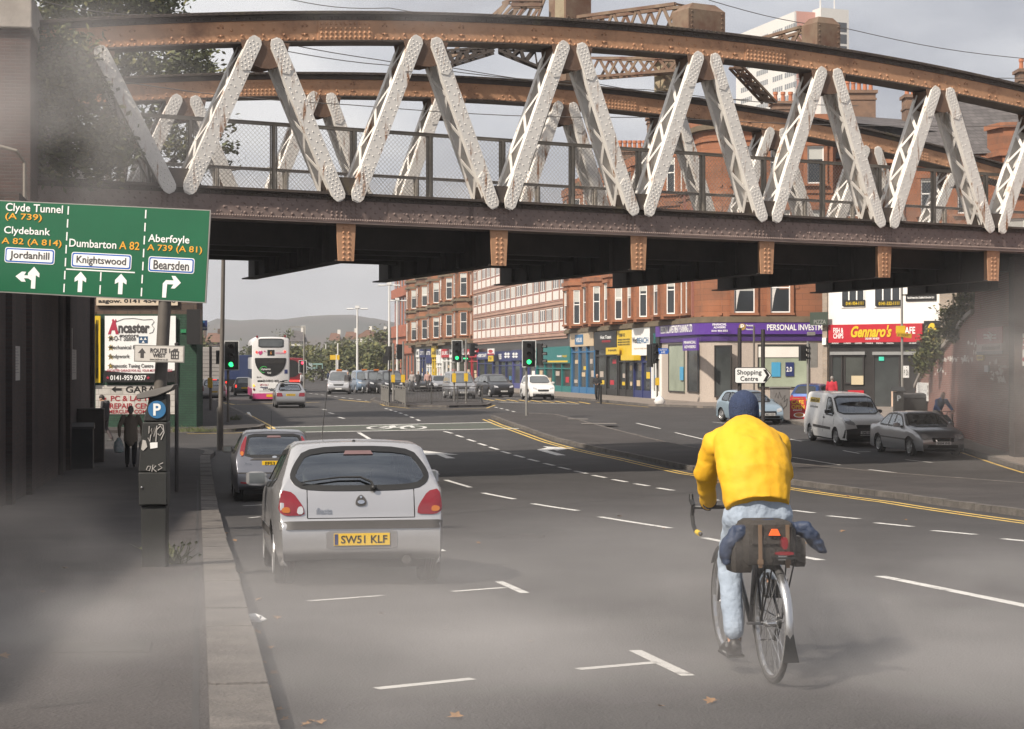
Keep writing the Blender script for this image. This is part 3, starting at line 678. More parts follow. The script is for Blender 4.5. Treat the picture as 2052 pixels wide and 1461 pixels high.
wire('overhead wire descending from the upper left corner across the arch', [(80, 2, 40), (360, 30, 43), (760, 120, 48), (1180, 165, 54), (1500, 200, 58)])
wire('overhead contact wire nearly level across the middle of the openings', [(160, 150, 44), (700, 210, 50), (1300, 235, 56), (2052, 252, 64)])
wire('faint high wire in the pale sky left of the gantry', [(560, -6, 48), (780, 16, 50), (1040, 36, 53)])
# ================================================================== buildings and walls
m_sand = brick('red sandstone ashlar', (.34, .13, .06), (.28, .105, .05), (.16, .065, .035), bw=.75, bh=.36, ms=.012, soot=(.13, .065, .04), sthr=.54)
m_sandd = brick('sooty red sandstone', (.32, .135, .065), (.25, .105, .05), (.13, .06, .035), bw=.75, bh=.36, ms=.012, soot=(.075, .045, .032), sthr=.5)
m_stone = mk('dressed sandstone trim', (.28, .115, .058), rough=.85, var=.2, scale=1.2, col2=(.12, .065, .045), thr=.58, soft=.1, bump=.2, bscale=20)
m_ledge = mk('mossy stone ledge', (.13, .1, .065), rough=.9, var=.3, scale=1.5)
m_frame = mk('white window frame', (.8, .79, .76), rough=.4, var=.05, scale=2)
m_pane = mk('dark window pane', (.02, .024, .028), rough=.06, var=0, spec=.8)
m_panel = mk('pale window blind', (.45, .45, .42), rough=.3, var=.1, scale=.7)
m_redb = brick('orange red brick', (.36, .1, .05), (.31, .085, .045), (.3, .14, .09), bw=.23, bh=.08)
m_pink = mk('pink render', (.40, .255, .2), rough=.85, var=.16, scale=.5, col2=(.3, .19, .15), thr=.6)
m_rose = mk('faded plum panel', (.3, .15, .14), rough=.7, var=.15, scale=.8)
m_wpan = mk('white glazed panel', (.74, .71, .66), rough=.35, var=.08, scale=.5)
m_slate = brick('grey slate roof', (.11, .1, .1), (.085, .078, .078), (.05, .046, .046), bw=.4, bh=.25, ms=.02)
m_pot = mk('terracotta', (.42, .16, .08), rough=.8, var=.15, scale=3)
m_chim = mk('chimney stone', (.22, .135, .09), rough=.9, var=.25, scale=1, col2=(.12, .08, .06), thr=.56)
m_black = mk('black sign paint', (.015, .014, .014), rough=.45, var=.1, scale=2)
m_dkshop = mk('dark shop interior', (.03, .028, .027), rough=.3, var=.4, scale=1.2)
m_render = mk('white wall render', (.74, .72, .68), rough=.8, var=.06, scale=.6, col2=(.6, .57, .52), thr=.66)
PAINT = {}
def paint(c, rough=.45):
 k = tuple(round(x, 3) for x in c)
 if k not in PAINT: PAINT[k] = mk('sign paint %d' % (len(PAINT) + 1), c, rough=rough, var=.07, scale=1.5)
 return PAINT[k]
class Seg:
 """a vertical wall plane: u runs along it left to right as seen from the street, -y is out of the wall"""
 def __init__(s, p, q, root, z=None):
  s.p = V((p[0], p[1], 0)); e = V((q[0] - p[0], q[1] - p[1], 0)); s.L = e.length; s.e = e.normalized(); s.y = V((-s.e.y, s.e.x, 0)); s.root = root
  s.a = math.atan2(s.e.y, s.e.x); s.rl = V(root.location)
 def uz(s, px, py, out=0.):
  d = V(((px - CX) / F, 1, (CY - py) / F)); c = V((0, 0, CZ)); o = s.p - s.y * out
  t = (o - c).dot(s.y) / d.dot(s.y); h = c + d * t; return (h - s.p).dot(s.e), h.z
 def build(s, mb, name, mats, parent=None, smooth=False, label=None):
  parent = parent or s.root; o = mb.build(name, mats, parent, smooth, label=label)
  if parent is s.root: o.location = s.p - s.rl; o.rotation_euler = (0, 0, s.a)
  return o                                          # sub-parts share the frame of their part
 def board(s, name, px, mat, out=.05, th=.1, parent=None, label=None, mb=None):
  (u0, z0), (u1, z1) = s.uz(px[0], px[1], out), s.uz(px[2], px[3], out)
  b = MB(); b.box(min(u0, u1), max(u0, u1), -out, -out + th, min(z0, z1), max(z0, z1)); return s.build(b, name, mat, parent, label=label)
 def text(s, t, x0, y0, x1, y1, out, mat, parent, bold=.02, name='lettering', shear=0., fit='w', mb=None):
  """lettering squeezed to fill the photo box x0..x1, y0..y1 (y0 top) of the plane lying 'out' in front of the wall"""
  (u0, zt_), (u1, zb_) = s.uz(x0, (y0 + y1) / 2, out), s.uz(x1, (y0 + y1) / 2, out)
  zt_ = s.uz((x0 + x1) / 2, y0, out)[1]; zb_ = s.uz((x0 + x1) / 2, y1, out)[1]
  k, w_, h_ = text_mb(t, 1., bold, shear=shear)
  o = MB(); o.v = [(u0 + x / w_ * (u1 - u0), -out - .004 + y, zb_ + z / h_ * (zt_ - zb_)) for x, y, z in k.v]; o.f = k.f; o.m = k.m
  if mb is not None: mb.merge(o); return
  return s.build(o, name, mat, parent)
 def poly(s, pts, out, mat, parent, name='emblem', th=.006):
  b = MB(); b.prism([s.uz(x, y, out) for x, y in pts], -out - th, -out); return s.build(b, name, mat, parent)
WR = random.Random(21)
def window(sg, u, z, w_, h_, parent=None, sash=True, stone=None, mull=0, jamb=.16, blind=0, frame=None, out=0., name='window'):
 b = MB(); fw = .065; y = -out
 if sash and not blind: blind = WR.choice((0, 0, .2, .35, .5))
 b.box(u - w_ / 2, u + w_ / 2, y - .012, y + .02, z, z + h_, 1)
 b.box(u - w_ / 2, u - w_ / 2 + fw, y - .06, y - .0125, z, z + h_, 0); b.box(u + w_ / 2 - fw, u + w_ / 2, y - .06, y - .0125, z, z + h_, 0)
 b.box(u - w_ / 2 + fw, u + w_ / 2 - fw, y - .06, y - .0125, z, z + fw * 1.2, 0); b.box(u - w_ / 2 + fw, u + w_ / 2 - fw, y - .06, y - .0125, z + h_ - fw, z + h_, 0)
 if sash: b.box(u - w_ / 2 + fw, u + w_ / 2 - fw, y - .05, y - .0125, z + h_ * .56, z + h_ * .56 + .07, 0)
 for k in range(mull): c = u - w_ / 2 + w_ * (k + 1) / (mull + 1); b.box(c - .04, c + .04, y - .055, y - .0125, z + fw, z + h_ - fw, 0)
 if blind: b.box(u - w_ / 2 + fw, u + w_ / 2 - fw, y - .017, y - .0125, z + h_ * (1 - blind), z + h_ - fw, 3)
 if stone:
  b.box(u - w_ / 2 - .22, u - w_ / 2 - .002, y - jamb, y + .02, z - .02, z + h_ + .02, 2); b.box(u + w_ / 2 + .002, u + w_ / 2 + .22, y - jamb, y + .02, z - .02, z + h_ + .02, 2)
  b.box(u - w_ / 2 - .26, u + w_ / 2 + .26, y - jamb - .04, y + .02, z + h_ + .021, z + h_ + .26, 2); b.box(u - w_ / 2 - .28, u + w_ / 2 + .28, y - jamb - .08, y + .02, z - .16, z - .021, 2)
 return sg.build(b, name, [frame or m_frame, m_pane, stone or m_stone, m_panel], parent)
def chimney(root, x, y, z, w_, d_, h_, pots, rz=0, mat=None):
 b = MB(); b.box(-w_ / 2, w_ / 2, -d_ / 2, d_ / 2, 0, h_); b.box(-w_ / 2 - .12, w_ / 2 + .12, -d_ / 2 - .12, d_ / 2 + .12, h_, h_ + .2); b.box(-w_ / 2 - .06, w_ / 2 + .06, -d_ / 2 - .06, d_ / 2 + .06, h_ * .8, h_ * .8 + .12)
 o = b.build('chimney', mat or m_chim, root); o.location = V((x, y, z)) - V(root.location); o.rotation_euler = (0, 0, rz)
 for k in range(pots):
  p = MB(); p.lathe([(.15, 0), (.12, .5), (.16, .52), (.16, .7), (.11, .7), (.11, .5)], n=10); c = p.build('chimney_pot', m_pot, o, True); c.location = (-w_ / 2 + w_ * (k + .5) / pots, 0, h_ + .2)
 return o
# ---------- corner tenement with the shops
CN = V((11.6, 113.0, 0)); far = CN + RD * 40
ct = thing('corner_tenement', 'four storey red sandstone corner tenement with purple advisers shop at street level', 'building', (CN.x, CN.y, -.58))
SL = Seg(far, CN, ct); SRt = Seg((13.8, 111), (19.75, 110.6), ct)
arc = []
for k in range(8):
 t = k / 7; arc.append(V(CN) * (1 - t) ** 2 + V((11.94, 111, 0)) * 2 * t * (1 - t) + V((13.8, 111, 0)) * t * t)
SC_ = Seg(arc[1], arc[6], ct)
foot = [SL.p] + arc + [V((19.75, 110.6, 0))]; back = [V((22, 118, 0)), V((20, 155, 0))]
def slab(name, z0, z1, grow, mat, root=ct, fp=None, bk=None):
 f_ = fp or foot; P = []
 for i, p in enumerate(f_):
  d = (f_[min(i + 1, len(f_) - 1)] - f_[max(i - 1, 0)]).normalized(); P.append(p + V((d.y, -d.x, 0)) * grow)
 P = P + (bk if bk is not None else back); b = MB(); n = len(P)
 b.v = [(p.x, p.y, z0) for p in P] + [(p.x, p.y, z1) for p in P]
 b.f = [tuple(range(n))[::-1], tuple(range(n, 2 * n))] + [(i, (i + 1) % n, n + (i + 1) % n, n + i) for i in range(n)]; b.m = [0] * len(b.f)
 o = b.build(name, mat, root); o.location = -V(root.location); return o
slab('wall', 4.35, 16.3, 0, m_sand); slab('shop_wall', -.7, 4.349, -.02, m_dkshop)
for z0, z1, g in ((4.35, 4.6, .34), (4.6, 4.72, .22), (8.35, 8.6, .12), (12.3, 12.5, .1), (15.6, 15.75, .1)): slab('string_course', z0, z1, g, m_ledge if z0 < 5 else m_stone)
slab('cornice', 16.3, 16.62, .35, m_ledge); slab('parapet', 16.621, 17.2, -.1, m_stone)
rf = MB(); rp = [V((11.9, 152, 16.9)), V((13.4, 114, 16.9)), V((20.5, 112, 16.9)), V((21.5, 117, 18)), V((18, 117.5, 18)), V((16, 152, 18))]
rf.add([tuple(p) for p in rp] + [(24, 122, 16.5), (21, 152, 16.5), (26.5, 112, 16.3), (27, 117, 17.6)], [(0, 1, 4, 5), (1, 2, 3, 4), (5, 4, 6, 7), (2, 8, 9, 3), (4, 3, 9, 6)])
o = rf.build('roof', m_slate, ct); o.location = -V(ct.location)
chimney(ct, 9.6, 118, 16.5, 1.4, 1.0, 1.3, 3); chimney(ct, 8.4, 128, 16.3, 2.4, 1.2, .5, 7); chimney(ct, 22.7, 117.5, 17.2, 1.9, 1.4, 2.2, 5)
chimney(ct, 18.2, 119, 17.2, 2.0, 1.3, 1.7, 4)
# stone bays and windows on the road front
nb = 5
for k in range(nb):
 uc = 4.2 + k * 7.4; b = MB(); wB, dB = 2.3, .95
 b.prism([(uc - wB, 0)], 0, 0) if False else None
 ring = lambda z, g=0.: [(uc - wB - g, .05, z), (uc - wB * .55 - g * .6, -dB - g, z), (uc + wB * .55 + g * .6, -dB - g, z), (uc + wB + g, .05, z)]
 b.loft([ring(4.73), ring(16.2)], 0)
 for z0, z1, g in ((8.2, 8.5, .16), (8.9, 9.02, .1), (12.1, 12.4, .16), (12.8, 12.92, .1), (15.6, 16.2, .18)): b.loft([ring(z0, g), ring(z1, g)], 1)
 SL.build(b, 'bay', [m_sand, m_stone])
 for z in (5.05, 9.05, 12.95):
  hz = 2.75 if z < 6 else 2.3
  window(SL, uc, z, 1.25, hz, stone=m_stone, out=dB, jamb=.14, blind=.0 if k % 2 else .4)
  for sgn in (-1, 1):
   a_ = (V((uc + sgn * wB, .05, 0)), V((uc + sgn * wB * .55, -dB, 0))); a_ = a_ if sgn < 0 else a_[::-1]
   pw = [SL.p + SL.e * q.x + SL.y * q.y for q in a_]; sg2 = Seg(pw[0], pw[1], ct); window(sg2, sg2.L / 2, z, .62, hz, stone=m_stone, jamb=.08)
 for du in (3.1, 4.3):
  if uc + du < SL.L - .8:
   for z in (5.05, 9.05, 12.95): window(SL, uc + du, z, .8, 2.75 if z < 6 else 2.3, stone=m_stone, jamb=.2)
pl = MB()
for u in [7.9 + 7.4 * k for k in range(4)] + [SL.L - .6, SL.L - 2.4]: pl.box(u - .06, u + .06, -.16, -.001, 4.8, 16.2)
SL.build(pl, 'downpipe', mk('pink downpipe', (.3, .13, .1), rough=.6))
for px in (1433, 1502):
 pass
for i, (p, q) in enumerate(zip(arc[1:6:2], arc[2:7:2])):
 s_ = Seg(p, q, ct)
for z, hz in ((4.95, 2.7), (8.95, 2.3), (12.9, 2.3)):
 u, _ = SRt.uz(1467, 600)
 window(SRt, .55, z, 1.25, hz, stone=m_stone, blind=0); window(SRt, 2.75, z, 1.2, hz, stone=m_stone)
 window(SRt, 4.9, z, 1.0, hz, stone=m_stone) if z > 6 else None
 window(SC_, SC_.L * .5, z, 1.1, hz, stone=m_stone)
cu_ = MB()
for u in (.55, 2.75):
 cu_.prism([(u - .5, 5.1), (u - .36, 6.0), (u + .05, 7.5), (u - .5, 7.5)], -.03, -.0165)
SRt.build(cu_, 'curtain', mk('white net curtain', (.6, .58, .55), rough=.9, var=.15, scale=8))
SRt.poly([(1562, 572), (1602, 570), (1602, 578), (1562, 580)], .04, m_stone, None, 'stone_panel')
SL.board('name_plate', (1329, 616, 1338, 624), m_frame, .03, .025)
# shopfronts along the road front
m_purple_s = paint((.09, .03, .25)); m_wt = paint((.8, .8, .78)); m_yel = paint((.64, .44, .02)); m_red = paint((.42, .015, .028)); m_blu = paint((.018, .028, .12)); m_teal = paint((.008, .15, .145)); m_cream = paint((.55, .42, .27)); m_lblue = paint((.025, .13, .28)); m_gran = mk('grey granite', (.42, .36, .31), rough=.5, var=.15, scale=14, bump=.05)
m_shopglass = mk('shop window', (.045, .05, .05), rough=.08, var=.5, scale=.5, spec=.8)
m_litshop = mk('pale shop interior', (.3, .34, .26), rough=.25, var=.3, scale=.4, spec=.6)
def shop(seg, x0, x1, ysign0, ysign1, ybase, fascia, front, label=None, glass=m_shopglass, piers=2, frame=None, out=.25):
 """shopfront: fascia board over a framed window between photo columns x0 and x1"""
 (ua, zt_), (ub, _) = seg.uz(x0, ysign0, out), seg.uz(x1, ysign0, out); zf = seg.uz(x1, ysign1, out)[1]; zb = -.58
 b = MB(); b.box(ua + .03, ub - .03, -out, .0, zf, min(zt_, 4.34)); b.box(ua + .06, ub - .06, -.02, .05, zb, zf - .01, 1); b.box(ua + .06, ub - .06, -.12, -.021, zb, zb + .5, 2)
 for k in range(piers + 1): c = ua + .15 + (ub - ua - .3) * k / piers; b.box(c - .1, c + .1, -.16, -.0215, zb + .0, zf - .011, 2)
 b.box(ua + .06, ub - .06, -.14, -.0212, zf - .5, zf - .4, 2)
 o = seg.build(b, 'shopfront', [fascia, glass, frame or front], label=label)
 for k in range(piers):
  c = ua + .15 + (ub - ua - .3) * (k + .5) / piers; q = (ub - ua) / piers * .3
  for z in WR.sample((.2, .75, 1.3, 1.8), 2):
   if zb + .6 + z + .5 < zf - .5: p = MB(); x_ = c + WR.uniform(-q * .4, q * .4); p.box(x_ - q * WR.uniform(.4, .8), x_ + q * .6, -.03, -.0205, zb + .6 + z, zb + .6 + z + WR.uniform(.25, .5)); seg.build(p, 'window_poster', WR.choice((m_wt, m_yel, m_red, m_lblue, m_cream, m_gran)), o)
 return o
s1 = shop(SL, 1142, 1189, 667, 693, 797, m_cream, m_lblue, 'tan and blue shopfront', piers=3); SL.board('sign_panel', (1152, 671, 1168, 690), m_lblue, .28, .03, s1); SL.text('VISUS', 1154, 677, 1166, 686, .29, m_wt, s1)
s2 = shop(SL, 1190, 1235, 666, 700, 800, m_black, m_black, 'black shopfront with red and white script'); SL.text('Hot Toast', 1203, 672, 1225, 679, .26, m_wt, s2); SL.text('grooms', 1206, 682, 1223, 688, .26, m_red, s2)
SL.board('sign_panel', (1214, 697, 1240, 710), m_yel, .5, .05, s2, 'small yellow and black sign'); SL.text('HAIR', 1219, 700, 1236, 704, .51, m_black, s2)
s3 = shop(SL, 1236, 1266, 663, 712, 801, m_yel, m_black, 'yellow and black phone shop'); SL.text('FONE 4 U', 1240, 668, 1252, 675, .26, m_black, s3)
for yy in (679, 684, 689): SL.text('MOBILES UNLOCKED', 1238, yy, 1262, yy + 3, .26, m_black, s3)
SL.board('awning', (1244, 712, 1270, 722), m_yel, .7, .5, s3)
s4 = shop(SL, 1266, 1302, 657, 712, 803, m_wt, m_blu, 'white shopfront with blue capitals'); SL.text('West', 1267, 676, 1277, 688, .26, m_black, s4); SL.text('BEACH', 1277, 676, 1299, 688, .26, m_lblue, s4); SL.text('TOP OF THE TAN', 1270, 697, 1296, 700, .26, m_cream, s4)
s5 = shop(SL, 1302, 1321, 655, 705, 805, m_black, m_wt, 'narrow black shopfront'); SL.text('OME', 1309, 667, 1314, 690, .26, m_teal, s5)
# advisers' shop: purple fascia round the corner
fas = foot[:]; u_a = SL.uz(1322, 660)[0]; fp2 = [SL.p + SL.e * u_a] + arc + [SRt.p + SRt.e * SRt.uz(1656, 660, .3)[0]]
pf = slab('shop_fascia', 3.62, 4.34, .3, m_purple_s, fp=fp2, bk=[V((19, 113, 0)), V((14, 116, 0))]); slab('shop_fascia', 3.2, 3.615, .16, paint((.05, .02, .13)), fp=fp2, bk=[V((19, 113, 0)), V((14, 116, 0))])
pf.name = 'shop_fascia'
slab('granite_front', -.7, 3.19, .06, m_gran, fp=fp2, bk=[V((19, 113, 0)), V((14, 116, 0))])
SL.text('PERSONAL INVESTMENT PLANNING LTD', 1324, 652, 1387, 667, .31, m_wt, None)
CS = Seg(arc[0], arc[7], ct)
m_gold = paint((.35, .22, .05))
for t_, x0, x1, y0, y1 in (('FINANCIAL', 1428, 1456, 648, 652.5), ('ADVISERS', 1430, 1454, 654, 658), ('0141 954 3751', 1426, 1458, 661, 665)): SRt.text(t_, x0, y0, x1, y1, .33, m_wt, None) if x0 > 1466 else CS.text(t_, x0, y0, x1, y1, .95, m_wt, None)
SRt.poly([(1487.5 + 7 * math.cos(a / 8 * math.pi), 655 + 7 * math.sin(a / 8 * math.pi)) for a in range(16)], .31, m_gold, None); SRt.text('P', 1484, 650, 1491, 660, .32, m_wt, None)
SRt.text('Personal', 1495, 650, 1509, 654, .31, m_wt, None); SRt.text('Planning', 1495, 658, 1509, 662.5, .31, m_wt, None)
SRt.text('PERSONAL INVESTMENT', 1537, 650, 1672, 662, .31, m_wt, None)
def glazing(seg, x0, y0, x1, y1, mat, out=.11, name='shop_window', fr=.09, frame=None):
 (u0, z1), (u1, z0) = seg.uz(x0, y0, out), seg.uz(x1, y1, out); b = MB(); b.box(u0, u1, -out, -out + .06, z0, z1, 1)
 for a, c, d, e_ in ((u0, u0 + fr, z0, z1), (u1 - fr, u1, z0, z1), (u0 + fr, u1 - fr, z0, z0 + fr), (u0 + fr, u1 - fr, z1 - fr, z1)): b.box(a, c, -out - .04, -out - .0005, d, e_, 0)
 return seg.build(b, name, [frame or paint((.03, .026, .025)), mat])
glazing(SL, 1340, 690, 1372, 787, m_litshop, .1); glazing(SL, 1378, 690, 1399, 787, m_shopglass, .1)
glazing(CS, 1432, 692, 1466, 797, m_shopglass, .76, 'shop_door');
g2 = glazing(SRt, 1518, 690, 1622, 778, m_litshop, .11)
SRt.board('poster', (1546, 726, 1564, 755), paint((.06, .3, .5)), .17, .02, g2); SRt.board('poster', (1574, 726, 1591, 754), m_blu, .17, .02, g2); SRt.text('2.0', 1576, 735, 1587, 745, .18, m_wt, g2)
bl = MB(); (u0, z1), (u1, z0) = SRt.uz(1520, 695, .16), SRt.uz(1620, 716, .16); bl.box(u0, u1, -.16, -.155, z0, z1); SRt.build(bl, 'blind', m_wpan, g2)
SL.board('poster', (1362, 735, 1369, 762), paint((.06, .3, .5)), .2, .02)
o = SL.board('hanging_sign', (1368, 679, 1397, 702), m_purple_s, 1.0, .12); SL.text('FINANCIAL', 1370.5, 683, 1394.5, 689, 1.01, m_wt, o); SL.text('ADVISERS', 1371, 692, 1394, 698, 1.01, m_wt, o)
# ---------- 1960s block with rows of white panels
p0, p1 = CN + RD * 92.6, CN + RD * 40.05
sb = thing('apartment_block', 'pale pink flat fronted apartment block with rows of white window panels over shops', 'building', (p1.x, p1.y, -.58))
S6 = Seg(p0, p1, sb); b = MB(); b.box(0, S6.L, 0, 12, 4.0, 15.6, 0); b.box(0, S6.L, .3, 12, -.7, 3.999, 1); S6.build(b, 'wall', [m_pink, m_dkshop])
nbay = 17; bwid = S6.L / nbay;
for fl in range(4):
 z = 4.55 + fl * 2.75; b = MB(); b.box(0, S6.L, -.1, -.001, z - .32, z - .05); b.box(0, S6.L, -.14, -.001, z - .05, z); b.box(0, S6.L, -.1, -.001, z + 2.2, z + 2.28); S6.build(b, 'band', [m_pink])
 for k in range(nbay):
  u0 = k * bwid; b = MB(); b.box(u0 + .05, u0 + bwid - .05, -.03, -.0015, z + .01, z + 2.19, 2)
  b.box(u0 - .06, u0 + .06, -.14, -.001, z + .01, z + 2.19, 3)
  for q in range(3):
   a = u0 + .2 + q * (bwid - .35) / 3; c = a + (bwid - .35) / 3 - .16
   b.box(a, c, -.07, -.031, z + .12, z + .88, 0)                      # white panel
   b.box(a, c, -.075, -.031, z + 1.05, z + 2.15, 0); b.box(a + .1, c - .1, -.08, -.0755, z + 1.14, z + 2.06, 1)
  S6.build(b, 'window', [m_wpan, m_pane if (k + fl) % 3 else m_panel, m_rose, m_pink])
t1 = shop(S6, 1072, 1142, 697, 728, 795, m_teal, m_teal, 'teal shopfront with yellow stripe', piers=4); S6.text('Amusing', 1116, 711, 1126, 717, .26, m_wt, t1); S6.text('Simply!', 1127, 711, 1136, 717, .26, m_yel, t1); S6.board('stripe', (1088, 723, 1137, 726), m_yel, .27, .03, t1)
t2 = shop(S6, 1025, 1072, 702, 722, 793, m_blu, paint((.05, .055, .2)), 'blue bank shopfront with white wheel emblems', piers=3)
for cx_ in (1032, 1016):
 for a in range(4):
  r_ = math.pi / 4 + a * math.pi / 2; c_, s_ = math.cos(r_), math.sin(r_); S6.poly([(cx_ + dx * 1., 712 + dy) for dx, dy in ((c_ * 1.5 - s_ * 1.5, s_ * 1.5 + c_ * 1.5), (c_ * 6 - s_ * 2.5, s_ * 6 + c_ * 2.5), (c_ * 6 + s_ * 2.5, s_ * 6 - c_ * 2.5), (c_ * 1.5 + s_ * 1.5, s_ * 1.5 - c_ * 1.5))], .27, m_wt, t2)
t3 = shop(S6, 985, 1025, 705, 724, 792, m_blu, m_blu, 'dark blue bank shopfront', piers=3); S6.text('RBS', 999, 709, 1005, 720, .26, m_wt, t3)
t4 = shop(S6, 955, 985, 706, 720, 790, m_blu, m_blu, 'blue newsagent shopfront'); S6.text('HOBBYCRAFT', 957, 709, 975, 716, .26, m_wt, t4)
o = S6.board('hanging_sign', (977, 699, 989, 711), m_wt, .9, .1); S6.poly([(983 + 4.5 * math.cos(a * math.pi / 6), 704 + 3.4 * math.sin(a * math.pi / 6)) for a in range(12)], .91, m_red, o); S6.board('sign_band', (977, 708.5, 989, 711), m_red, .92, .02, o)
o = S6.board('hanging_sign', (978, 713, 987, 724), m_yel, .9, .1); S6.text('TV', 980, 716, 985, 722, .91, m_black, o)
# ---------- red tenement and brick block further on
q0, q1 = CN + RD * 153, CN + RD * 92.7
rt = thing('tenement', 'soot stained red sandstone tenement with tall stone bays and a flag beyond the pale block', 'building', (q1.x, q1.y, -.58))
S3 = Seg(q0, q1, rt); b = MB(); b.box(0, S3.L, 0, 12, 4.2, 18, 0); b.box(0, S3.L, .3, 12, -.7, 4.199, 1); S3.build(b, 'wall', [m_sandd, m_dkshop])
for z, g in ((4.2, .5), (7.9, .25), (9.0, .4), (12.4, .25), (13.3, .35), (16.6, .5)): b = MB(); b.box(-.1, S3.L, -g, -.001, z, z + .28); S3.build(b, 'string_course', m_ledge)
for k in range(5):
 uc = 6 + k * 12.1; b = MB(); wB, dB = 3.3, 1.3
 ring = lambda z, g=0.: [(uc - wB - g, .05, z), (uc - wB * .5 - g * .6, -dB - g, z), (uc + wB * .5 + g * .6, -dB - g, z), (uc + wB + g, .05, z)]
 b.loft([ring(4.5), ring(17.5)], 0)
 for z in (4.5, 8.0, 9.1, 12.5, 13.4, 16.7): b.loft([ring(z, .22), ring(z + .3, .22)], 1)
 S3.build(b, 'bay', [m_sandd, m_ledge])
 for z in (5.2, 9.7, 13.9):
  window(S3, uc, z, 1.7, 2.6, stone=m_stone, out=dB, jamb=.12)
  for sgn in (-1, 1):
   a_ = (V((uc + sgn * wB, .05, 0)), V((uc + sgn * wB * .5, -dB, 0))); a_ = a_ if sgn < 0 else a_[::-1]
   pw = [S3.p + S3.e * q.x + S3.y * q.y for q in a_]; sg2 = Seg(pw[0], pw[1], rt); window(sg2, sg2.L / 2, z, 1.0, 2.6, stone=m_stone, jamb=.1)
 for du in (4.6, 7.4):
  if uc + du < S3.L - .6:
   for z in (5.2, 9.7, 13.9): window(S3, uc + du, z, 1.4, 2.6, stone=m_stone, jamb=.2)
cols = [m_wt, m_blu, m_blu, m_yel, m_wt, m_red, m_wt, m_blu]
for k, (x0, x1, c_, f_, l_) in enumerate(((833, 840, m_wt, m_wt, 'white shopfront'), (840, 852, m_blu, m_blu, 'navy shopfront'), (853, 864, m_blu, m_wt, 'navy and white shopfront'), (864, 874, m_yel, m_yel, 'yellow shopfront'), (874, 884, m_wt, m_wt, 'pale green shopfront'), (884, 900, m_red, m_wt, 'red shopfront'), (900, 930, m_wt, m_wt, 'white supermarket shopfront'), (930, 955, m_red, m_red, 'dark red shopfront'))):
 o = shop(S3, x0, x1, 700 if k != 3 else 692, 716 if k not in (2, 4) else 728, 790, c_, f_, l_); S3.text(('MAGNET', 'CUTTER', 'BETTER', 'ANY', 'TO LET', 'SUBS', 'MARKET', 'CARDS')[k], x0 + 1.5, 704, x1 - 1.5, 711, .26, m_black if c_ in (m_wt, m_yel) else m_wt, o)
r0, r1 = q0 + RD * 26, q0 + RD * .1
rb = thing('brick_office', 'plain orange red brick office block with vertical slot windows ending the row', 'building', (r1.x, r1.y, -.58))
S5 = Seg(r0, r1, rb); b = MB(); b.box(0, S5.L, .3, 10, -.7, 17); b.box(0, S5.L, -.3, .29, 6.0, 7.8); b.box(0, S5.L, -.3, .29, 12.2, 13.6); b.box(0, S5.L, .0, .29, 3.4, 6); S5.build(b, 'wall', m_redb)
F5 = Seg((r1.x + 1.1, r1.y - .02), (r1.x + 1.5, r1.y - 2.4), rb)
for z, hz in ((-.5, 3.6), (7.9, 4.1), (13.7, 3)):
 for k in range(6): b = MB(); u = 2 + k * 4.2; b.box(u, u + 1.5, .22, .299, z, z + hz); S5.build(b, 'window', m_pane)
# flag on the tenement
fl = MB(); n = 8
for k in range(n + 1):
 t = k / n
 for j in range(3): fl.v.append((.25 * math.sin(t * 7 + j) * .6, .2 * math.cos(t * 5) * .4 + (j - 1) * .5 * (1 - .35 * t), -5.2 * t))
for k in range(n):
 for j in range(2): a = k * 3 + j; fl.f.append((a, a + 1, a + 4, a + 3)); fl.m.append(1 if k in (3, 4) else 0)
fo = thing('flag', 'limp blue and white saltire flag hanging on an angled pole from the tenement', 'flag', tuple(W(863, 584, 236)))
fl.build('cloth', [paint((.03, .12, .4)), m_wt], fo, True); p_ = MB(); p_.tube([(0, 0, .3), (.9, .5, -1.5), (1.6, .9, -3.2)], .06, 6); p_.build('pole', m_wt, fo)
# ---------- white cafe building
ge = thing('cafe_building', 'white rendered two storey corner building with red fish and chips signboard over dark shopfront', 'building', (18.3, 102, -.58))
GS = Seg(V((634 / F * 102, 102, 0)), V((861 / F * 97.2, 97.2, 0)), ge)
b = MB(); b.box(-.25, GS.L + .9, .01, 7, -.7, 8.6, 2); b.box(0, GS.L, -.03, .0095, 3.95, 8.2, 0); b.box(.05, GS.L, -.02, .009, -.7, 3.94, 1); b.box(-.3, 0.02, -.16, .0, -.7, 8.2, 2); b.box(GS.L - .02, GS.L + .75, -.2, .0, -.7, 8.2, 2)
GS.build(b, 'wall', [m_render, m_dkshop, brick('buff brick', (.3, .23, .17), (.24, .19, .15), (.32, .3, .27))])
o = GS.board('signboard', (1660, 651, 1848, 685), m_red, .22, .2)
# the signboard's edges follow the wall
GS.text('FISH &', 1670, 657, 1690, 667, .23, m_wt, o); GS.text('CHIPS', 1670, 668, 1690, 678.5, .23, m_wt, o)
ls = MB(); GS.text("Gennaro's", 1705, 652, 1787, 676, .25, None, None, .035, shear=.35, mb=ls); GS.build(ls, 'lettering', m_yel, o)
GS.text('DELIVERY 959 8229', 1734, 676.5, 1762, 680.5, .23, m_wt, o); GS.text('CAFE', 1805, 655, 1834, 669, .23, m_wt, o)
o2 = GS.board('menu_band', (1660, 685.5, 1848, 690), m_black, .2, .18)
for x, t_ in ((1668, 'BREAKFAST'), (1692, 'LUNCH'), (1714, 'COFFEE'), (1736, 'PANINI'), (1757, 'PIZZA'), (1778, 'PASTA'), (1823, 'ICE CREAM')): GS.text(t_, x - 1, 686.5, x + 13, 689, .21, m_wt, o2)
o3 = GS.board('signboard', (1851, 643, 1885, 688), m_black, .2, .18, label='black signboard with round yellow emblem')
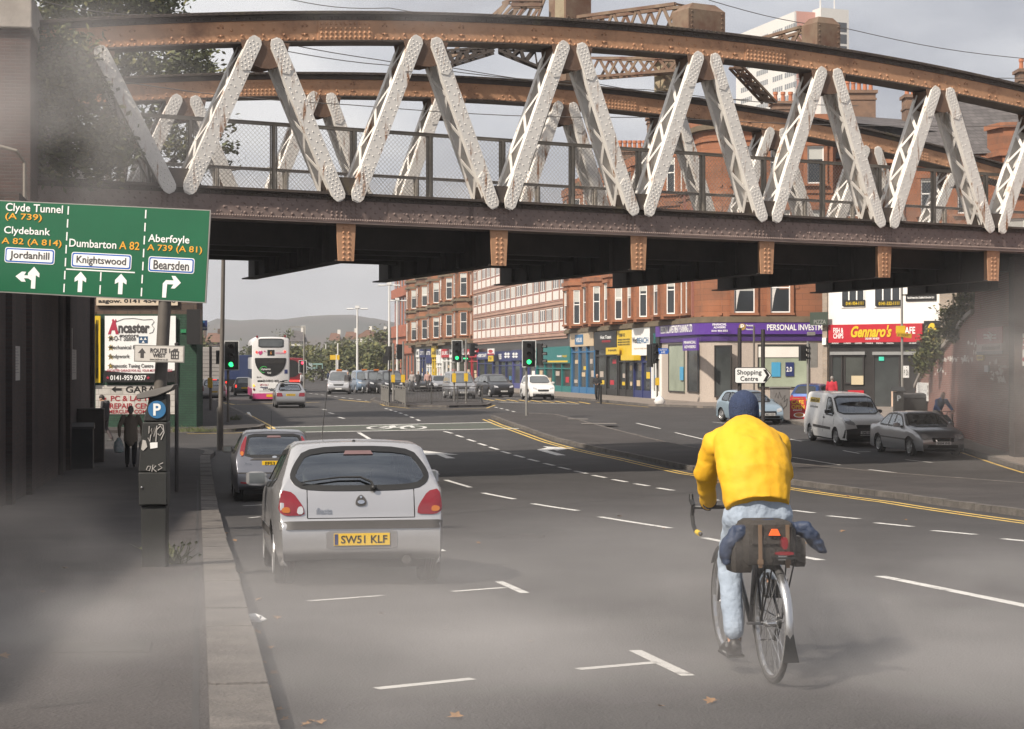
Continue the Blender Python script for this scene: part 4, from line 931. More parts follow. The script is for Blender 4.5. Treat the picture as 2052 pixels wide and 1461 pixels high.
GS.poly([(1868 + 9.5 * math.cos(a * math.pi / 10), 664 + 17 * math.sin(a * math.pi / 10)) for a in range(20)], .205, m_yel, o3); GS.poly([(1868 + 5 * math.cos(a * math.pi / 6), 666 + 8 * math.sin(a * math.pi / 6)) for a in range(12)], .213, m_black, o3)
for x0, x1, t_ in ((1687, 1734, '0141-954-1111'), (1753, 1806, '0141-332-1111')):
 (u0, z0), (u1, z1) = GS.uz(x0, 617), GS.uz(x1, 560); window(GS, (u0 + u1) / 2, z0, u1 - u0, z1 - z0 + .6, sash=False, mull=2, out=.03)
 o = GS.board('number_board', (x0 + 3, 602, x1 - 1, 614), m_black, .12, .04); GS.text(t_, x0 + 8, 604.5, x1 - 4, 611.5, .125, m_yel, o)
o = GS.board('number_board', (1815, 590, 1876, 602), m_black, .1, .05, label='black taxi hire board'); GS.text('Taxi & Private Hire, Chauffeur & Executive Cars', 1818, 594, 1872, 599, .11, m_wt, o)
m_alu = mk('brushed shutter rail', (.4, .4, .39), rough=.4, metal=.6, var=.1)
for x0, x1 in ((1663, 1733), (1748, 1846)): GS.board('shutter_rail', (x0, 705, x1, 711), m_alu, .2, .18)
glazing(GS, 1692, 712, 1732, 770, mk('cafe window', (.07, .075, .07), rough=.08, var=.4, scale=.6, spec=.8), .06); glazing(GS, 1666, 712, 1689, 806, m_shopglass, .06, 'shop_door'); glazing(GS, 1750, 712, 1804, 822, m_shopglass, .06)
GS.board('poster', (1706, 753, 1730, 771), paint((.5, .42, .28)), .12, .02); GS.board('poster', (1699, 782, 1731, 800), m_red, .12, .02); GS.board('poster', (1786, 783, 1796, 815), paint((.55, .4, .3)), .12, .02)
GS.board('neon_sign', (1761, 715, 1771, 723), mk('blue green neon', (.02, .3, .2), emit=(.05, .5, .35), es=.6), .14, .03)
o = GS.board('hanging_sign', (1623, 626, 1658, 651), paint((.045, .06, .045)), .55, .1); GS.text('PIZZA', 1631, 641, 1655, 649, .56, paint((.3, .3, .28)), o, 0.)
al = MB(); (u0, z0) = GS.uz(1655, 684, .1); al.box(u0 - .12, u0 + .12, -.3, -.16, z0 - .2, z0 + .2); al.box(u0 - .06, u0 + .06, -.31, -.301, z0 - .1, z0 + .08); GS.build(al, 'alarm_box', m_frame)
# ---------- sandstone tenement behind the cafe
bt = thing('tenement', 'red sandstone tenement with slate roof and corner bay rising behind the cafe at right', 'building', (20, 113, -.58))
BS = Seg((19.8, 112.4), (33, 108.5), bt); b = MB(); b.box(0, BS.L + 6, 0, 9, -.7, 14.6); BS.build(b, 'wall', m_sand)
for z, g in ((6.4, .15), (10.2, .15), (14.2, .4)): b = MB(); b.box(0, BS.L + 6, -g, -.001, z, z + .25); BS.build(b, 'string_course', m_stone)
for u in (1.5, 3.9, 6.2, 8.4):
 for z in (7.2, 11.0): window(BS, u, z, 1.1, 2.2, stone=m_stone, blind=.35 if u < 4 else .1)
b = MB(); ring = lambda z, g=0.: [(9.6 - g, .05, z), (10.6 - g, -1.4 - g, z), (13.6 + g, -1.4 - g, z), (14.6 + g, .05, z)]
b.loft([ring(-.5), ring(16.1)], 0); b.loft([ring(14.3, .25), ring(14.6, .25)], 1); b.loft([ring(16, .2), ring(16.3, .2)], 1); BS.build(b, 'bay', [m_sand, m_stone])
for u in (11.3, 12.9):
 for z in (8.6, 12.0): window(BS, u, z, 1.0, 1.9, stone=m_stone, out=1.4, blind=.5)
b = MB(); b.add([(-.3, -.4, 14.6), (BS.L + 6, -.4, 14.6), (BS.L + 6, 4.5, 18.9), (8.2, 4.5, 18.9), (BS.L + 6, 9.4, 14.6), (-.3, 9.4, 14.6)], [(0, 1, 2, 3), (3, 2, 4, 5), (0, 3, 5), (1, 4, 2)]); BS.build(b, 'roof', m_slate)
chimney(bt, 26.3, 116, 15.2, 2.0, 1.3, 3.7, 5); chimney(bt, 32.5, 112, 17, 2.0, 1.2, 2.9, 4)
# ---------- tower block
tw = thing('tower_block', 'tall white tower block with pink cladding strip rising behind the tenements', 'building', (64, 425, -1))
TA = Seg(V((449 / F * 452, 452, 0)), V((566 / F * 421, 421, 0)), tw); TB = Seg(V((566 / F * 421, 421, 0)), V((616 / F * 423, 423, 0)), tw); TC = Seg(V((616 / F * 421, 421, 0)), V((672 / F * 424, 424, 0)), tw)
m_tw = mk('white tower cladding', (.62, .6, .57), rough=.7, var=.06, scale=.05); m_tp = mk('pink tower cladding', (.5, .25, .2), rough=.7, var=.06, scale=.1)
b = MB(); b.box(0, TA.L, 0, .5, -1, 84.5); TA.build(b, 'wall', m_tw); b = MB(); b.box(.3, TB.L, 0, 1.2, -1, 84.6); TB.build(b, 'wall', m_tp); b = MB(); b.box(0, TC.L, -.6, 3, -1, 85.3); b.box(TC.L, TC.L + .5, .5, 3, -1, 83); TC.build(b, 'wall', [m_tw])
for fl in range(11):
 z = 80.6 - fl * 2.75
 for u0, n in ((3, 6), (12, 6), (21, 5), (27.5, 6)):
  b = MB()
  for k in range(n): b.box(u0 + k * 1.1, u0 + k * 1.1 + .8, -.05, -.005, z, z + 1.2)
  TA.build(b, 'window', mk('tower window', (.2, .21, .22), rough=.2, var=.1, scale=.1))
 b = MB(); b.box(TC.L - 3.2, TC.L - .6, -.65, -.605, z - .6, z + 1.6); TC.build(b, 'window', m_pane); b = MB(); b.box(.4, TB.L - .1, -.06, -.001, z - .9, z - .75); TB.build(b, 'cladding_joint', m_tw)
b = MB(); b.tube([(TC.L * .2, 2, 85), (TC.L * .2, 2, 91)], .2, 6); b.tube([(TC.L * .7, 2, 85), (TC.L * .7, 2, 89)], .15, 6); TC.build(b, 'mast', m_tw)
# ---------- left hand wall, abutment pier
m_wallb = brick('sooty brown brick', (.085, .052, .043), (.05, .034, .03), (.07, .06, .054), soot=(.022, .019, .019), sthr=.52)
m_conc = mk('stained concrete coping', (.3, .27, .24), rough=.9, var=.25, scale=2, bump=.3, bscale=20)
def wpt(y): return V((wallx(y), y, 0))
lw = thing('brick_wall', 'long dark sooty brick wall with pilasters along the left pavement', 'wall', tuple(wpt(7) + V((0, 0, prof(7)))))
LW = Seg(wpt(6.6), wpt(60.5), lw)
def wy(y): return (wpt(y) - LW.p).length
b = MB(); b.box(0, wy(28), .0, .6, -1.5, 2.95); b.box(wy(28), wy(36), .0, .6, -1.5, 4.3); b.box(wy(36), LW.L, 0, .8, -1.5, 5.2); LW.build(b, 'wall', m_wallb)
b = MB(); b.box(-.1, wy(28) - .0, -.08, .7, 2.951, 3.1); b.box(wy(28) + .01, wy(36), -.08, .7, 4.301, 4.5); LW.build(b, 'coping', m_conc)
for y in (12, 18, 24, 33.8, 37.8, 49, 60): b = MB(); u = wy(y); b.box(u - .3, u + .3, -.12, -.001, -1.5, 2.9 if y < 28 else 4.25 if y < 36 else 5.15); LW.build(b, 'pilaster', m_wallb)
b = MB(); pts = [(wy(43.2), z) for z in (-.9, 5)]; b.tube([(wy(43.2), -.28, -.9), (wy(43.2), -.28, 5)], .06, 8); LW.build(b, 'downpipe', m_dark)
for (x0, y0, x1, y1), l in (((25, 693, 37, 762), 'weathered white paper notice on the left wall nearest the camera'), ((133, 655, 143, 728), 'taller white notice high on the left brick wall by the garage'), ((142, 700, 151, 760), 'narrow white notice low on the left brick wall beside the taller one')):
 (u0, z1), (u1, z0) = LW.uz(x0, y0, .01), LW.uz(x1, y1, .01); nn = thing('notice', l, 'notice', tuple(LW.p + LW.e * u0 - LW.y * .02 + V((0, 0, z0))), LW.a, 'paper notices on the left wall')
 b = MB(); b.box(0, u1 - u0, -.02, .0, 0, z1 - z0); b.build('sheet', mk('grimy white sheet', (.42, .4, .37), rough=.8, var=.15, scale=2), nn)
 b = MB()
 for k in range(9): b.box((u1 - u0) * .12, (u1 - u0) * (.55 + .3 * ((k * 7) % 3) / 2), -.023, -.0201, (z1 - z0) * (.9 - k * .085), (z1 - z0) * (.925 - k * .085))
 b.build('lettering', paint((.12, .12, .12)), nn)
pier = thing('abutment_pier', 'weathered brick bridge pier with concrete coping block at top left', 'pier', tuple(wpt(38.2) + V((-2.3, 0, -1))), RYAW)
b = MB(); b.box(-9, 2.25, 0, 12, .0, 10.15); b.build('brickwork', brick('mottled red brown brick', (.13, .065, .052), (.09, .05, .042), (.12, .1, .09), soot=(.04, .033, .03), sthr=.5), pier)
b = MB(); b.box(-9.2, 2.3, -.15, 12, 9.95 - .0, 10.7); bevel(b.build('coping', m_conc, pier), .03)
hr = MB()
for z in (7.35, 6.35): hr.tube([(-6, -.9, z - .0), (1.6, -.9, z), (2.05, -.9, z - .12), (2.2, -.75, z - .35), (2.2, -.75, 5.6)], .035, 8)
hr.tube([(-6, -.9, 5.55), (2.2, -.75, 5.55)], .05, 8); hr.box(-6, 2.25, -1.0, -.1, 5.3, 5.5)
for x in (-3.4, -1., 1.2): hr.tube([(x, -.9, 5.5), (x, -.9, 7.35)], .03, 6)
hr.build('handrail', m_fence, pier)
# ---------- garage gable wall with its signs
gb = thing('garage_building', 'dark green painted brick garage building covered with painted advertising', 'building', (-15.4, 75, -.9))
GG = Seg((-841 / F * 75, 75), (-632 / F * 75, 75), gb); SG = Seg(V((-632 / F * 75, 75, 0)), V((-632 / F * 75, 75, 0)) + RD * 55, gb)
m_gbr = brick('dark green painted brick', (.02, .06, .035), (.018, .05, .03), (.014, .035, .024), bw=.3, bh=.1); m_rubble = brick('brown rubble', (.1, .065, .045), (.07, .05, .04), (.05, .04, .035), bw=.5, bh=.25)
b = MB(); b.box(0, GG.L, 0, 1.5, -1.2, 3.85, 0); b.box(-3, -.001, .2, 1.5, -1.2, 4.6, 1); b.box(0, GG.L, .02, 1.5, 3.851, 4.5, 1); GG.build(b, 'wall', [m_gbr, m_rubble])
b = MB(); b.box(1.55, 45, .3, 6, -1.2, 4.4); SG.build(b, 'wall', [m_rubble])
wb = MB(); (u0, z1), (u1, z0) = GG.uz(192, 772), GG.uz(352, 830); wb.box(u0, u1, -.03, -.001, z0, z1); o = GG.build(wb, 'painted_panel', brick('flaking white painted stone', (.5, .47, .43), (.42, .4, .37), (.3, .27, .24), bw=.5, bh=.25))
GG.text('GARAGE', 252, 774, 338, 787, .035, m_black, o); GG.poly([(223, 780), (232, 774), (232, 778), (244, 778), (244, 783), (232, 783), (232, 787)], .031, m_black, o, 'arrow'); m_dred = paint((.3, .02, .03))
GG.text('PC & LAPTOP', 222, 793, 318, 804, .035, m_dred, o); GG.text('REPAIR CENTRE', 220, 808, 326, 819, .035, m_dred, o); GG.text('MERCURY COMPUTERS', 218, 821, 330, 829, .035, m_dred, o)
GG.poly([(199, 799), (207, 793), (207, 797), (213, 797), (213, 801), (207, 801), (207, 805)], .031, m_dred, o, 'arrow')
bbd = thing('billboard', 'white garage billboard with red spanner letter and black phone band on green wall', 'billboard', tuple(GG.p + V((0, 0, 2))))
BB = Seg(GG.p - GG.y * .06, GG.p - GG.y * .06 + GG.e * 4.37, bbd); BB.rl = V(bbd.location)
o = BB.board('panel', (210, 633, 352, 766), m_wt, .1, .1)
o_ = BB.board('phone_band', (207, 748, 350, 766), m_black, .11, .03)
BB.poly([(208, 742), (240, 746), (280, 749), (320, 748), (350, 742), (350, 750), (208, 750)], .112, m_black, None, 'phone_band')
m_gry = paint((.07, .065, .065)); m_dr2 = paint((.38, .03, .06)); m_star = paint((.42, .3, .06))
BB.text('ncaster', 237, 648, 300, 668, .105, m_gry, None, .045); BB.text('motors', 240, 662.5, 278, 670, .108, m_gry, None, .03) if False else BB.text('motors', 240, 669.5, 278, 676, .105, m_gry, None, .03)
BB.poly([(216, 670), (225, 645), (224, 641), (227, 639), (230, 643), (232, 639), (234, 643), (232, 647), (238, 670), (232, 670), (230, 662), (224, 662), (222, 670)], .104, m_dr2, None, 'spanner_letter')
cv = MB(); q = [BB.uz(x, y, .105) for x, y in ((232, 645), (248, 639), (268, 638), (288, 641), (305, 640), (309, 645), (304, 651), (309, 658), (306, 666), (299, 668))]; cv.tube([(u, -.108, z) for u, z in q], .012, 5); BB.build(cv, 'swoosh', m_gry)
for yy, t_, x1 in ((677, 'M-O-T Station', 272), (696, 'Mechanical Repairs', 296), (714, 'Bodywork', 260), (733, 'Diagnostic Tuning Centre', 307)):
 BB.poly([(222 + (7 if a % 2 == 0 else 3) * math.sin(a * math.pi / 5), yy + 1 - (7 if a % 2 == 0 else 3) * math.cos(a * math.pi / 5)) for a in range(10)], .104, m_star, None, 'star'); BB.text(t_, 219, yy - 4, x1, yy + 6, .115, m_gry, None, .01)
o = BB.board('test_station_plate', (278, 674, 296, 688), paint((.03, .08, .16)), .11, .02)
for cx_, cy_ in ((283, 679), (291, 679), (287, 685)): BB.poly([(cx_ - 3, cy_ + (2 if cy_ < 682 else 2)), (cx_ + 3, cy_ + 2), (cx_, cy_ - 3)], .115, m_wt, o, 'triangle')
BB.text('ANCASTER GARAGE FOR ALL YOUR MOTORING NEEDS', 214, 740, 345, 745, .115, m_dr2, None, .01); BB.text('0141-959 0057', 221, 752, 293, 762, .125, m_wt, None, .02)
for cx_ in (216, 297): BB.poly([(cx_ + (4 if a % 2 == 0 else 1.7) * math.sin(a * math.pi / 5), 757 - (4 if a % 2 == 0 else 1.7) * math.cos(a * math.pi / 5)) for a in range(10)], .125, m_dr2, None, 'star')
o = GG.board('hoarding', (193, 594, 356, 612), paint((.6, .5, .38)), .12, .1); GG.text('asgow. 0141 454 6700', 197, 599, 352, 609, .125, m_black, o, .03)
ys_ = thing('advert_board', 'tall narrow yellow advert board at left edge of the green wall', 'sign', tuple(GG.p + V((.1, 0, 1)))); YS = Seg(GG.p - GG.y * .08, GG.p - GG.y * .08 + GG.e, ys_); o = YS.board('panel', (186, 633, 201, 767), m_yel, .08, .08); YS.text('CLEARANCE', 192, 640, 197, 760, .085, m_black, o)
rs_ = thing('advert_board', 'faded red and white hoarding panels beside the yellow board', 'sign', tuple(GG.p + V((-1, 0, 1)))); RS = Seg(GG.p - GG.y * .3, GG.p - GG.y * .3 + GG.e, rs_)
o = RS.board('panel', (167, 640, 186, 682), paint((.5, .44, .4)), .05, .05); RS.text('TAXI', 170, 655, 183, 668, .055, m_dr2, o); RS.poly([(164, 602), (172, 600), (168, 640), (164, 668), (161, 668), (163, 640)], .08, paint((.5, .07, .03)), None, 'red_edge'); RS.board('panel', (168, 683, 187, 760), paint((.33, .32, .32)), .05, .05)
o = GG.board('bracket_box', (374, 620, 401, 690), m_black, .55, .5); GG.board('green_plate', (362, 660, 373, 667), paint((.02, .2, .08)), .05, .03)
ds = thing('hanging_sign', 'small dark blue dentist sign projecting beyond the black box', 'sign', tuple(W(407, 655, 84))); DS = Seg(W(398, 655, 84), W(418, 655, 84), ds); o = DS.board('panel', (398, 642, 415, 662), m_blu, .04, .06); DS.text('DENTIST', 400, 655.5, 414, 660, .045, m_wt, o); DS.text('g', 403, 643, 411, 654, .045, m_lblue, o, shear=.3)
# ---------- right hand wing wall under and beyond the bridge
m_rb = brick('weathered red brick', (.26, .085, .06), (.2, .07, .055), (.3, .25, .22), soot=(.1, .06, .05), sthr=.6)
rw = thing('brick_wing_wall', 'red brick wing wall with sloping top and peeling white paint beside the right pavement', 'wall', (17, 66, -1))
RA, RB = V((18.6, 83, 0)), V((15.2, 47, 0)); RW = Seg(RA, RB, rw)
b = MB(); uu = [(RW.uz(x, y)) for x, y in ((1836, 778), (1852, 742), (1900, 690), (1935, 642), (1952, 628))]
b.prism([(0, -1.6)] + [(0, .3)] + uu + [(uu[-1][0] + .5, 5.2), (RW.L, 5.2), (RW.L, -1.6)], 0, .9); RW.build(b, 'wall', m_rb)
b = MB()
for (a, za), (c_, zc) in zip(uu, uu[1:]): b.bar((a, .4, za + .08), (c_, .4, zc + .08), 1.05, .16, up=(0, 0, 1))
RW.build(b, 'coping', m_conc)
for i, x in enumerate((2050,)): u = RW.uz(x, 800)[0]; b = MB(); b.box(u - .5, u + .5, -.35, -.001, -1.6, 5.15); RW.build(b, 'pilaster', m_wallb)
fp_ = MB(); rnd = random.Random(5)
for x, y, n in ((1955, 690, 14), (1935, 720, 26), (1905, 719, 18), (1880, 745, 8), (2000, 740, 26), (2010, 760, 10), (1960, 705, 10)):
 for k in range(n):
  cx_, cy_ = x + rnd.gauss(0, 12), y + rnd.gauss(0, 3 if x != 2000 else 9); u, z = RW.uz(cx_, cy_); ww, hh = rnd.uniform(.1, .4), rnd.uniform(.03, .12); pts = [(u + ww * math.cos(a) * rnd.uniform(.5, 1), z + hh * math.sin(a) * rnd.uniform(.5, 1)) for a in [q * math.pi / 4 for q in range(8)]]; fp_.prism(pts, -.003 - k * .0001 - (x - 1880) * .00001, .0)
RW.build(fp_, 'peeling_paint', mk('old white paint', (.6, .56, .52), rough=.8))
def wallsign(seg, lab, cat, box, mat, name='notice', out=.06, grp=None):
 u, z = seg.uz((box[0] + box[2]) / 2, box[3]); t = thing(name, lab, cat, tuple(seg.p + seg.e * u + V((0, 0, z))), 0, grp); s_ = Seg(seg.p - seg.y * .01, seg.p + seg.e * seg.L - seg.y * .01, t); return t, s_, s_.board('panel', box, mat, out, out)
t, s_, o = wallsign(RW, 'red and grey railway station name sign on the right wing wall', 'sign', (1957, 660, 2008, 709), paint((.42, .36, .34)), 'station_sign', .25)
s_.board('red_field', (1957, 660, 2008, 687), paint((.3, .02, .035)), .26, .03); s_.text('Anniesland', 1967, 692, 2003, 701, .26, m_black, None); s_.board('foot_band', (1957, 705, 2008, 709), paint((.04, .07, .1)), .262, .03)
b = MB()
for pts in ([(1971, 670), (1996, 670), (1996, 672.3), (1971, 672.3)], [(1971, 676.5), (1996, 676.5), (1996, 678.8), (1971, 678.8)], [(1979, 665), (1982.5, 665), (1990, 670.5), (1986, 671.5)], [(1982.5, 677), (1986, 671.5), (1990, 672), (1985, 677.5)], [(1977, 671), (1981, 671), (1988, 683), (1984.5, 683)]): b.prism([s_.uz(x, y, .29) for x, y in pts], -.296 - .001 * len(b.v) / 100, -.285)
s_.build(b, 'double_arrow_emblem', m_wt)
t, s_, o = wallsign(RW, 'white notice with grey print low on the red brick wing wall', 'notice', (1836, 766, 1858, 804), m_wt)
for k in range(8): s_.board('lettering', (1839, 769 + k * 4, 1839 + (14, 9, 16, 17, 8, 12, 15, 10)[k], 770.4 + k * 4), paint((.2, .2, .2)), .065, .01)
t, s_, o = wallsign(RW, 'small pale blue notice below the station sign', 'notice', (1972, 732, 1980, 746), paint((.4, .43, .48)))
t, s_, o = wallsign(RW, 'yellow label plate under the station sign', 'notice', (1957, 712, 1970, 722), m_yel); s_.text('1024', 1959, 714, 1968, 720, .065, m_black, None)
t, s_, o = wallsign(RW, 'white panel with red letters and arrow at the right edge', 'sign', (2044, 669, 2085, 733), m_wt, 'advert_sign', .1); s_.text('GET', 2046, 677, 2068, 688, .105, m_dr2, None); s_.text('FISH', 2046, 693, 2075, 703, .105, m_dr2, None); s_.poly([(2046, 720), (2054, 714), (2054, 718), (2070, 718), (2070, 722), (2054, 722), (2054, 726)], .105, m_dr2, None, 'arrow')
# ================================================================== trees, shrubs, far houses
m_leafs = [mk('leaf green dark', (.05, .062, .022), rough=.7, var=.2, scale=1), mk('leaf green', (.085, .098, .03), rough=.7, var=.2, scale=1), mk('leaf olive', (.14, .135, .045), rough=.7, var=.2, scale=1)]
m_bark = mk('bark', (.09, .07, .05), rough=.95, var=.3, scale=4)
def leaves(mb, blobs, n, size, rnd, drop=0.):
 """leaf sized faces in clumps spread through the ellipsoids (centre, radii)"""
 tot = sum(b[1][0] * b[1][1] * b[1][2] for b in blobs)
 for c, r in blobs:
  m = max(6, int(n * r[0] * r[1] * r[2] / tot)); nc = max(3, m // 26)
  for q in range(nc):
   d = V((rnd.gauss(0, 1), rnd.gauss(0, 1), rnd.gauss(0, 1))).normalized() * rnd.uniform(.45, 1.03) ** .5
   cc_ = V((c[0] + d.x * r[0], c[1] + d.y * r[1], c[2] + d.z * r[2])); cs = size * rnd.uniform(2., 4.5); tone = rnd.choice((0, 1, 1, 2))
   for k in range(m // nc):
    p = cc_ + V((rnd.gauss(0, 1), rnd.gauss(0, 1), rnd.gauss(0, .8))) * cs * .6
    a = V((rnd.uniform(-1, 1), rnd.uniform(-1, 1), rnd.uniform(-.6, .6))).normalized(); b_ = a.cross(V((rnd.uniform(-1, 1), rnd.uniform(-1, 1), rnd.uniform(-1, 1)))).normalized()
    s_ = size * rnd.uniform(.6, 1.3); mb.add([p - a * s_, p + b_ * s_ * .45, p + a * s_, p - b_ * s_ * .45], [(0, 1, 2, 3)], tone if rnd.random() < .75 else rnd.choice((0, 1, 2)))
def tree(name, label, loc, trunk_h, rad, blobs, n, size, seed=1, group=None, cat='tree'):
 t = thing(name, label, cat, loc, 0, group); rnd = random.Random(seed); b = MB()
 b.tube([(0, 0, -.3), (rad * .3, 0, trunk_h * .5), (0, rad * .5, trunk_h)], [rad * 1.3, rad, rad * .7], 8)
 for c, r in blobs[:9]: b.tube([(0, rad * .3, trunk_h * .75), ((c[0]) * .5, c[1] * .5, (trunk_h + c[2]) / 2 + .2), tuple(c)], [rad * .5, rad * .3, rad * .1], 6)
 b.build('trunk', m_bark, t, True); l = MB(); leaves(l, blobs, n, size, rnd); l.build('crown', m_leafs, t); return t
def blobs_px(boxes, d, loc, dep=1.):
 o = []
 for x0, y0, x1, y1 in boxes:
  a, b = W(x0, y0, d), W(x1, y1, d); c = (a + b) / 2 - V(loc); o.append(((c.x, c.y, c.z), (abs(b.x - a.x) / 2, abs(b.x - a.x) / 2 * dep, abs(a.z - b.z) / 2)))
 return o
loc = V((-17.4, 78, -.9))
tree('broadleaf_tree', 'tall leafy tree rising behind the left end of the bridge arch', tuple(loc), 9, .3, blobs_px([(60, -90, 330, 60), (180, -60, 370, 60), (250, 60, 430, 190), (300, 100, 425, 200), (120, 40, 300, 180), (330, 220, 465, 340), (200, 180, 360, 330), (0, -40, 150, 90), (280, -30, 350, 40)], 78, loc), 21000, .15, 3)
loc = V((-12.2, 41.3, 5.2))
tree('buddleia_shrub', 'straggling shrub growing out of the brick pier over the arch end', tuple(loc), 1.6, .06, blobs_px([(60, 60, 190, 170), (20, 120, 160, 240), (100, 150, 215, 240), (20, 60, 110, 160), (130, 230, 250, 360), (60, 230, 170, 370), (170, 260, 260, 330)], 40.6, loc, .6), 9000, .085, 5, cat='shrub')
rnd = random.Random(11)
for k, (x, y, w_, h_, d) in enumerate(((1905, 640, 40, 60, 70), (1870, 690, 36, 60, 74), (1945, 612, 60, 50, 68), (1850, 718, 18, 34, 77), (1985, 600, 40, 40, 66))):
 c = W(x, y + h_ / 2, d); loc = V((c.x + .5, c.y + .5, c.z)); tree('ivy_shrub', ('green shrub sprouting from the sloping wall top', 'small bright shrub hanging beside the white cafe wall', 'dry grassy bush at the top of the wing wall', 'little leafy shoot low on the wing wall slope', 'tangled brambles beneath the bridge end')[k], tuple(loc), .5, .03, blobs_px([(x - w_ / 2, y - h_ / 2, x + w_ / 2, y + h_ / 2), (x - w_ / 3, y, x + w_ / 2, y + h_ * .7)], d, loc, .7), 1600, .085, 20 + k, cat='shrub')
gv = MB(); rnd = random.Random(4)
for (x0, y0), (x1, y1) in (((1838, 772), (1860, 738)), ((1860, 738), (1900, 690)), ((1900, 690), (1936, 642)), ((1936, 640), (1985, 625))):
 for k in range(170):
  t = rnd.random(); u, z = RW.uz(x0 + (x1 - x0) * t, y0 + (y1 - y0) * t); p = RW.p + RW.e * u + RW.y * rnd.uniform(0, .9) + V((0, 0, z + .1)); d = V((rnd.gauss(0, .25), rnd.gauss(0, .25), rnd.uniform(.15, .6))); gv.add([p, p + V((.02, -.02, 0)), p + d], [(0, 1, 2)], 0)
tag(gv.build('dry_grass', mk('straw grass', (.28, .22, .11), rough=1, var=.2)), kind='stuff')
# weeds at the machine foot and the garage wall
def tuft(label, c, w_, h_, n, seed, col=0):
 t = MB(); rnd = random.Random(seed)
 for k in range(n):
  p = V((rnd.gauss(0, w_), rnd.gauss(0, w_ * .4), 0)); d = V((rnd.gauss(0, .12), rnd.gauss(0, .12), h_ * rnd.uniform(.3, 1))); t.add([p, p + V((.012, 0, 0)), p + d * .6 + V((.01, 0, 0)), p + d], [(0, 1, 2, 3)])
  q = p + d * rnd.uniform(.3, 1); s_ = .018; t.add([q + V((-s_, 0, 0)), q + V((0, -.01, -s_)), q + V((s_, .01, .005)), q + V((0, 0, s_))], [(0, 1, 2, 3)])
 o = t.build('weed', m_leafs[1]); o.location = c; return tag(o, label, 'weed')
tuft('small green weed growing at the foot of the ticket machine', G(345, 1130, H), .06, .28, 60, 2)
tuft('low grass tuft along the green garage wall', G(420, 866, H) + V((-.8, .4, 0)), .55, .25, 260, 3)
tuft('little weed at the base of the signal post on the left corner', G(470, 842, H), .12, .3, 60, 6)
# trees in the middle distance
for k, (x, yt, yb, w_, d) in enumerate(((575, 668, 790, 40, 330), (612, 690, 775, 60, 300), (645, 700, 780, 70, 270), (690, 695, 780, 60, 262), (735, 690, 778, 70, 255), (762, 700, 778, 40, 250), (715, 674, 720, 60, 420), (668, 684, 730, 40, 430), (745, 680, 720, 44, 440), (765, 655, 740, 30, 300), (590, 700, 780, 40, 240), (395, 665, 760, 36, 260), (505, 694, 740, 30, 300))):
 c = G(x, 790) if False else V(((x - CX) / F * d, d, -.7)); ww = w_ / F * d
 tree('street_tree', ('tree just beyond the tall bus roof', 'bushy tree right of the bus', 'wide tree mass between bus and taxis', 'dull green tree behind the silver taxi', 'broad tree behind the lamp column', 'tree behind the signal pair', 'hillside tree left of the white houses', 'rounded tree on the far hillside', 'hillside tree above the taxis', 'dark narrow tree beside the brick office', 'low tree directly behind the gantry sign', 'tree behind the blue dentist sign', 'small treetop over the lorry')[k], tuple(c), 2.0 + (.0 if d < 400 else 2), .18, [((0, 0, (CY - (yt + 730) / 2) / F * d + 2.5 if d > 400 else (CZ + (CY - yt) / F * d + .7) * .62), (ww * .55, ww * .5, (CZ + (CY - yt) / F * d + .7) * .4 if d < 400 else (730 - yt) / F * d * .5)), ((ww * .25, .2, (CZ + (CY - yt) / F * d) * .5), (ww * .35, ww * .3, 2.2)), ((-ww * .3, -.2, (CZ + (CY - yt) / F * d) * .45), (ww * .32, ww * .3, 2.0))], 1500, .32 if d < 400 else .4, 40 + k, 'trees in the middle distance')
m_harl = mk('white harling', (.62, .6, .55), rough=.9, var=.05); m_tile = mk('red roof tiles', (.15, .08, .055), rough=.9, var=.15, scale=1)
def house(label, x, y, w_, d, hz, roofm, wallm, rz=0):
 c = W(x, y, d); h = thing('far_house', label, 'house', tuple(c), rz, 'small houses on the far rise'); ww = w_ / F * d; b = MB(); b.box(-ww / 2, ww / 2, -3, 3, -6, hz); b.build('wall', wallm, h)
 b = MB(); b.add([(-ww / 2 - .3, -3.4, hz), (ww / 2 + .3, -3.4, hz), (ww / 2 + .3, 3.4, hz), (-ww / 2 - .3, 3.4, hz), (-ww / 2, 0, hz + 2), (ww / 2, 0, hz + 2)], [(0, 1, 5, 4), (2, 3, 4, 5), (0, 4, 3), (1, 2, 5), (3, 2, 1, 0)]); rf_ = b.build('roof', roofm, h); b = MB(); b.box(ww * .25, ww * .25 + .8, -.4, .4, hz + .8, hz + 2.9); b.build('chimney', wallm, rf_)
 for k in (-.25, .2): b = MB(); b.box(ww * k - .6, ww * k + .6, -3.06, -3.001, hz - 2.2, hz - .8); b.build('window', m_pane, h)
for a in (('white gabled house with red roof above the trees', 740, 697, 22, 450, 2.5, m_tile, m_harl, 1.2), ('pale house at the right of the row above the taxis', 765, 697, 16, 455, 2.5, m_slate, m_harl), ('red roofed house left of the white gable', 705, 700, 22, 460, 2.5, m_tile, m_harl), ('house with white chimneys further left on the rise', 672, 702, 18, 470, 2.5, m_tile, m_harl), ('low red roofed house glimpsed over the lorry', 430, 710, 26, 380, 2.5, m_tile, m_rubble), ('house with white gable glimpsed right of the bus', 598, 712, 22, 330, 2.5, m_slate, m_harl), ('long house roof beyond the parked lorry', 400, 712, 24, 390, 2.5, m_tile, m_rubble), ('grey gabled house beside the brick office', 790, 712, 34, 320, 3, m_slate, m_rubble, .9)): house(*a)
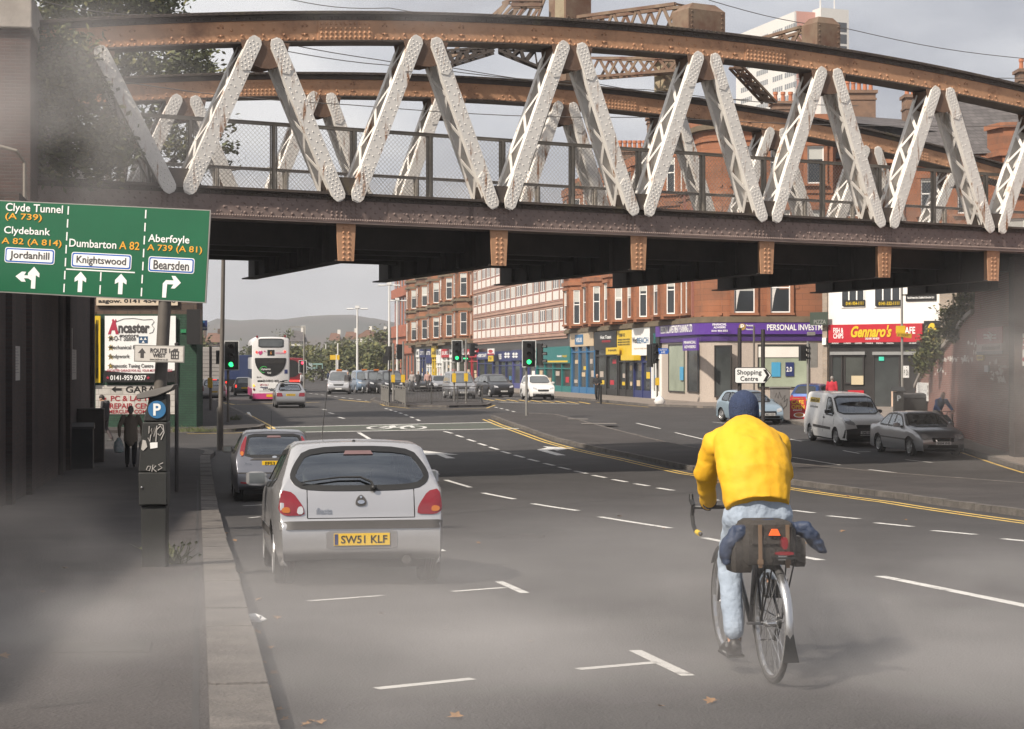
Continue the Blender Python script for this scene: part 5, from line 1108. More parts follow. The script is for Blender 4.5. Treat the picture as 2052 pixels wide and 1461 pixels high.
# ================================================================== vehicles
m_tyre = mk('tyre rubber', (.022, .021, .021), rough=.85, var=.2, scale=5, bump=.2, bscale=40)
m_rim = mk('alloy wheel', (.45, .45, .45), rough=.35, metal=.7, var=.15, scale=8)
m_chrome = mk('chrome', (.75, .75, .75), rough=.15, metal=1, var=0)
m_trim = mk('grey plastic trim', (.05, .046, .044), rough=.55, var=.1, scale=3)
m_seal = mk('black window rubber', (.012, .012, .012), rough=.5, var=0)
m_under = mk('underbody', (.012, .011, .011), rough=.9, var=.2)
m_cabin = mk('grey cabin cloth', (.1, .098, .094), rough=.9, var=.15, scale=4)
m_gl = glassy('car window glass', (.84, .9, .87), .17); m_gld = mk('dark car glass', (.02, .024, .026), rough=.05, var=0, spec=1)
m_glm = mk('pale reflecting car glass', (.1, .11, .115), rough=.08, var=.35, scale=1.2, spec=1)
m_lred = mk('red lamp lens', (.2, .008, .014), rough=.15, var=.15, scale=12, spec=.7, coat=.6); m_lor = mk('amber lamp lens', (.42, .13, .02), rough=.15, var=.1, scale=12, coat=.6); m_lcl = mk('clear lamp lens', (.6, .6, .6), rough=.1, metal=.4, var=.2, scale=10, coat=.6)
m_lon = mk('lit brake lamp', (.6, .02, .02), rough=.2, emit=(1, .05, .03), es=1.6, var=0); m_lamb = mk('lit amber lamp', (.7, .25, .02), rough=.2, emit=(1, .4, .05), es=1.6, var=0)
m_py = mk('yellow number plate', (.72, .46, .02), rough=.35, var=.05, scale=5); m_pw = mk('white number plate', (.7, .7, .68), rough=.35, var=.05, scale=5)
def cpaint(n, c, metal=.45, rough=.32): return mk('car paint ' + n, c, rough=rough, metal=metal, var=.04, scale=1.5, coat=.5, spec=.5)
def lerp(l, y):
 if y <= l[0][0]: return l[0][1]
 for (a, za), (b, zb) in zip(l, l[1:]):
  if y <= b: return za + (zb - za) * (y - a) / (b - a)
 return l[-1][1]
def crom(P, n=4):
 o = []
 for i in range(len(P) - 1):
  p0, p1, p2, p3 = V(P[max(i - 1, 0)]), V(P[i]), V(P[i + 1]), V(P[min(i + 2, len(P) - 1)])
  for k in range(n):
   t = k / n; o.append(.5 * ((2 * p1) + (p2 - p0) * t + (2 * p0 - 5 * p1 + 4 * p2 - p3) * t * t + (3 * p1 - p0 - 3 * p2 + p3) * t ** 3))
 return o + [V(P[-1])]
def rnd_poly(P, it=2, q=.25):
 for _ in range(it): P = [w_ for i in range(len(P)) for w_ in ((P[i][0] * (1 - q) + P[(i + 1) % len(P)][0] * q, P[i][1] * (1 - q) + P[(i + 1) % len(P)][1] * q), (P[i][0] * q + P[(i + 1) % len(P)][0] * (1 - q), P[i][1] * q + P[(i + 1) % len(P)][1] * (1 - q)))]
 return P
def scalep(P, dx):
 """push a closed outline outward by dx"""
 n = len(P); a = sum(P[i][0] * P[(i + 1) % n][1] - P[(i + 1) % n][0] * P[i][1] for i in range(n)); sg = 1 if a > 0 else -1; o = []
 for i in range(n):
  p, c, q = V(P[i - 1]), V(P[i]), V(P[(i + 1) % n]); d = (q - p); d = d.normalized() if d.length > 1e-9 else V((1, 0)); o.append((c.x + d.y * dx * sg, c.y - d.x * dx * sg))
 return o
VIEW = {'rear': lambda a, b: (V((a, -3, b)), V((0, 1, 0))), 'front': lambda a, b: (V((a, 14, b)), V((0, -1, 0))), 'left': lambda a, b: (V((-4, a, b)), V((1, 0, 0))), 'right': lambda a, b: (V((4, a, b)), V((-1, 0, 0))), 'top': lambda a, b: (V((a, b, 6)), V((0, 0, -1)))}
class Car:
 def __init__(s, name, label, cat, anchor, hd, L, W, prof, belt, tum, wheels, pt, end='r', sill=.2, group=None, rear=(.11, .5), nose=(.2, .9), crown=.03, npl=4, roofr=.08):
  s.L, s.W, s.r = L, W, wheels[2]; yr, yf, r = wheels; s.yr, s.yf = yr, yf; s.paint = pt
  hd = V((hd[0], hd[1], 0)).normalized(); g = G(*anchor) if not isinstance(anchor, V) else anchor
  ra = g if end == 'r' else g - hd * (yf - yr); fa = ra + hd * (yf - yr); o = ra - hd * yr
  sl_ = math.atan2(prof_z(fa.y) - prof_z(ra.y), yf - yr); o.z = prof_z(ra.y) - math.tan(sl_) * yr
  s.root = thing(name, label, cat, tuple(o), math.atan2(-hd.x, hd.y), group, rx=sl_)
  P = crom(prof, npl); rows = []; NS, NG, NT = 6, 5, 7
  for p in P:
   y, zt_ = p.x, p.y; wl_ = W / 2 * (1 - rear[0] * (1 - min(1, max(0, y) / rear[1])) ** 2 - nose[0] * (1 - min(1, max(0, L - y) / nose[1])) ** 2)
   zs = min(lerp(belt, y), zt_ - .015); z0 = sill
   for yw in (yr, yf):
    q = (r + .055) ** 2 - (y - yw) ** 2
    if q > 0: z0 = max(z0, r + math.sqrt(q))
   z0 = min(z0, zs - .03); row = []
   for k in range(NS):
    t = k / (NS - 1); z = z0 + (zs - z0) * t; row.append((wl_ * (1 - .035 * ((z - .55) / .45) ** 2) - (.03 if k == 0 and z0 == sill else 0), y, z))
   xb = row[-1][0]; rr = min(roofr, (zt_ - zs) * .55); zg = zt_ - rr
   for k in range(1, NG + 1): t = k / NG; z = zs + (zg - zs) * t; row.append((xb - (z - zs) * tum - .012 * min(1, (zg - zs) * 8), y, z))
   xg = row[-1][0]; row.append((xg - rr * .3, y, zt_ - rr * .3));
   for k in range(NT): t = k / (NT - 1); x = (xg - rr) * (1 - t); row.append((x, y, zt_ + crown * (1 - (x / max(.2, xg)) ** 2) * min(1, (zt_ - zs) * 4 + .35)))
   rows.append(row)
  n = len(rows[0]); bm = bmesh.new(); gv = []
  for row in rows: gv.append([bm.verts.new(v) for v in row] + [bm.verts.new((-x, y, z)) for x, y, z in row[-2::-1]])
  m = 2 * n - 1
  for a, b in zip(gv, gv[1:]):
   for i in range(m - 1):
    try: bm.faces.new((a[i], a[i + 1], b[i + 1], b[i]))
    except ValueError: pass
  bmesh.ops.recalc_face_normals(bm, faces=bm.faces); s.bm = bm; s.bvh = BVHTree.FromBMesh(bm)
  s.cuts = []
 def cut(s, view, ol):
  """open the bodywork inside an outline"""
  bm = s.bm; ax = {'rear': (0, 2), 'front': (0, 2), 'left': (1, 2), 'right': (1, 2)}[view]; dirv = VIEW[view](0, 0)[1]
  def side(f): c = f.calc_center_median(); return {'rear': c.y < s.L * .5, 'front': c.y > s.L * .5, 'left': c.x < -.2, 'right': c.x > .2}[view]
  x0, x1 = min(p[0] for p in ol) - .15, max(p[0] for p in ol) + .15; z0, z1 = min(p[1] for p in ol) - .12, max(p[1] for p in ol) + .12
  def near():
   fs = [f for f in bm.faces if side(f) and x0 < f.calc_center_median()[ax[0]] < x1 and z0 < f.calc_center_median()[ax[1]] < z1]
   return fs + list({e for f in fs for e in f.edges}) + list({v for f in fs for v in f.verts})
  for i in range(len(ol)):
   a, b = ol[i], ol[(i + 1) % len(ol)]; p = [0, 0, 0]; p[ax[0]], p[ax[1]] = a; d = [0, 0, 0]; d[ax[0]], d[ax[1]] = b[0] - a[0], b[1] - a[1]
   nn = V(d).cross(dirv)
   if nn.length > 1e-6: bmesh.ops.bisect_plane(bm, geom=near(), plane_co=p, plane_no=nn.normalized())
  def inside(q):
   c = False; n = len(ol)
   for i in range(n):
    (xa, ya), (xb, yb) = ol[i], ol[i - 1]
    if (ya > q[1]) != (yb > q[1]) and q[0] < (xb - xa) * (q[1] - ya) / (yb - ya) + xa: c = not c
   return c
  dl = [f for f in bm.faces if side(f) and abs(f.normal.dot(dirv)) > .12 and inside((f.calc_center_median()[ax[0]], f.calc_center_median()[ax[1]]))]
  bmesh.ops.delete(bm, geom=dl, context='FACES')
 def body(s, mats=None, name='body'):
  bm = s.bm; bmesh.ops.recalc_face_normals(bm, faces=bm.faces); me = bpy.data.meshes.new(name); bm.to_mesh(me); bm.free()
  me.materials.append(s.paint); me.polygons.foreach_set('use_smooth', [True] * len(me.polygons)); me.set_sharp_from_angle(angle=R(50))
  s.bodyo = bpy.data.objects.new(name, me); link(s.bodyo, s.root)
  b = MB(); hw = s.W / 2 - .22; b.box(-hw, hw, .12, s.L - .25, .17, .42); b.box(-s.W / 2 + .06, s.W / 2 - .06, s.yr + s.r + .1, s.yf - s.r - .1, .19, .4); b.build('underbody', m_under, s.root); return s
 def patch(s, view, ol, name, mat, off=.006, parent=None, grid=.07, thick=.03, hole=None, label=None):
  """surface piece cut to an outline and laid on the bodywork, edges turned in"""
  bm = bmesh.new(); vs = [bm.verts.new((a, b, 0)) for a, b in ol]
  if hole:
   hs = [bm.verts.new((a, b, 0)) for a, b in hole]; n = len(ol)
   for i in range(n): bm.faces.new((vs[i], vs[(i + 1) % n], hs[(i + 1) % n], hs[i]))
  else: bm.faces.new(vs)
  for k in (0, 1):
   lo, hi = min(p[k] for p in ol), max(p[k] for p in ol); nn = (1, 0, 0) if k == 0 else (0, 1, 0); g = lo + grid
   while g < hi: bmesh.ops.bisect_plane(bm, geom=bm.verts[:] + bm.edges[:] + bm.faces[:], plane_co=(g if k == 0 else 0, g if k else 0, 0), plane_no=nn); g += grid
  be = [e for e in bm.edges if e.is_boundary]; r_ = bmesh.ops.extrude_edge_only(bm, edges=be); low = {g for g in r_['geom'] if isinstance(g, bmesh.types.BMVert)}
  last = None; miss = []
  for v in bm.verts:
   o, d = VIEW[view](v.co.x, v.co.y); h = s.bvh.ray_cast(o, d)
   if h[0] is None:
    q = o + d * (3 if view in ('rear',) else 0); h = s.bvh.find_nearest(o + d * (3 + s.L * .05 if view == 'rear' else 14 - s.L * .97 if view == 'front' else 4 - s.W * .45))
   nr = h[1] if h[1].dot(d) < 0 else -h[1]; v.co = h[0] + nr * (off if v not in low else off - thick)
  bmesh.ops.recalc_face_normals(bm, faces=bm.faces)
  s_ = sum((f.normal.dot(VIEW[view](0, 0)[1])) * f.calc_area() for f in bm.faces)
  if s_ > 0: bmesh.ops.reverse_faces(bm, faces=bm.faces)
  me = bpy.data.meshes.new(name); bm.to_mesh(me); bm.free(); me.materials.append(mat); me.polygons.foreach_set('use_smooth', [True] * len(me.polygons)); me.set_sharp_from_angle(angle=R(45))
  o = bpy.data.objects.new(name, me); link(o, parent or s.root)
  if label: o['label'] = label
  return o
 def window(s, view, ol, see=False, name='window', mat=None, fr=.045):
  if see: f_ = s.patch(view, scalep(ol, fr), name, m_seal, .007, thick=.02, hole=scalep(ol, -.012)); s.patch(view, ol, 'pane', m_gl, .003, f_, thick=.0)
  else: f_ = s.patch(view, scalep(ol, fr * .7), name, m_seal, .004, thick=.02); s.patch(view, ol, 'pane', mat or m_gld, .009, f_, thick=.004)
  return f_
 def mirror(s, ol): return [(-a, b) for a, b in ol]
 def wheels(s, spokes=5, rimm=None, tr=None, wd=.19):
  r = s.r
  for y in (s.yr, s.yf):
   for sg in (-1, 1):
    b = MB(); b.lathe([(r * .62, -wd / 2), (r * .9, -wd / 2), (r * .985, -wd * .38), (r, -wd * .25)] + [(r - (.006 if k % 2 else 0), -wd * .25 + wd * .5 * k / 8) for k in range(1, 8)] + [(r, wd * .25), (r * .985, wd * .38), (r * .9, wd / 2), (r * .62, wd / 2)], axis='X', n=28, cap=False); b.lathe([(.01, -.02), (r * .64, -.02), (r * .64, .02), (.01, .02)], axis='X', n=16)
    o = b.build('wheel', m_tyre, s.root, True, 50); o.location = (sg * (s.W / 2 - wd / 2 - .03), y, r)
    d = MB(); x = sg * wd / 2
    d.lathe([(r * .55, -.05), (r * .66, .0), (r * .64, .012), (r * .58, -.01)] if sg > 0 else [(r * .55, .05), (r * .66, 0), (r * .64, -.012), (r * .58, .01)], (x, 0, 0), 'X', 24, cap=False); d.lathe([(.001, sg * .012), (.06, sg * .008), (.075, -sg * .03)], (x, 0, 0), 'X', 12)
    for k in range(spokes): a = 2 * math.pi * k / spokes + .3; d.bar((x - sg * .012, math.cos(a) * .05, math.sin(a) * .05), (x - sg * .012, math.cos(a) * r * .6, math.sin(a) * r * .6), .03, .09 if spokes < 7 else .04, up=(0, math.sin(a), -math.cos(a)))
    d.build('rim', rimm or m_rim, o, True, 40)
 def seats(s, yf, z=.3, hw=.36, top=1.0, rear=None):
  b = MB()
  def seat(x, y, w_, h_):
   b.loft([[(x + q[0] * w_ / 2 * k, y - t * .22 + q[1] * .07 * k, z + t * h_) for q in ((-1, -1), (-.6, -1.6), (.6, -1.6), (1, -1), (1, 1), (-1, 1))] for t, k in ((0, 1), (.2, 1.05), (.75, .95), (.98, .75), (1, .6))])
   b.loft([[(x + q[0] * .13 * k, y - .25 + q[1] * .05, z + h_ + .03 + t * .2) for q in ((-1, -1), (1, -1), (1, 1), (-1, 1))] for t, k in ((0, .75), (.3, 1), (.8, 1), (1, .7))])
  for x in (-hw, hw): seat(x, yf, .46, top - z)
  if rear: b.box(-s.W * .38, s.W * .38, rear - .16, rear, z, z + .52)
  b.box(-s.W * .4, s.W * .4, yf + .75, yf + 1.0, .55, .88); b.build('seats', m_cabin, s.root, True)
  st = MB(); st.lathe([(.17, -.012), (.19, 0), (.17, .012)], n=18, cap=False); st.box(-.17, .17, -.02, .02, -.01, .01); o = st.build('steering_wheel', m_seal, s.root); o.location = (hw, yf + .55, .86); o.rotation_euler = (R(65), 0, 0)
 def mirror_pair(s, y, z, x=None, m=None):
  for sg in (-1, 1):
   b = MB(); x_ = (x or s.W / 2 - .04) * sg; b.loft([[(x_ + sg * t, y + q[0] * .055 * k, z + q[1] * .075 * k) for q in ((-1, -1), (1, -.7), (1, .7), (-1, 1))] for t, k in ((.02, .6), (.07, 1), (.19, .95), (.23, .7))]); b.bar((x_ - sg * .05, y + .03, z - .05), (x_ + sg * .07, y + .01, z - .02), .05, .05)
   o = b.build('mirror', m or s.paint, s.root, True, 60); g = MB(); g.box(min(x_ + sg * .04, x_ + sg * .2), max(x_ + sg * .04, x_ + sg * .2), y - .064, y - .056, z - .055, z + .055); g.build('mirror_glass', m_glm, o)
 def plate(s, t, z, front=False, w_=.52, h_=.111, y=None, x=0.):
  o_, d = VIEW['front' if front else 'rear'](x, z); h = s.bvh.ray_cast(o_, d); yy = y if y is not None else h[0].y + (.012 if front else -.012); sg = 1 if front else -1
  b = MB(); b.box(x - w_ / 2, x + w_ / 2, min(yy, yy - sg * .03), max(yy, yy - sg * .03), z - h_ / 2, z + h_ / 2); o = b.build('number_plate', m_pw if front else m_py, s.root)
  if t:
   k, w0, h0 = text_mb(t, 1, .02); q = MB(); sw = (w_ - .09) / w0; sz = h_ * .66 / h0
   q.v = [(x + (c[0] * sw - w0 * sw / 2 + (.02 if not front else 0)) * (-1 if front else 1), yy + sg * .002 + sg * abs(c[1]) * .5, z - h_ * .33 + c[2] * sz) for c in k.v]; q.f = k.f if not front else [f[::-1] for f in k.f]; q.m = k.m; q.build('lettering', m_seal, o)
  return o
def prof_z(y): return prof(y)
def roundrect(x0, x1, z0, z1, it=2): return rnd_poly([(x0, z0), (x1, z0), (x1, z1), (x0, z1)], it, .2)
silver = cpaint('silver', (.53, .525, .53), .65, .26); silver2 = cpaint('silver grey', (.36, .36, .37), .6, .28); bluesil = cpaint('bluish silver', (.2, .205, .23), .65, .3); white_v = cpaint('white', (.74, .73, .71), 0, .35); darkp = cpaint('dark', (.025, .026, .03), .3); bluep = cpaint('pale blue', (.3, .39, .46), .4); grey_p = cpaint('graphite', (.14, .14, .15), .5); bluegrey = cpaint('blue grey', (.2, .27, .36), .5); beige = cpaint('pewter', (.34, .33, .32), .5)
# ---- the silver hatchback nearest the camera
HB = [(.10, .24), (.015, .30), (0, .40), (.0, .52), (.012, .575), (.05, .63), (.075, .76), (.12, .90), (.19, 1.0), (.34, 1.17), (.46, 1.275), (.56, 1.315), (1.0, 1.345), (1.5, 1.345), (1.95, 1.29), (2.35, 1.10), (2.75, .93), (3.2, .83), (3.55, .70), (3.74, .55), (3.81, .42), (3.80, .30), (3.72, .23)]
c = Car('hatchback_car', 'silver three door hatchback with yellow rear plate parked nearest the camera', 'car', (714, 1166), RD, 3.83, 1.634, HB, [(0, .58), (.12, .88), (.6, .93), (2.7, .88), (3.83, .62)], .44, (.62, 3.066, .285), silver, rear=(.10, .55))
rw_ = rnd_poly([(-.50, .925), (.50, .925), (.625, 1.0), (.59, 1.10), (.475, 1.262), (-.475, 1.262), (-.59, 1.10), (-.625, 1.0)], 2, .22)
fw_ = rnd_poly([(-.62, .96), (.62, .96), (.5, 1.27), (-.5, 1.27)], 1, .1)
sw1 = rnd_poly([(.62, .97), (1.25, .95), (1.25, 1.24), (.9, 1.25), (.74, 1.2)], 1, .12); sw2 = rnd_poly([(1.31, .95), (2.45, .93), (2.2, 1.1), (1.95, 1.22), (1.31, 1.24)], 1, .08)
for vw, ol in (('rear', rw_), ('front', fw_), ('left', sw1), ('right', sw1), ('left', sw2), ('right', sw2)): c.cut(vw, ol)
c.body();
for vw, ol, nm in (('rear', rw_, 'rear_window'), ('front', fw_, 'windscreen'), ('left', sw1, 'side_window'), ('right', sw1, 'side_window'), ('left', sw2, 'side_window'), ('right', sw2, 'side_window')): c.window(vw, ol, True, nm, fr=.04)
c.wheels(5); c.seats(1.55, .3, .34, .86, 1.0); c.mirror_pair(2.2, .98)
for sg in (-1, 1):
 tl = rnd_poly([(sg * .525, .665), (sg * .535, .74), (sg * .63, .875), (sg * .74, .90), (sg * .76, .70), (sg * .70, .66)], 1, .18); t = c.patch('rear', tl, 'tail_light', m_lred, .012)
 c.patch('rear', rnd_poly([(sg * .655, .685), (sg * .735, .69), (sg * .74, .735), (sg * .665, .745)], 2), 'indicator_lens', m_lor, .018, t)
 if sg < 0: c.patch('rear', rnd_poly([(-.535, .675), (-.6, .675), (-.59, .74), (-.545, .75)], 1), 'reversing_lens', m_lcl, .018, t)
 c.patch('front', rnd_poly([(sg * .4, .62), (sg * .7, .66), (sg * .66, .76), (sg * .45, .72)], 1), 'headlight', m_lcl, .01)
c.patch('rear', [(-.745, .535), (.745, .535), (.75, .605), (-.75, .605)], 'bumper_strip', m_trim, .014); c.patch('left', [(.95, .45), (2.9, .45), (2.9, .53), (.95, .53)], 'rubbing_strip', m_trim, .012); c.patch('right', [(.95, .45), (2.9, .45), (2.9, .53), (.95, .53)], 'rubbing_strip', m_trim, .012)
c.patch('rear', rnd_poly([(-.33, .355), (.33, .355), (.33, .52), (-.33, .52)], 1, .08), 'plate_recess', cpaint('silver shadow', (.3, .29, .29)), .004)  # recess shade put into a darker copy of the silver
pl_ = c.plate('SW51 KLF', .44); b = MB(); b.box(-.255, -.222, -.0165, -.0135, .392, .49); b.build('flag_band', m_blu, pl_)
hd_ = MB(); hd_.lathe([(.001, 0), (.04, 0), (.046, .012), (.04, .02)], axis='Y', n=14);
em = c.patch('rear', rnd_poly([(-.05, .745), (.05, .745), (.052, .80), (.0, .86), (-.052, .80)], 2), 'tailgate_lock', m_trim, .014); c.patch('rear', [(.034 * math.cos(a * .524), .78 + .018 * math.sin(a * .524)) for a in range(12)], 'badge_oval', m_chrome, .02, em); c.patch('rear', [(.012 * math.cos(a * .785), .825 + .012 * math.sin(a * .785)) for a in range(8)], 'lock_barrel', m_chrome, .02, em)
def bodytext(c, t, x0, x1, z0, z1, mat, view='rear', bold=.0, shear=.0, parent=None, off=.008):
 k, w_, h_ = text_mb(t, 1, bold, shear=shear); q = MB(); sg = -1 if view in ('front', 'right') and False else 1
 for v in k.v:
  a, z = x0 + v[0] / w_ * (x1 - x0), z0 + v[2] / h_ * (z1 - z0); o, d = VIEW[view](a, z); h = c.bvh.ray_cast(o, d); p = (h[0] if h[0] else o) - d * off; q.v.append(tuple(p))
 q.f = k.f; q.m = k.m; return q.build('lettering', mat, parent or c.root)
bodytext(c, 'fiesta', -.42, -.27, .675, .735, m_chrome, shear=.2, bold=.03)
wp = MB(); pts = []
for x, z in ((.12, .90), (.10, .955), (.0, 1.0), (-.2, 1.0), (-.42, .975), (-.56, .955)):
 h = c.bvh.ray_cast(V((x, -3, z)), V((0, 1, 0)))[0]; pts.append(h + V((0, -.035, .015)))
wp.tube(pts, [.018, .014, .011, .009, .008, .006], 6); wp.ball(pts[0], .03, 8, 6); wp.build('wiper', m_seal, c.root, True)
wp = MB(); h = c.bvh.ray_cast(V((-.25, 1.85, 4)), V((0, 0, -1)))[0]; wp.tube([h, h + V((0.02, -.1, .25)), h + V((.045, -.22, .52))], [.006, .004, .003], 5); wp.ball(h, .02); wp.build('aerial', m_seal, c.root)
h = c.bvh.ray_cast(V((-.02, .62, 4)), V((0, 0, -1)))[0]; wp = MB(); wp.ball(h, .018); wp.build('washer_jet', m_seal, c.root)
c.patch('rear', [(-.14, 1.222), (.14, 1.222), (.12, 1.256), (-.12, 1.256)], 'high_brake_light', mk('dull mauve lens', (.16, .1, .1), rough=.3), .012)
wp = MB(); wp.lathe([(.04, 0), (.04, .25), (.03, .25), (.03, .02)], (.42, .02, .245), 'Y', 14); wp.lathe([(.028, .02), (.028, .06)], (.42, .02, .245), 'Y', 10); wp.build('exhaust_pipe', m_trim, c.root, True)
sm = MB()
for x in (-.5, .5):
 pts = []
 for z in (.64, .72, .8, .9): h = c.bvh.ray_cast(V((x, -3, z)), V((0, 1, 0)))[0]; pts.append(h + V((0, -.001, 0)))
 sm.tube(pts, .005, 4)
pts = []
for k in range(11): x = -.5 + k * .1; h = c.bvh.ray_cast(V((x, -3, .636)), V((0, 1, 0)))[0]; pts.append(h)
sm.tube(pts, .005, 4); sm.build('tailgate_seam', m_seal, c.root)
# ---- silver hatchback in front of it
H2 = [(.12, .25), (.015, .32), (0, .44), (.0, .58), (.03, .66), (.06, .72), (.12, .85), (.22, .98), (.42, 1.2), (.6, 1.36), (.74, 1.41), (1.3, 1.45), (1.8, 1.43), (2.2, 1.36), (2.7, 1.12), (3.1, .97), (3.6, .86), (3.95, .72), (4.12, .52), (4.13, .36), (4.02, .24)]
c = Car('hatchback_car', 'silver hatchback with tall pillar tail lamps parked beyond the nearest car', 'car', (548, 1002), RD, 4.15, 1.70, H2, [(0, .62), (.15, .9), (.6, .96), (2.9, .92), (4.15, .66)], .42, (.75, 3.36, .3), bluesil)
rw_ = rnd_poly([(-.58, .955), (.58, .955), (.56, 1.15), (.5, 1.345), (-.5, 1.345), (-.56, 1.15)], 1, .1); fw_ = rnd_poly([(-.66, 1.0), (.66, 1.0), (.52, 1.36), (-.52, 1.36)], 1, .1)
sd = [rnd_poly([(.7, 1.03), (1.5, 1.0), (1.5, 1.32), (1.1, 1.33), (.9, 1.27)], 1, .1), rnd_poly([(1.56, 1.0), (2.75, .99), (2.3, 1.24), (1.95, 1.33), (1.56, 1.33)], 1, .08)]
for vw, ol in [('rear', rw_), ('front', fw_)] + [(v, o) for v in ('left', 'right') for o in sd]: c.cut(vw, ol)
c.body()
for vw, ol, nm in [('rear', rw_, 'rear_window'), ('front', fw_, 'windscreen')] + [(v, o, 'side_window') for v in ('left', 'right') for o in sd]: c.window(vw, ol, True, nm)
c.wheels(6); c.seats(1.8, .35, .36, .9, 1.1); c.mirror_pair(2.45, 1.03, m=m_trim)
for sg in (-1, 1): t = c.patch('rear', rnd_poly([(sg * .63, .93), (sg * .71, .95), (sg * .70, 1.1), (sg * .6, 1.33), (sg * .555, 1.33), (sg * .6, 1.1)], 1), 'tail_light', m_lred, .014); c.patch('rear', rnd_poly([(sg * .64, .94), (sg * .70, .955), (sg * .70, 1.03), (sg * .63, 1.03)], 1), 'indicator_lens', m_lor, .019, t)
c.patch('rear', [(-.5, .86), (.5, .86), (.42, .895), (-.42, .895)], 'handle_strip', m_trim, .014); c.patch('rear', [(-.76, .585), (.76, .585), (.76, .61), (-.76, .61)], 'bumper_strip', m_trim, .01); c.plate('EF53 SZX', .79); c.patch('rear', [(.05 * math.cos(a * .524), .915 + .022 * math.sin(a * .524)) for a in range(12)], 'badge_oval', m_chrome, .016)
bodytext(c, 'focus', -.62, -.47, .77, .83, m_chrome, shear=.2, bold=.02); c.patch('rear', [(-.15, 1.31), (.15, 1.31), (.13, 1.35), (-.13, 1.35)], 'high_brake_light', mk('dull mauve lens', (.16, .1, .1), rough=.3), .012)
for sg in (-1, 1): c.patch('rear', [(sg * .55, .38), (sg * .7, .39), (sg * .7, .42), (sg * .55, .41)], 'reflector', m_lred, .01)
wp = MB(); h = c.bvh.ray_cast(V((0, 1.9, 4)), V((0, 0, -1)))[0]; wp.tube([h, h + V((0, -.15, .42))], [.006, .003], 5); wp.build('aerial', m_seal, c.root)
c.patch('rear', [(.018 * math.cos(a * .785), .69 + .018 * math.sin(a * .785)) for a in range(8)], 'lock_barrel', m_seal, .012)
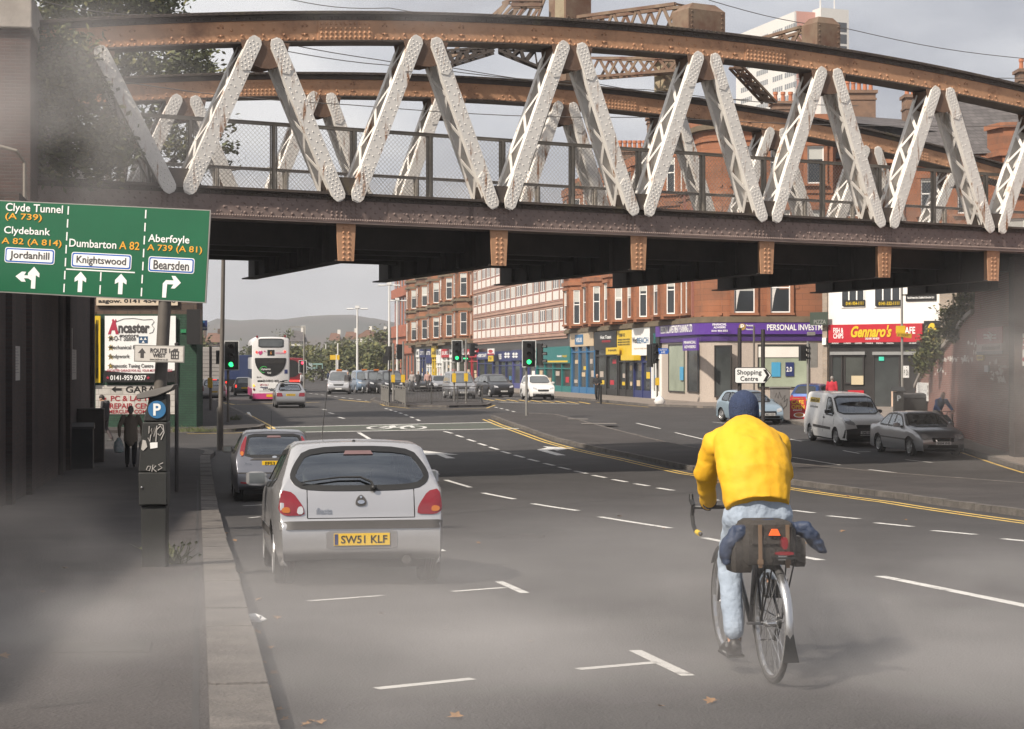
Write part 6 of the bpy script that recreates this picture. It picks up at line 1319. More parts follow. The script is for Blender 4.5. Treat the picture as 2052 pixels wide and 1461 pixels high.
# ---- generic saloon / hatch / mpv builder for the smaller ones
def vehicle(name, label, cat, px, hd, kind, pt, end, see=False, group=None, glass=None, plate=None, roof=None, lit=False, spokes=5, scale=1.):
 S = {'saloon': dict(L=4.5, W=1.75, prof=[(.12, .27), (.015, .36), (0, .5), (.02, .66), (.05, .82), (.12, .93), (.3, .96), (.72, .97), (.95, 1.06), (1.25, 1.26), (1.5, 1.38), (1.9, 1.42), (2.4, 1.41), (2.75, 1.32), (3.15, 1.08), (3.35, .98), (3.9, .87), (4.25, .75), (4.42, .6), (4.48, .42), (4.38, .25)], belt=[(0, .7), (.15, .9), (1, .93), (3.2, .9), (4.5, .68)], tum=.42, wh=(.95, 3.67, .31), rw=[(-.6, .99), (.6, .99), (.5, 1.34), (-.5, 1.34)], fw=[(-.66, 1.0), (.66, 1.0), (.53, 1.36), (-.53, 1.36)], sw=[[(1.05, 1.0), (1.75, .98), (1.75, 1.34), (1.5, 1.32), (1.25, 1.2)], [(1.8, .98), (2.2, .97), (2.2, 1.35), (1.8, 1.35)], [(2.26, .97), (3.1, .96), (2.8, 1.18), (2.6, 1.3), (2.26, 1.34)]]),
         'coupe': dict(L=4.45, W=1.757, prof=[(.12, .25), (.015, .34), (0, .48), (.02, .62), (.05, .78), (.12, .9), (.3, .94), (.62, .96), (.9, 1.06), (1.25, 1.24), (1.55, 1.33), (1.9, 1.365), (2.3, 1.36), (2.65, 1.27), (3.1, 1.02), (3.3, .93), (3.9, .83), (4.25, .7), (4.4, .5), (4.3, .24)], belt=[(0, .68), (.15, .87), (1, .9), (3.1, .87), (4.45, .65)], tum=.45, wh=(.95, 3.67, .32), rw=[(-.62, .99), (.62, .99), (.5, 1.3), (-.5, 1.3)], fw=[(-.66, .97), (.66, .97), (.52, 1.3), (-.52, 1.3)], sw=[[(1.0, .97), (1.8, .95), (1.8, 1.29), (1.5, 1.27), (1.2, 1.14)], [(1.86, .95), (3.0, .93), (2.65, 1.15), (2.45, 1.26), (1.86, 1.29)]]),
         'hatch': dict(L=3.84, W=1.65, prof=[(.10, .26), (.015, .33), (0, .45), (.01, .6), (.05, .72), (.12, .9), (.2, 1.0), (.38, 1.2), (.5, 1.32), (.62, 1.38), (1.1, 1.43), (1.6, 1.42), (2.0, 1.33), (2.45, 1.1), (2.8, .96), (3.3, .85), (3.62, .7), (3.8, .5), (3.82, .36), (3.72, .25)], belt=[(0, .6), (.15, .88), (.6, .95), (2.7, .9), (3.84, .66)], tum=.42, wh=(.65, 3.09, .3), rw=[(-.55, .98), (.55, .98), (.46, 1.3), (-.46, 1.3)], fw=[(-.62, 1.0), (.62, 1.0), (.5, 1.34), (-.5, 1.34)], sw=[[(.65, 1.0), (1.25, .98), (1.25, 1.31), (.9, 1.3), (.75, 1.24)], [(1.3, .98), (2.5, .96), (2.2, 1.16), (1.98, 1.29), (1.3, 1.32)]]),
         'estate': dict(L=4.6, W=1.78, prof=[(.12, .27), (.015, .36), (0, .5), (.02, .68), (.05, .9), (.12, 1.02), (.28, 1.3), (.4, 1.42), (.55, 1.46), (1.5, 1.49), (2.3, 1.46), (2.75, 1.34), (3.2, 1.08), (3.4, .98), (4.0, .87), (4.35, .74), (4.52, .55), (4.5, .35), (4.4, .25)], belt=[(0, .7), (.15, .92), (3.2, .92), (4.6, .68)], tum=.4, wh=(.95, 3.6, .32), rw=[(-.62, 1.03), (.62, 1.03), (.53, 1.38), (-.53, 1.38)], fw=[(-.68, 1.02), (.68, 1.02), (.55, 1.4), (-.55, 1.4)], sw=[[(.45, 1.03), (1.2, 1.0), (1.2, 1.38), (.6, 1.37)], [(1.25, 1.0), (2.1, .99), (2.1, 1.4), (1.25, 1.39)], [(2.16, .99), (3.15, .97), (2.6, 1.32), (2.16, 1.39)]]),
         'suv': dict(L=4.6, W=1.84, prof=[(.12, .35), (.015, .42), (0, .55), (.02, .72), (.05, .95), (.12, 1.1), (.3, 1.4), (.42, 1.58), (.6, 1.66), (1.5, 1.7), (2.2, 1.68), (2.7, 1.5), (3.1, 1.24), (3.35, 1.12), (3.9, 1.03), (4.3, .9), (4.5, .66), (4.55, .45), (4.45, .3)], belt=[(0, .8), (.15, 1.05), (3.2, 1.05), (4.6, .82)], tum=.34, wh=(.9, 3.6, .36), rw=[(-.65, 1.14), (.65, 1.14), (.56, 1.54), (-.56, 1.54)], fw=[(-.7, 1.18), (.7, 1.18), (.58, 1.6), (-.58, 1.6)], sw=[[(.5, 1.18), (1.2, 1.13), (1.2, 1.57), (.7, 1.55)], [(1.26, 1.13), (2.1, 1.12), (2.1, 1.59), (1.26, 1.58)], [(2.16, 1.12), (3.05, 1.1), (2.55, 1.48), (2.16, 1.58)]]),
         'mpv': dict(L=4.8, W=1.9, prof=[(.08, .3), (.015, .38), (0, .55), (.01, .9), (.03, 1.2), (.1, 1.7), (.2, 1.84), (.4, 1.9), (1.6, 1.94), (2.7, 1.92), (3.1, 1.84), (3.6, 1.5), (4.0, 1.2), (4.25, 1.08), (4.55, .96), (4.72, .75), (4.78, .5), (4.7, .3)], belt=[(0, .9), (.1, 1.08), (3.7, 1.08), (4.8, .8)], tum=.2, wh=(.85, 3.85, .33), rw=[(-.7, 1.15), (.7, 1.15), (.62, 1.72), (-.62, 1.72)], fw=[(-.78, 1.16), (.78, 1.16), (.66, 1.78), (-.66, 1.78)], sw=[[(.35, 1.2), (1.4, 1.15), (1.4, 1.75), (.42, 1.74)], [(1.46, 1.15), (2.6, 1.15), (2.6, 1.77), (1.46, 1.76)], [(2.68, 1.15), (3.75, 1.12), (3.3, 1.55), (3.05, 1.75), (2.68, 1.77)]]),
         'van': dict(L=4.39, W=1.83, prof=[(.06, .3), (.01, .38), (0, .6), (.005, 1.0), (.02, 1.55), (.06, 1.78), (.16, 1.845), (.5, 1.85), (1.8, 1.86), (2.5, 1.82), (2.85, 1.7), (3.25, 1.36), (3.5, 1.17), (3.7, 1.09), (4.05, .98), (4.27, .8), (4.36, .55), (4.33, .38), (4.25, .28)], belt=[(0, .95), (.1, 1.1), (3.2, 1.1), (4.39, .82)], tum=.16, wh=(.75, 3.5, .32), rw=None, fw=[(-.76, 1.18), (.76, 1.18), (.68, 1.74), (-.68, 1.74)], sw=[[(2.35, 1.12), (3.2, 1.1), (2.9, 1.5), (2.66, 1.68), (2.35, 1.7)]])}[kind]
 c = Car(name, label, cat, px, hd, S['L'], S['W'], S['prof'], S['belt'], S['tum'], S['wh'], pt, end, group=group, sill=.24 if kind in ('suv', 'mpv', 'van') else .2, nose=(.2, .9) if kind not in ('mpv', 'van') else (.14, .5), rear=(.1, .5) if kind not in ('mpv', 'van') else (.04, .25))
 wins = ([('rear', rnd_poly(S['rw'], 1, .1), 'rear_window')] if S['rw'] else []) + [('front', rnd_poly(S['fw'], 1, .1), 'windscreen')] + [(v, rnd_poly(o, 1, .07), 'side_window') for v in ('left', 'right') for o in S['sw']]
 if see:
  for v, o, nm in wins: c.cut(v, o)
 c.body()
 for v, o, nm in wins: c.window(v, o, see, nm, mat=glass)
 c.wheels(spokes); zb = S['belt'][1][1]; hz = zb - .08
 c.mirror_pair(S['sw'][-1][1][0] - .25, zb + .12, m=m_trim if kind in ('van',) else None)
 if see: c.seats(S['sw'][-1][1][0] - 1.15, .35, .36, zb, S['wh'][0] + .7 if kind != 'van' else None)
 hw = S['W'] / 2
 for sg in (-1, 1):
  tz = (zb - .22, zb - .02) if kind in ('saloon', 'coupe', 'hatch') else (zb - .25, zb + .1) if kind != 'mpv' and kind != 'van' else (zb - .4, zb + .1)
  c.patch('rear', rnd_poly([(sg * hw * .5 if kind in ('saloon', 'coupe') else sg * hw * .74, tz[0]), (sg * hw * .9, tz[0]), (sg * hw * .88, tz[1]), (sg * hw * .56 if kind in ('saloon', 'coupe') else sg * hw * .76, tz[1])], 1, .1), 'tail_light', m_lon if lit else m_lred, .012)
  zf = lerp([(p[0], p[1]) for p in S['prof'][-8:]], S['L'] - .35) - .14
  c.patch('front', rnd_poly([(sg * hw * .46, zf - .07), (sg * hw * .78, zf - .03), (sg * hw * .82, zf + .12), (sg * hw * .5, zf + .05)], 1, .12), 'headlight', m_lcl, .012)
 zf = lerp([(p[0], p[1]) for p in S['prof'][-8:]], S['L'] - .25) - .17
 g = c.patch('front', rnd_poly([(-hw * .4, zf - .09), (hw * .4, zf - .09), (hw * .44, zf + .05), (-hw * .44, zf + .05)], 1, .08), 'grille', m_seal, .01)
 c.patch('front', rnd_poly([(-hw * .62, .3), (hw * .62, .3), (hw * .58, .4), (-hw * .58, .4)], 1, .08), 'air_intake', m_seal, .008)
 c.zf = zf; c.S = S
 c.plate(plate if end == 'r' else None, (zb - .13) if kind in ('saloon', 'coupe') else .62 if kind in ('hatch', 'estate') else .7); c.plate(plate if end == 'f' else None, .46, True)
 if roof == 'taxi': b = MB(); b.loft([[(x * k, S['L'] * .62 + y * k, 1.93 + z) for x, y in ((-.24, -.08), (.24, -.08), (.24, .08), (-.24, .08))] for z, k in ((0, 1), (.08, 1), (.13, .8))]); b.build('roof_sign', m_lor, c.root)
 return c
HT = -RD
c = vehicle('coupe_car', 'silver grey coupe with roof bars driving away behind the double decker bus', 'car', (581, 817), RD, 'coupe', silver2, 'r', True, plate='SN53 KHO')
b = MB()
for y in (1.5, 2.3): b.tube([(-.6, y, 1.36), (-.58, y, 1.44), (.58, y, 1.44), (.6, y, 1.36)], .02, 6)
b.box(-.5, -.3, 1.3, 2.5, 1.46, 1.5); b.tube([(-.4, 1.4, 1.52), (-.1, 1.45, 1.55)], .03, 6); b.build('roof_rack', m_seal, c.root)
c = vehicle('estate_car', 'silver grey estate with brake light on waiting behind the lorry', 'car', (428, 803), RD, 'estate', beige, 'r', True, plate='SF59 UGA'); c.patch('rear', [(-.2, 1.4), (.2, 1.4), (.19, 1.435), (-.19, 1.435)], 'high_brake_light', m_lon, .02)
vehicle('saloon_car', 'dark car with glowing brake lamps queueing left of the bus', 'car', (490, 793), RD, 'hatch', darkp, 'r', lit=True, glass=m_glm); vehicle('saloon_car', 'second dark car ahead in the queue beside the bus', 'car', (481, 784), RD, 'hatch', grey_p, 'r', lit=True, glass=m_glm)
c = vehicle('saloon_car', 'silver saloon with chrome grille waiting at the right kerb', 'car', V((*((G(1822, 917) + G(1918, 911)) / 2).xy, 0)), HT, 'saloon', silver2, 'f', True, plate='SG04 VHS', spokes=7)
for sg in (-1, 1):
 c.patch('front', [(sg * .62 + .1 * math.cos(a * .524), .66 + .085 * math.sin(a * .524)) for a in range(12)], 'round_headlight', m_lcl, .02)
c.patch('front', [(-.24, c.zf - .1), (.24, c.zf - .1), (.29, c.zf + .05), (-.29, c.zf + .05)], 'grille_surround', m_chrome, .012, hole=[(-.2, c.zf - .075), (.2, c.zf - .075), (.245, c.zf + .025), (-.245, c.zf + .025)])
for vw in ('left', 'right'): c.patch(vw, [(.75, .55), (4.0, .52), (4.0, .57), (.75, .6)], 'rubbing_strip', m_trim, .01)
c = vehicle('panel_van', 'small white hire van with yellow side sticker beside the cafe', 'van', V((*((G(1688, 896) + G(1752, 889)) / 2).xy, 0)), HT, 'van', white_v, 'f', True, plate='SA62 XNK', spokes=7)
c.patch('front', rnd_poly([(-.86, .3), (.86, .3), (.82, .62), (.45, .66), (-.45, .66), (-.82, .62)], 1, .05), 'front_bumper', m_trim, .02); c.plate('SA62 XNK', .52, True, y=4.42)
for sg in (-1, 1): c.patch('front', rnd_poly([(sg * .5, .83), (sg * .78, .86), (sg * .8, 1.03), (sg * .6, 1.0)], 1, .12), 'headlight', m_lcl, .03)
for vw in ('right', 'left'):
 c.patch(vw, [(1.15, .58), (3.0, .56), (3.0, .65), (1.15, .67)], 'rubbing_strip', m_trim, .015); c.patch(vw, [(2.2, .95), (2.32, .95), (2.32, 1.0), (2.2, 1.0)], 'door_handle', m_seal, .03)
 o = c.patch(vw, [(.45, 1.48), (1.5, 1.48), (1.5, 1.66), (.45, 1.66)], 'yellow_sticker', m_yel, .006)
sb_ = MB()
for x in (2.2, 3.3):
 for vw in ('left', 'right'):
  pts = [h for h in (c.bvh.ray_cast(*VIEW[vw](x, z))[0] for z in (.45, .75, .8, .95, 1.08)) if h]
  if len(pts) > 1: sb_.tube(pts, .006, 4)
sb_.build('door_seam', m_seal, c.root)
def sidetext(c, t, y0, y1, z0, z1, mat, off=.009):
 k, w_, h_ = text_mb(t, 1, .02); q = MB()
 for v in k.v:
  o, d = VIEW['right'](y0 + v[0] / w_ * (y1 - y0), z0 + v[2] / h_ * (z1 - z0)); h = c.bvh.ray_cast(o, d)[0]; q.v.append(tuple(h - d * off))
 q.f = k.f; q.m = k.m; q.build('lettering', mat, c.root)
sidetext(c, 'Arnold Clark', .5, 1.45, 1.5, 1.63, m_seal); sidetext(c, 'Car & Van Rental', .55, 1.4, 1.28, 1.36, m_gry)
vehicle('hatchback_car', 'pale blue hatchback parked behind the cyclist by the advisers shop', 'car', V((*G(1527, 850).xy, 0)), (.33, -.94), 'hatch', bluep, 'f', True, plate='SB52 XZD')
vehicle('suv_car', 'white four by four facing the camera at the kerb by the teal shop', 'car', V((*G(1084, 801).xy, 0)), HT, 'suv', white_v, 'f', plate='SD12 ULP', glass=m_glm)
vehicle('suv_car', 'black four by four waiting beside the blue bank shops', 'car', V((*G(1003, 796).xy, 0)), (.3, -.95), 'suv', darkp, 'f', plate='SJ10 OWD', glass=m_glm)
vehicle('people_carrier', 'silver grey passenger van behind the island railings', 'van', V((*G(926, 799).xy, 0)), HT, 'mpv', silver2, 'f', plate='SF07 KXB', glass=m_glm)
for k, (x, y, pt, l) in enumerate(((845, 785, darkp, 'dark saloon at the left of the queue behind the railings'), (868, 784, grey_p, 'graphite saloon second in the queue behind the railings'), (884, 784.5, silver2, 'grey saloon tucked behind the silver passenger van'), (978, 789, grey_p, 'grey saloon half hidden behind the black four by four'))): vehicle('saloon_car', l, 'car', V((*G(x, y).xy, 0)), HT, 'saloon', pt, 'f', group='cars queueing behind the island')
vehicle('people_carrier_taxi', 'silver taxi people carrier facing the camera left of the dark taxis', 'taxi', V((*G(679, 790).xy, 0)), (.06, -1), 'mpv', silver, 'f', glass=m_glm, roof='taxi')
for x, y, pt, l in ((733, 787, bluegrey, 'blue grey taxi people carrier behind the silver taxi'), (757, 788.5, darkp, 'black taxi people carrier in the middle of the rank'), (787, 790, darkp, 'black taxi people carrier at the front right of the rank')): vehicle('people_carrier_taxi', l, 'taxi', V((*G(x, y).xy, 0)), (.22, -1), 'mpv', pt, 'f', glass=m_glm, roof='taxi', group='taxis in the rank')
vehicle('hatchback_car', 'dark blue car with yellow plate parked behind the white van', 'car', V((*G(1660, 832).xy, 0)) + V((0, 6, 0)), (.5, .86), 'hatch', cpaint('navy', (.02, .05, .16)), 'r', plate='SE04 VBM')
# ---- double decker bus
def busbody(t, L, W, H, z0, pts, mat, rear_r=.12):
 b = MB(); rings = []
 for y, k in [(0, .93), (.04, .975), (.12, 1)] + [(L - .12, 1), (L - .03, .97), (L, .93)]:
  hw = W / 2 * k; top = H - (1 - k) * .9
  rings.append([(-hw, y, z0), (-hw, y, H * .5), (-hw * .99, y, top - .35), (-hw * .95, y, top - .14), (-hw * .86, y, top - .04), (0, y, top), (hw * .86, y, top - .04), (hw * .95, y, top - .14), (hw * .99, y, top - .35), (hw, y, H * .5), (hw, y, z0)])
 b.loft(rings); return b.build('body', mat, t, True, 40)
m_bus = cpaint('bus white', (.66, .65, .64), 0, .3); m_bpk = cpaint('bus magenta', (.55, .05, .2), 0, .35)
g0 = G(543, 804); bus = thing('double_decker_bus', 'white double decker bus with dark curved rear panel and pink skirt', 'bus', tuple(g0), RYAW)
busbody(bus, 10.3, 2.5, 4.3, .32, None, m_bus)
BSg = Seg(g0 - RN * 1.25 - RD * .001, g0 + RN * 1.25 - RD * .001, bus); BSg.rl = V((0, 0, 0))
class Sub:                                                   # photo boxes on the bus's rear, in the bus's own frame
 sx = 84.5 / 2.5
def bp(x, y): return ((x - 543) / 33.6, (803.5 - y) / 29.6)
def rbox(mb, x0, y0, x1, y1, o, mi=0): (a, zt_), (c_, zb_) = bp(x0, y0), bp(x1, y1); mb.box(a, c_, -o, -o + .04 if o > .05 else .05, zb_, zt_, mi)
def rpoly(pts, o, mat, nm, parent=bus): b = MB(); b.prism([bp(*p) for p in pts], -o, .03); return b.build(nm, mat, parent)
b = MB(); rbox(b, 502, 788, 584, 799, .012); b.build('skirt', m_bpk, bus)
for sg in (-1, 1): b = MB(); b.box(sg * 1.255 - .01, sg * 1.255 + .01, .1, 10.2, .32, .85); b.build('skirt', m_bpk, bus)
o = rpoly(rnd_poly([(515, 680), (571, 680), (571, 697), (515, 697)], 1, .1), .03, m_seal, 'rear_window'); rpoly(rnd_poly([(517, 681.5), (569, 681.5), (569, 695.5), (517, 695.5)], 1, .1), .034, m_glm, 'pane', o)
o = rpoly([(508, 718), (576, 718)] + [(542 + 35 * math.cos(a * math.pi / 16), 720 + 34 * math.sin(a * math.pi / 16)) for a in range(0, 17)], .03, m_seal, 'engine_cover')
for k in range(5): (a, z), (c_, _) = bp(511, 720 + k * 1.9), bp(573, 720); b = MB(); b.box(a + .02, c_ - .02, -.045, -.03, z - .03, z); b.build('grille_slat', m_trim, o)
def btext(t, x0, y0, x1, y1, mat, off=.04, bold=.02, shear=0., parent=bus):
 k, w_, h_ = text_mb(t, 1, bold, shear=shear); (a, zt_), (c_, zb_) = bp(x0, y0), bp(x1, y1); q = MB(); q.v = [(a + v[0] / w_ * (c_ - a), -off - .004 + v[1], zb_ + v[2] / h_ * (zt_ - zb_)) for v in k.v]; q.f = k.f; q.m = k.m; return q.build('lettering', mat, parent)
btext('Dynamo', 521, 738, 542, 743, m_wt, parent=o); btext('fuel', 535, 745.5, 543, 749, m_wt, parent=o)
cvb = MB(); pts = [bp(527 + 8.5 * math.cos(a * .35), 741 + 6 * math.sin(a * .35)) for a in range(4, 17)]; cvb.tube([(x, -.05, z) for x, z in pts], .03, 5); cvb.build('green_swirl', paint((.05, .4, .08)), o)
rpoly(rnd_poly([(518, 713), (514, 707), (517, 704), (519, 705.5), (522, 703.5), (525, 706), (523, 710)], 1), .02, m_bpk, 'heart'); rpoly(rnd_poly([(529, 706.5), (526.5, 704), (529, 703.5), (531, 704.5)], 1), .02, m_bpk, 'heart'); rpoly(rnd_poly([(532, 707), (530.5, 706), (532.5, 705.3)], 1), .02, m_bpk, 'heart')
o = rpoly([(535, 702), (550.5, 702), (550.5, 713), (535, 713)], .025, m_seal, 'route_display'); btext('6', 541, 704.5, 545, 711, paint((.5, .22, .06)), .03, parent=o)
btext('love this journey', 553, 706, 575, 711, m_bpk, .018, 0.)
for x, y, m_ in ((511, 706.5, m_lon), (574, 705.5, m_lon), (504.5, 772.5, m_lamb), (505, 780, m_lred), (512, 676, m_lred), (574, 675, m_lred)): rpoly([(x + 2.4 * math.cos(a * .524), y + 2.4 * math.sin(a * .524)) for a in range(12)], .03, m_, 'tail_light')
o = rpoly([(513, 763), (513, 762), (524, 762), (524, 765), (513, 765)], .018, m_seal, 'vent'); btext('ENVIRO 400', 525, 761, 560, 765.5, m_trim, .018)
o = rpoly([(516.5, 767), (573, 767), (573, 783), (516.5, 783)], .02, m_wt, 'advert_panel'); btext("UK's No.1", 518.5, 769, 537, 773, m_dr2, .025, parent=o); btext('vitamins', 518.5, 774, 536, 777.5, m_blu, .025, parent=o); btext('VITABIOTICS', 525, 777.5, 571, 782, m_gry, .025, .02, .2, o)
rpoly([(533, 790), (552, 790), (552, 795), (533, 795)], .03, m_py, 'number_plate'); btext('38110', 511, 754.5, 521, 757, m_gry, .018); rpoly([(573, 741), (580, 741), (580, 749), (573, 749)], .018, m_blu, 'route_sticker')
for sg in (-1, 1):
 for z0, z1 in ((1.5, 2.15), (2.95, 3.75)):
  b = MB(); x = sg * 1.245
  for k in range(6): b.box(x - .015, x + .015, .5 + k * 1.6, 1.95 + k * 1.6, z0, z1)
  b.build('side_window', m_gld, bus)
 for y in (2.6, 8): b = MB(); b.lathe([(.3, -.14), (.48, -.12), (.48, .12), (.3, .14)], (sg * 1.08, y, .48), 'X', 20); b.build('wheel', m_tyre, bus)
b = MB(); b.box(-1.1, 1.1, .3, 10, .2, .33); b.build('underbody', m_under, bus)
# red single decker far ahead, partly behind the bus
g1 = G(582, 787); rbus = thing('red_bus', 'red bus with round black rear window glimpsed beyond the white bus', 'bus', tuple(g1), RYAW); busbody(rbus, 9, 2.4, 3.05, .3, None, cpaint('bus red', (.2, .014, .02), 0, .4))
b = MB(); b.lathe([(.01, 0), (.75, 0), (.75, .04)], (0.1, -.03, 2.1), 'Y', 20); b.build('rear_window', m_seal, rbus)
for x, m_ in ((.85, m_lamb), (-.85, m_lamb)): b = MB(); b.ball((x, -.03, 2.6), .12, 8, 5); b.build('tail_light', m_, rbus)
b = MB(); b.box(-.1, 1.0, -.03, .05, .95, 1.1); b.build('tail_light', m_lon, rbus)
# lorry with a grey box body
g2_ = G(416, 796); lo = thing('box_lorry', 'grey box bodied lorry seen from behind at the left junction', 'lorry', tuple(g2_), RYAW)
b = MB(); b.box(-1.2, 1.25, 0, 7.5, 1.25, 3.75); bevel(b.build('box_body', mk('dull grey lorry box', (.3, .28, .26), rough=.6, var=.12, scale=.8), lo), .05)
b = MB();
for k in range(8): b.box(-1.15, 1.2, -.015, .0, 1.35 + k * .29, 1.37 + k * .29)
b.build('shutter_rib', m_trim, lo); b = MB(); b.box(-1.1, 1.1, .1, 9.2, .6, 1.24); b.build('chassis', m_under, lo); b = MB(); b.box(-1.1, 1.1, 7.6, 9.3, .7, 3.0); bevel(b.build('cab', cpaint('lorry white', (.5, .5, .5), 0), lo), .15)
for sg in (-1, 1):
 for y in (1.6, 8.2): b = MB(); b.lathe([(.25, -.16), (.46, -.14), (.46, .14), (.25, .16)], (sg * 1., y, .46), 'X', 18); b.build('wheel', m_tyre, lo)
 b = MB(); b.box(sg * .95 - .15, sg * .95 + .15, .03, .1, .75, .87); b.build('tail_light', m_lred, lo)
g3 = G(476, 786); tl_ = thing('tipper_lorry', 'dark blue tipper lorry behind the signal left of the bus', 'lorry', tuple(g3), RYAW)
b = MB(); b.box(-1.2, 1.2, .3, 6, 1.1, 3.3); bevel(b.build('tipper_body', cpaint('lorry blue', (.02, .035, .1), 0), tl_), .05); b = MB(); b.box(-1.1, 1.1, 0.2, 7.5, .5, 1.09); b.build('chassis', m_under, tl_)
for sg in (-1, 1): b = MB(); b.lathe([(.25, -.16), (.48, -.14), (.48, .14), (.25, .16)], (sg * 1., 1.4, .48), 'X', 18); b.build('wheel', m_tyre, tl_); b = MB(); b.box(sg * .9 - .15, sg * .9 + .15, .12, .19, .8, .95); b.build('tail_light', m_lon, tl_)
# ================================================================== people
m_skin = mk('skin', (.48, .29, .2), rough=.55, var=.06, scale=8); m_hairg = mk('grey hair', (.25, .23, .21), rough=.8, var=.2, scale=20); m_haird = mk('dark hair', (.025, .018, .014), rough=.6, var=.2, scale=20)
def cloth(n, c, sc=5.): return mk('cloth ' + n, c, rough=.85, var=.12, scale=sc, bump=.35, bscale=14)
def blob(mb, name, mat, parent=None, vox=.014, it=4, loc=None):
 """weld overlapping limbs into one continuous skin"""
 o = mb.build('raw', mat); m_ = o.modifiers.new('r', 'REMESH'); m_.mode = 'VOXEL'; m_.voxel_size = vox; s_ = o.modifiers.new('s', 'SMOOTH'); s_.iterations = it; s_.factor = .5
 dg = bpy.context.evaluated_depsgraph_get(); me = bpy.data.meshes.new_from_object(o.evaluated_get(dg)); bpy.data.objects.remove(o); me.name = name
 me.materials.clear(); me.materials.append(mat); me.polygons.foreach_set('use_smooth', [True] * len(me.polygons)); r = bpy.data.objects.new(name, me); link(r, parent); return r
def limb(mb, pts, rs, n=12, side=None, balls=True):
 mb.tube(pts, rs, n, side=side)
 if not balls: return
 for p, r_ in zip(pts, rs):
  a, b = (r_ if isinstance(r_, (tuple, list)) else (r_, r_)); mb.ball(p, min(a, b) * .98, 10, 6)
def head(mb, c, r=.1, turn=0., nod=0.):
 """skull, jaw, nose, ears, brow; c is the middle of the head, the face looks along +y turned about z and nodded forward"""
 q = MB(); q.ball((0, -.01, .02), r, 14, 9, sc=(.78, .98, 1.05)); q.ball((0, .025, -.06), r * .68, 12, 7, sc=(.82, .95, .95)); q.tube([(0, .09, .01), (0, .113, -.022), (0, .09, -.035)], [.012, .016, .012], 7); q.ball((0, .075, -.055), .028, 8, 5, sc=(1, .6, .5)); q.ball((0, .06, -.105), .026, 8, 5)
 for s_ in (-1, 1): q.ball((s_ * .08, -.005, -.015), .026, 8, 5, sc=(.4, .7, 1.2)); q.ball((s_ * .034, .08, .03), .018, 8, 5, sc=(1.3, .6, .6))
 mb.merge(q, MX.Translation(V(c)) @ MX.Rotation(turn, 4, 'Z') @ MX.Rotation(-nod, 4, 'X'))
def hand(mb, wrist, d, palm, s=1., curl=.5):
 """palm, four unequal bent fingers and a thumb; d points along the hand, palm is the side the fingers curl towards"""
 d = V(d).normalized(); p = V(palm); p = (p - d * p.dot(d)).normalized(); x = d.cross(p); w_ = V(wrist)
 mb.loft([[w_ + d * t + x * (a * k) + p * (b * .013) for a, b in ((-1, -1), (1, -1), (1, 1), (-1, 1))] for t, k in ((0, .026), (.04, .038), (.085, .042))])
 for i, (o, l_) in enumerate(((-.032, .07), (-.011, .08), (.011, .075), (.031, .06))):
  a = w_ + d * .08 + x * o; e = a + (d * math.cos(curl * .7) + p * math.sin(curl * .7)) * l_ * .5; f = e + (d * math.cos(curl * 1.9) + p * math.sin(curl * 1.9)) * l_ * .32; g = f + (d * math.cos(curl * 2.7) + p * math.sin(curl * 2.7)) * l_ * .26; mb.tube([a, e, f, g], [.0095 * s, .009 * s, .008 * s, .006 * s], 7)
 a = w_ + d * .025 - x * .028; mb.tube([a, a + d * .03 - x * .025 + p * .015, a + d * .055 - x * .02 + p * .035], [.012 * s, .01 * s, .007 * s], 7)
def foot(mb, ank, d, L_=.26):
 a = V(ank); d = V(d).normalized(); up = V((0, 0, 1)); x = d.cross(up).normalized(); s0 = a - d * .06
 mb.loft([[s0 + d * (t * L_) + x * (u * w_) + up * (z) for u, z in ((-1, -.08), (1, -.08), (1, -.08 + h_ * .6), (.5, -.08 + h_), (-.5, -.08 + h_), (-1, -.08 + h_ * .6))] for t, w_, h_ in ((0, .03, .07), (.1, .036, .1), (.35, .038, .1), (.65, .047, .065), (.88, .042, .05), (1, .022, .035))])
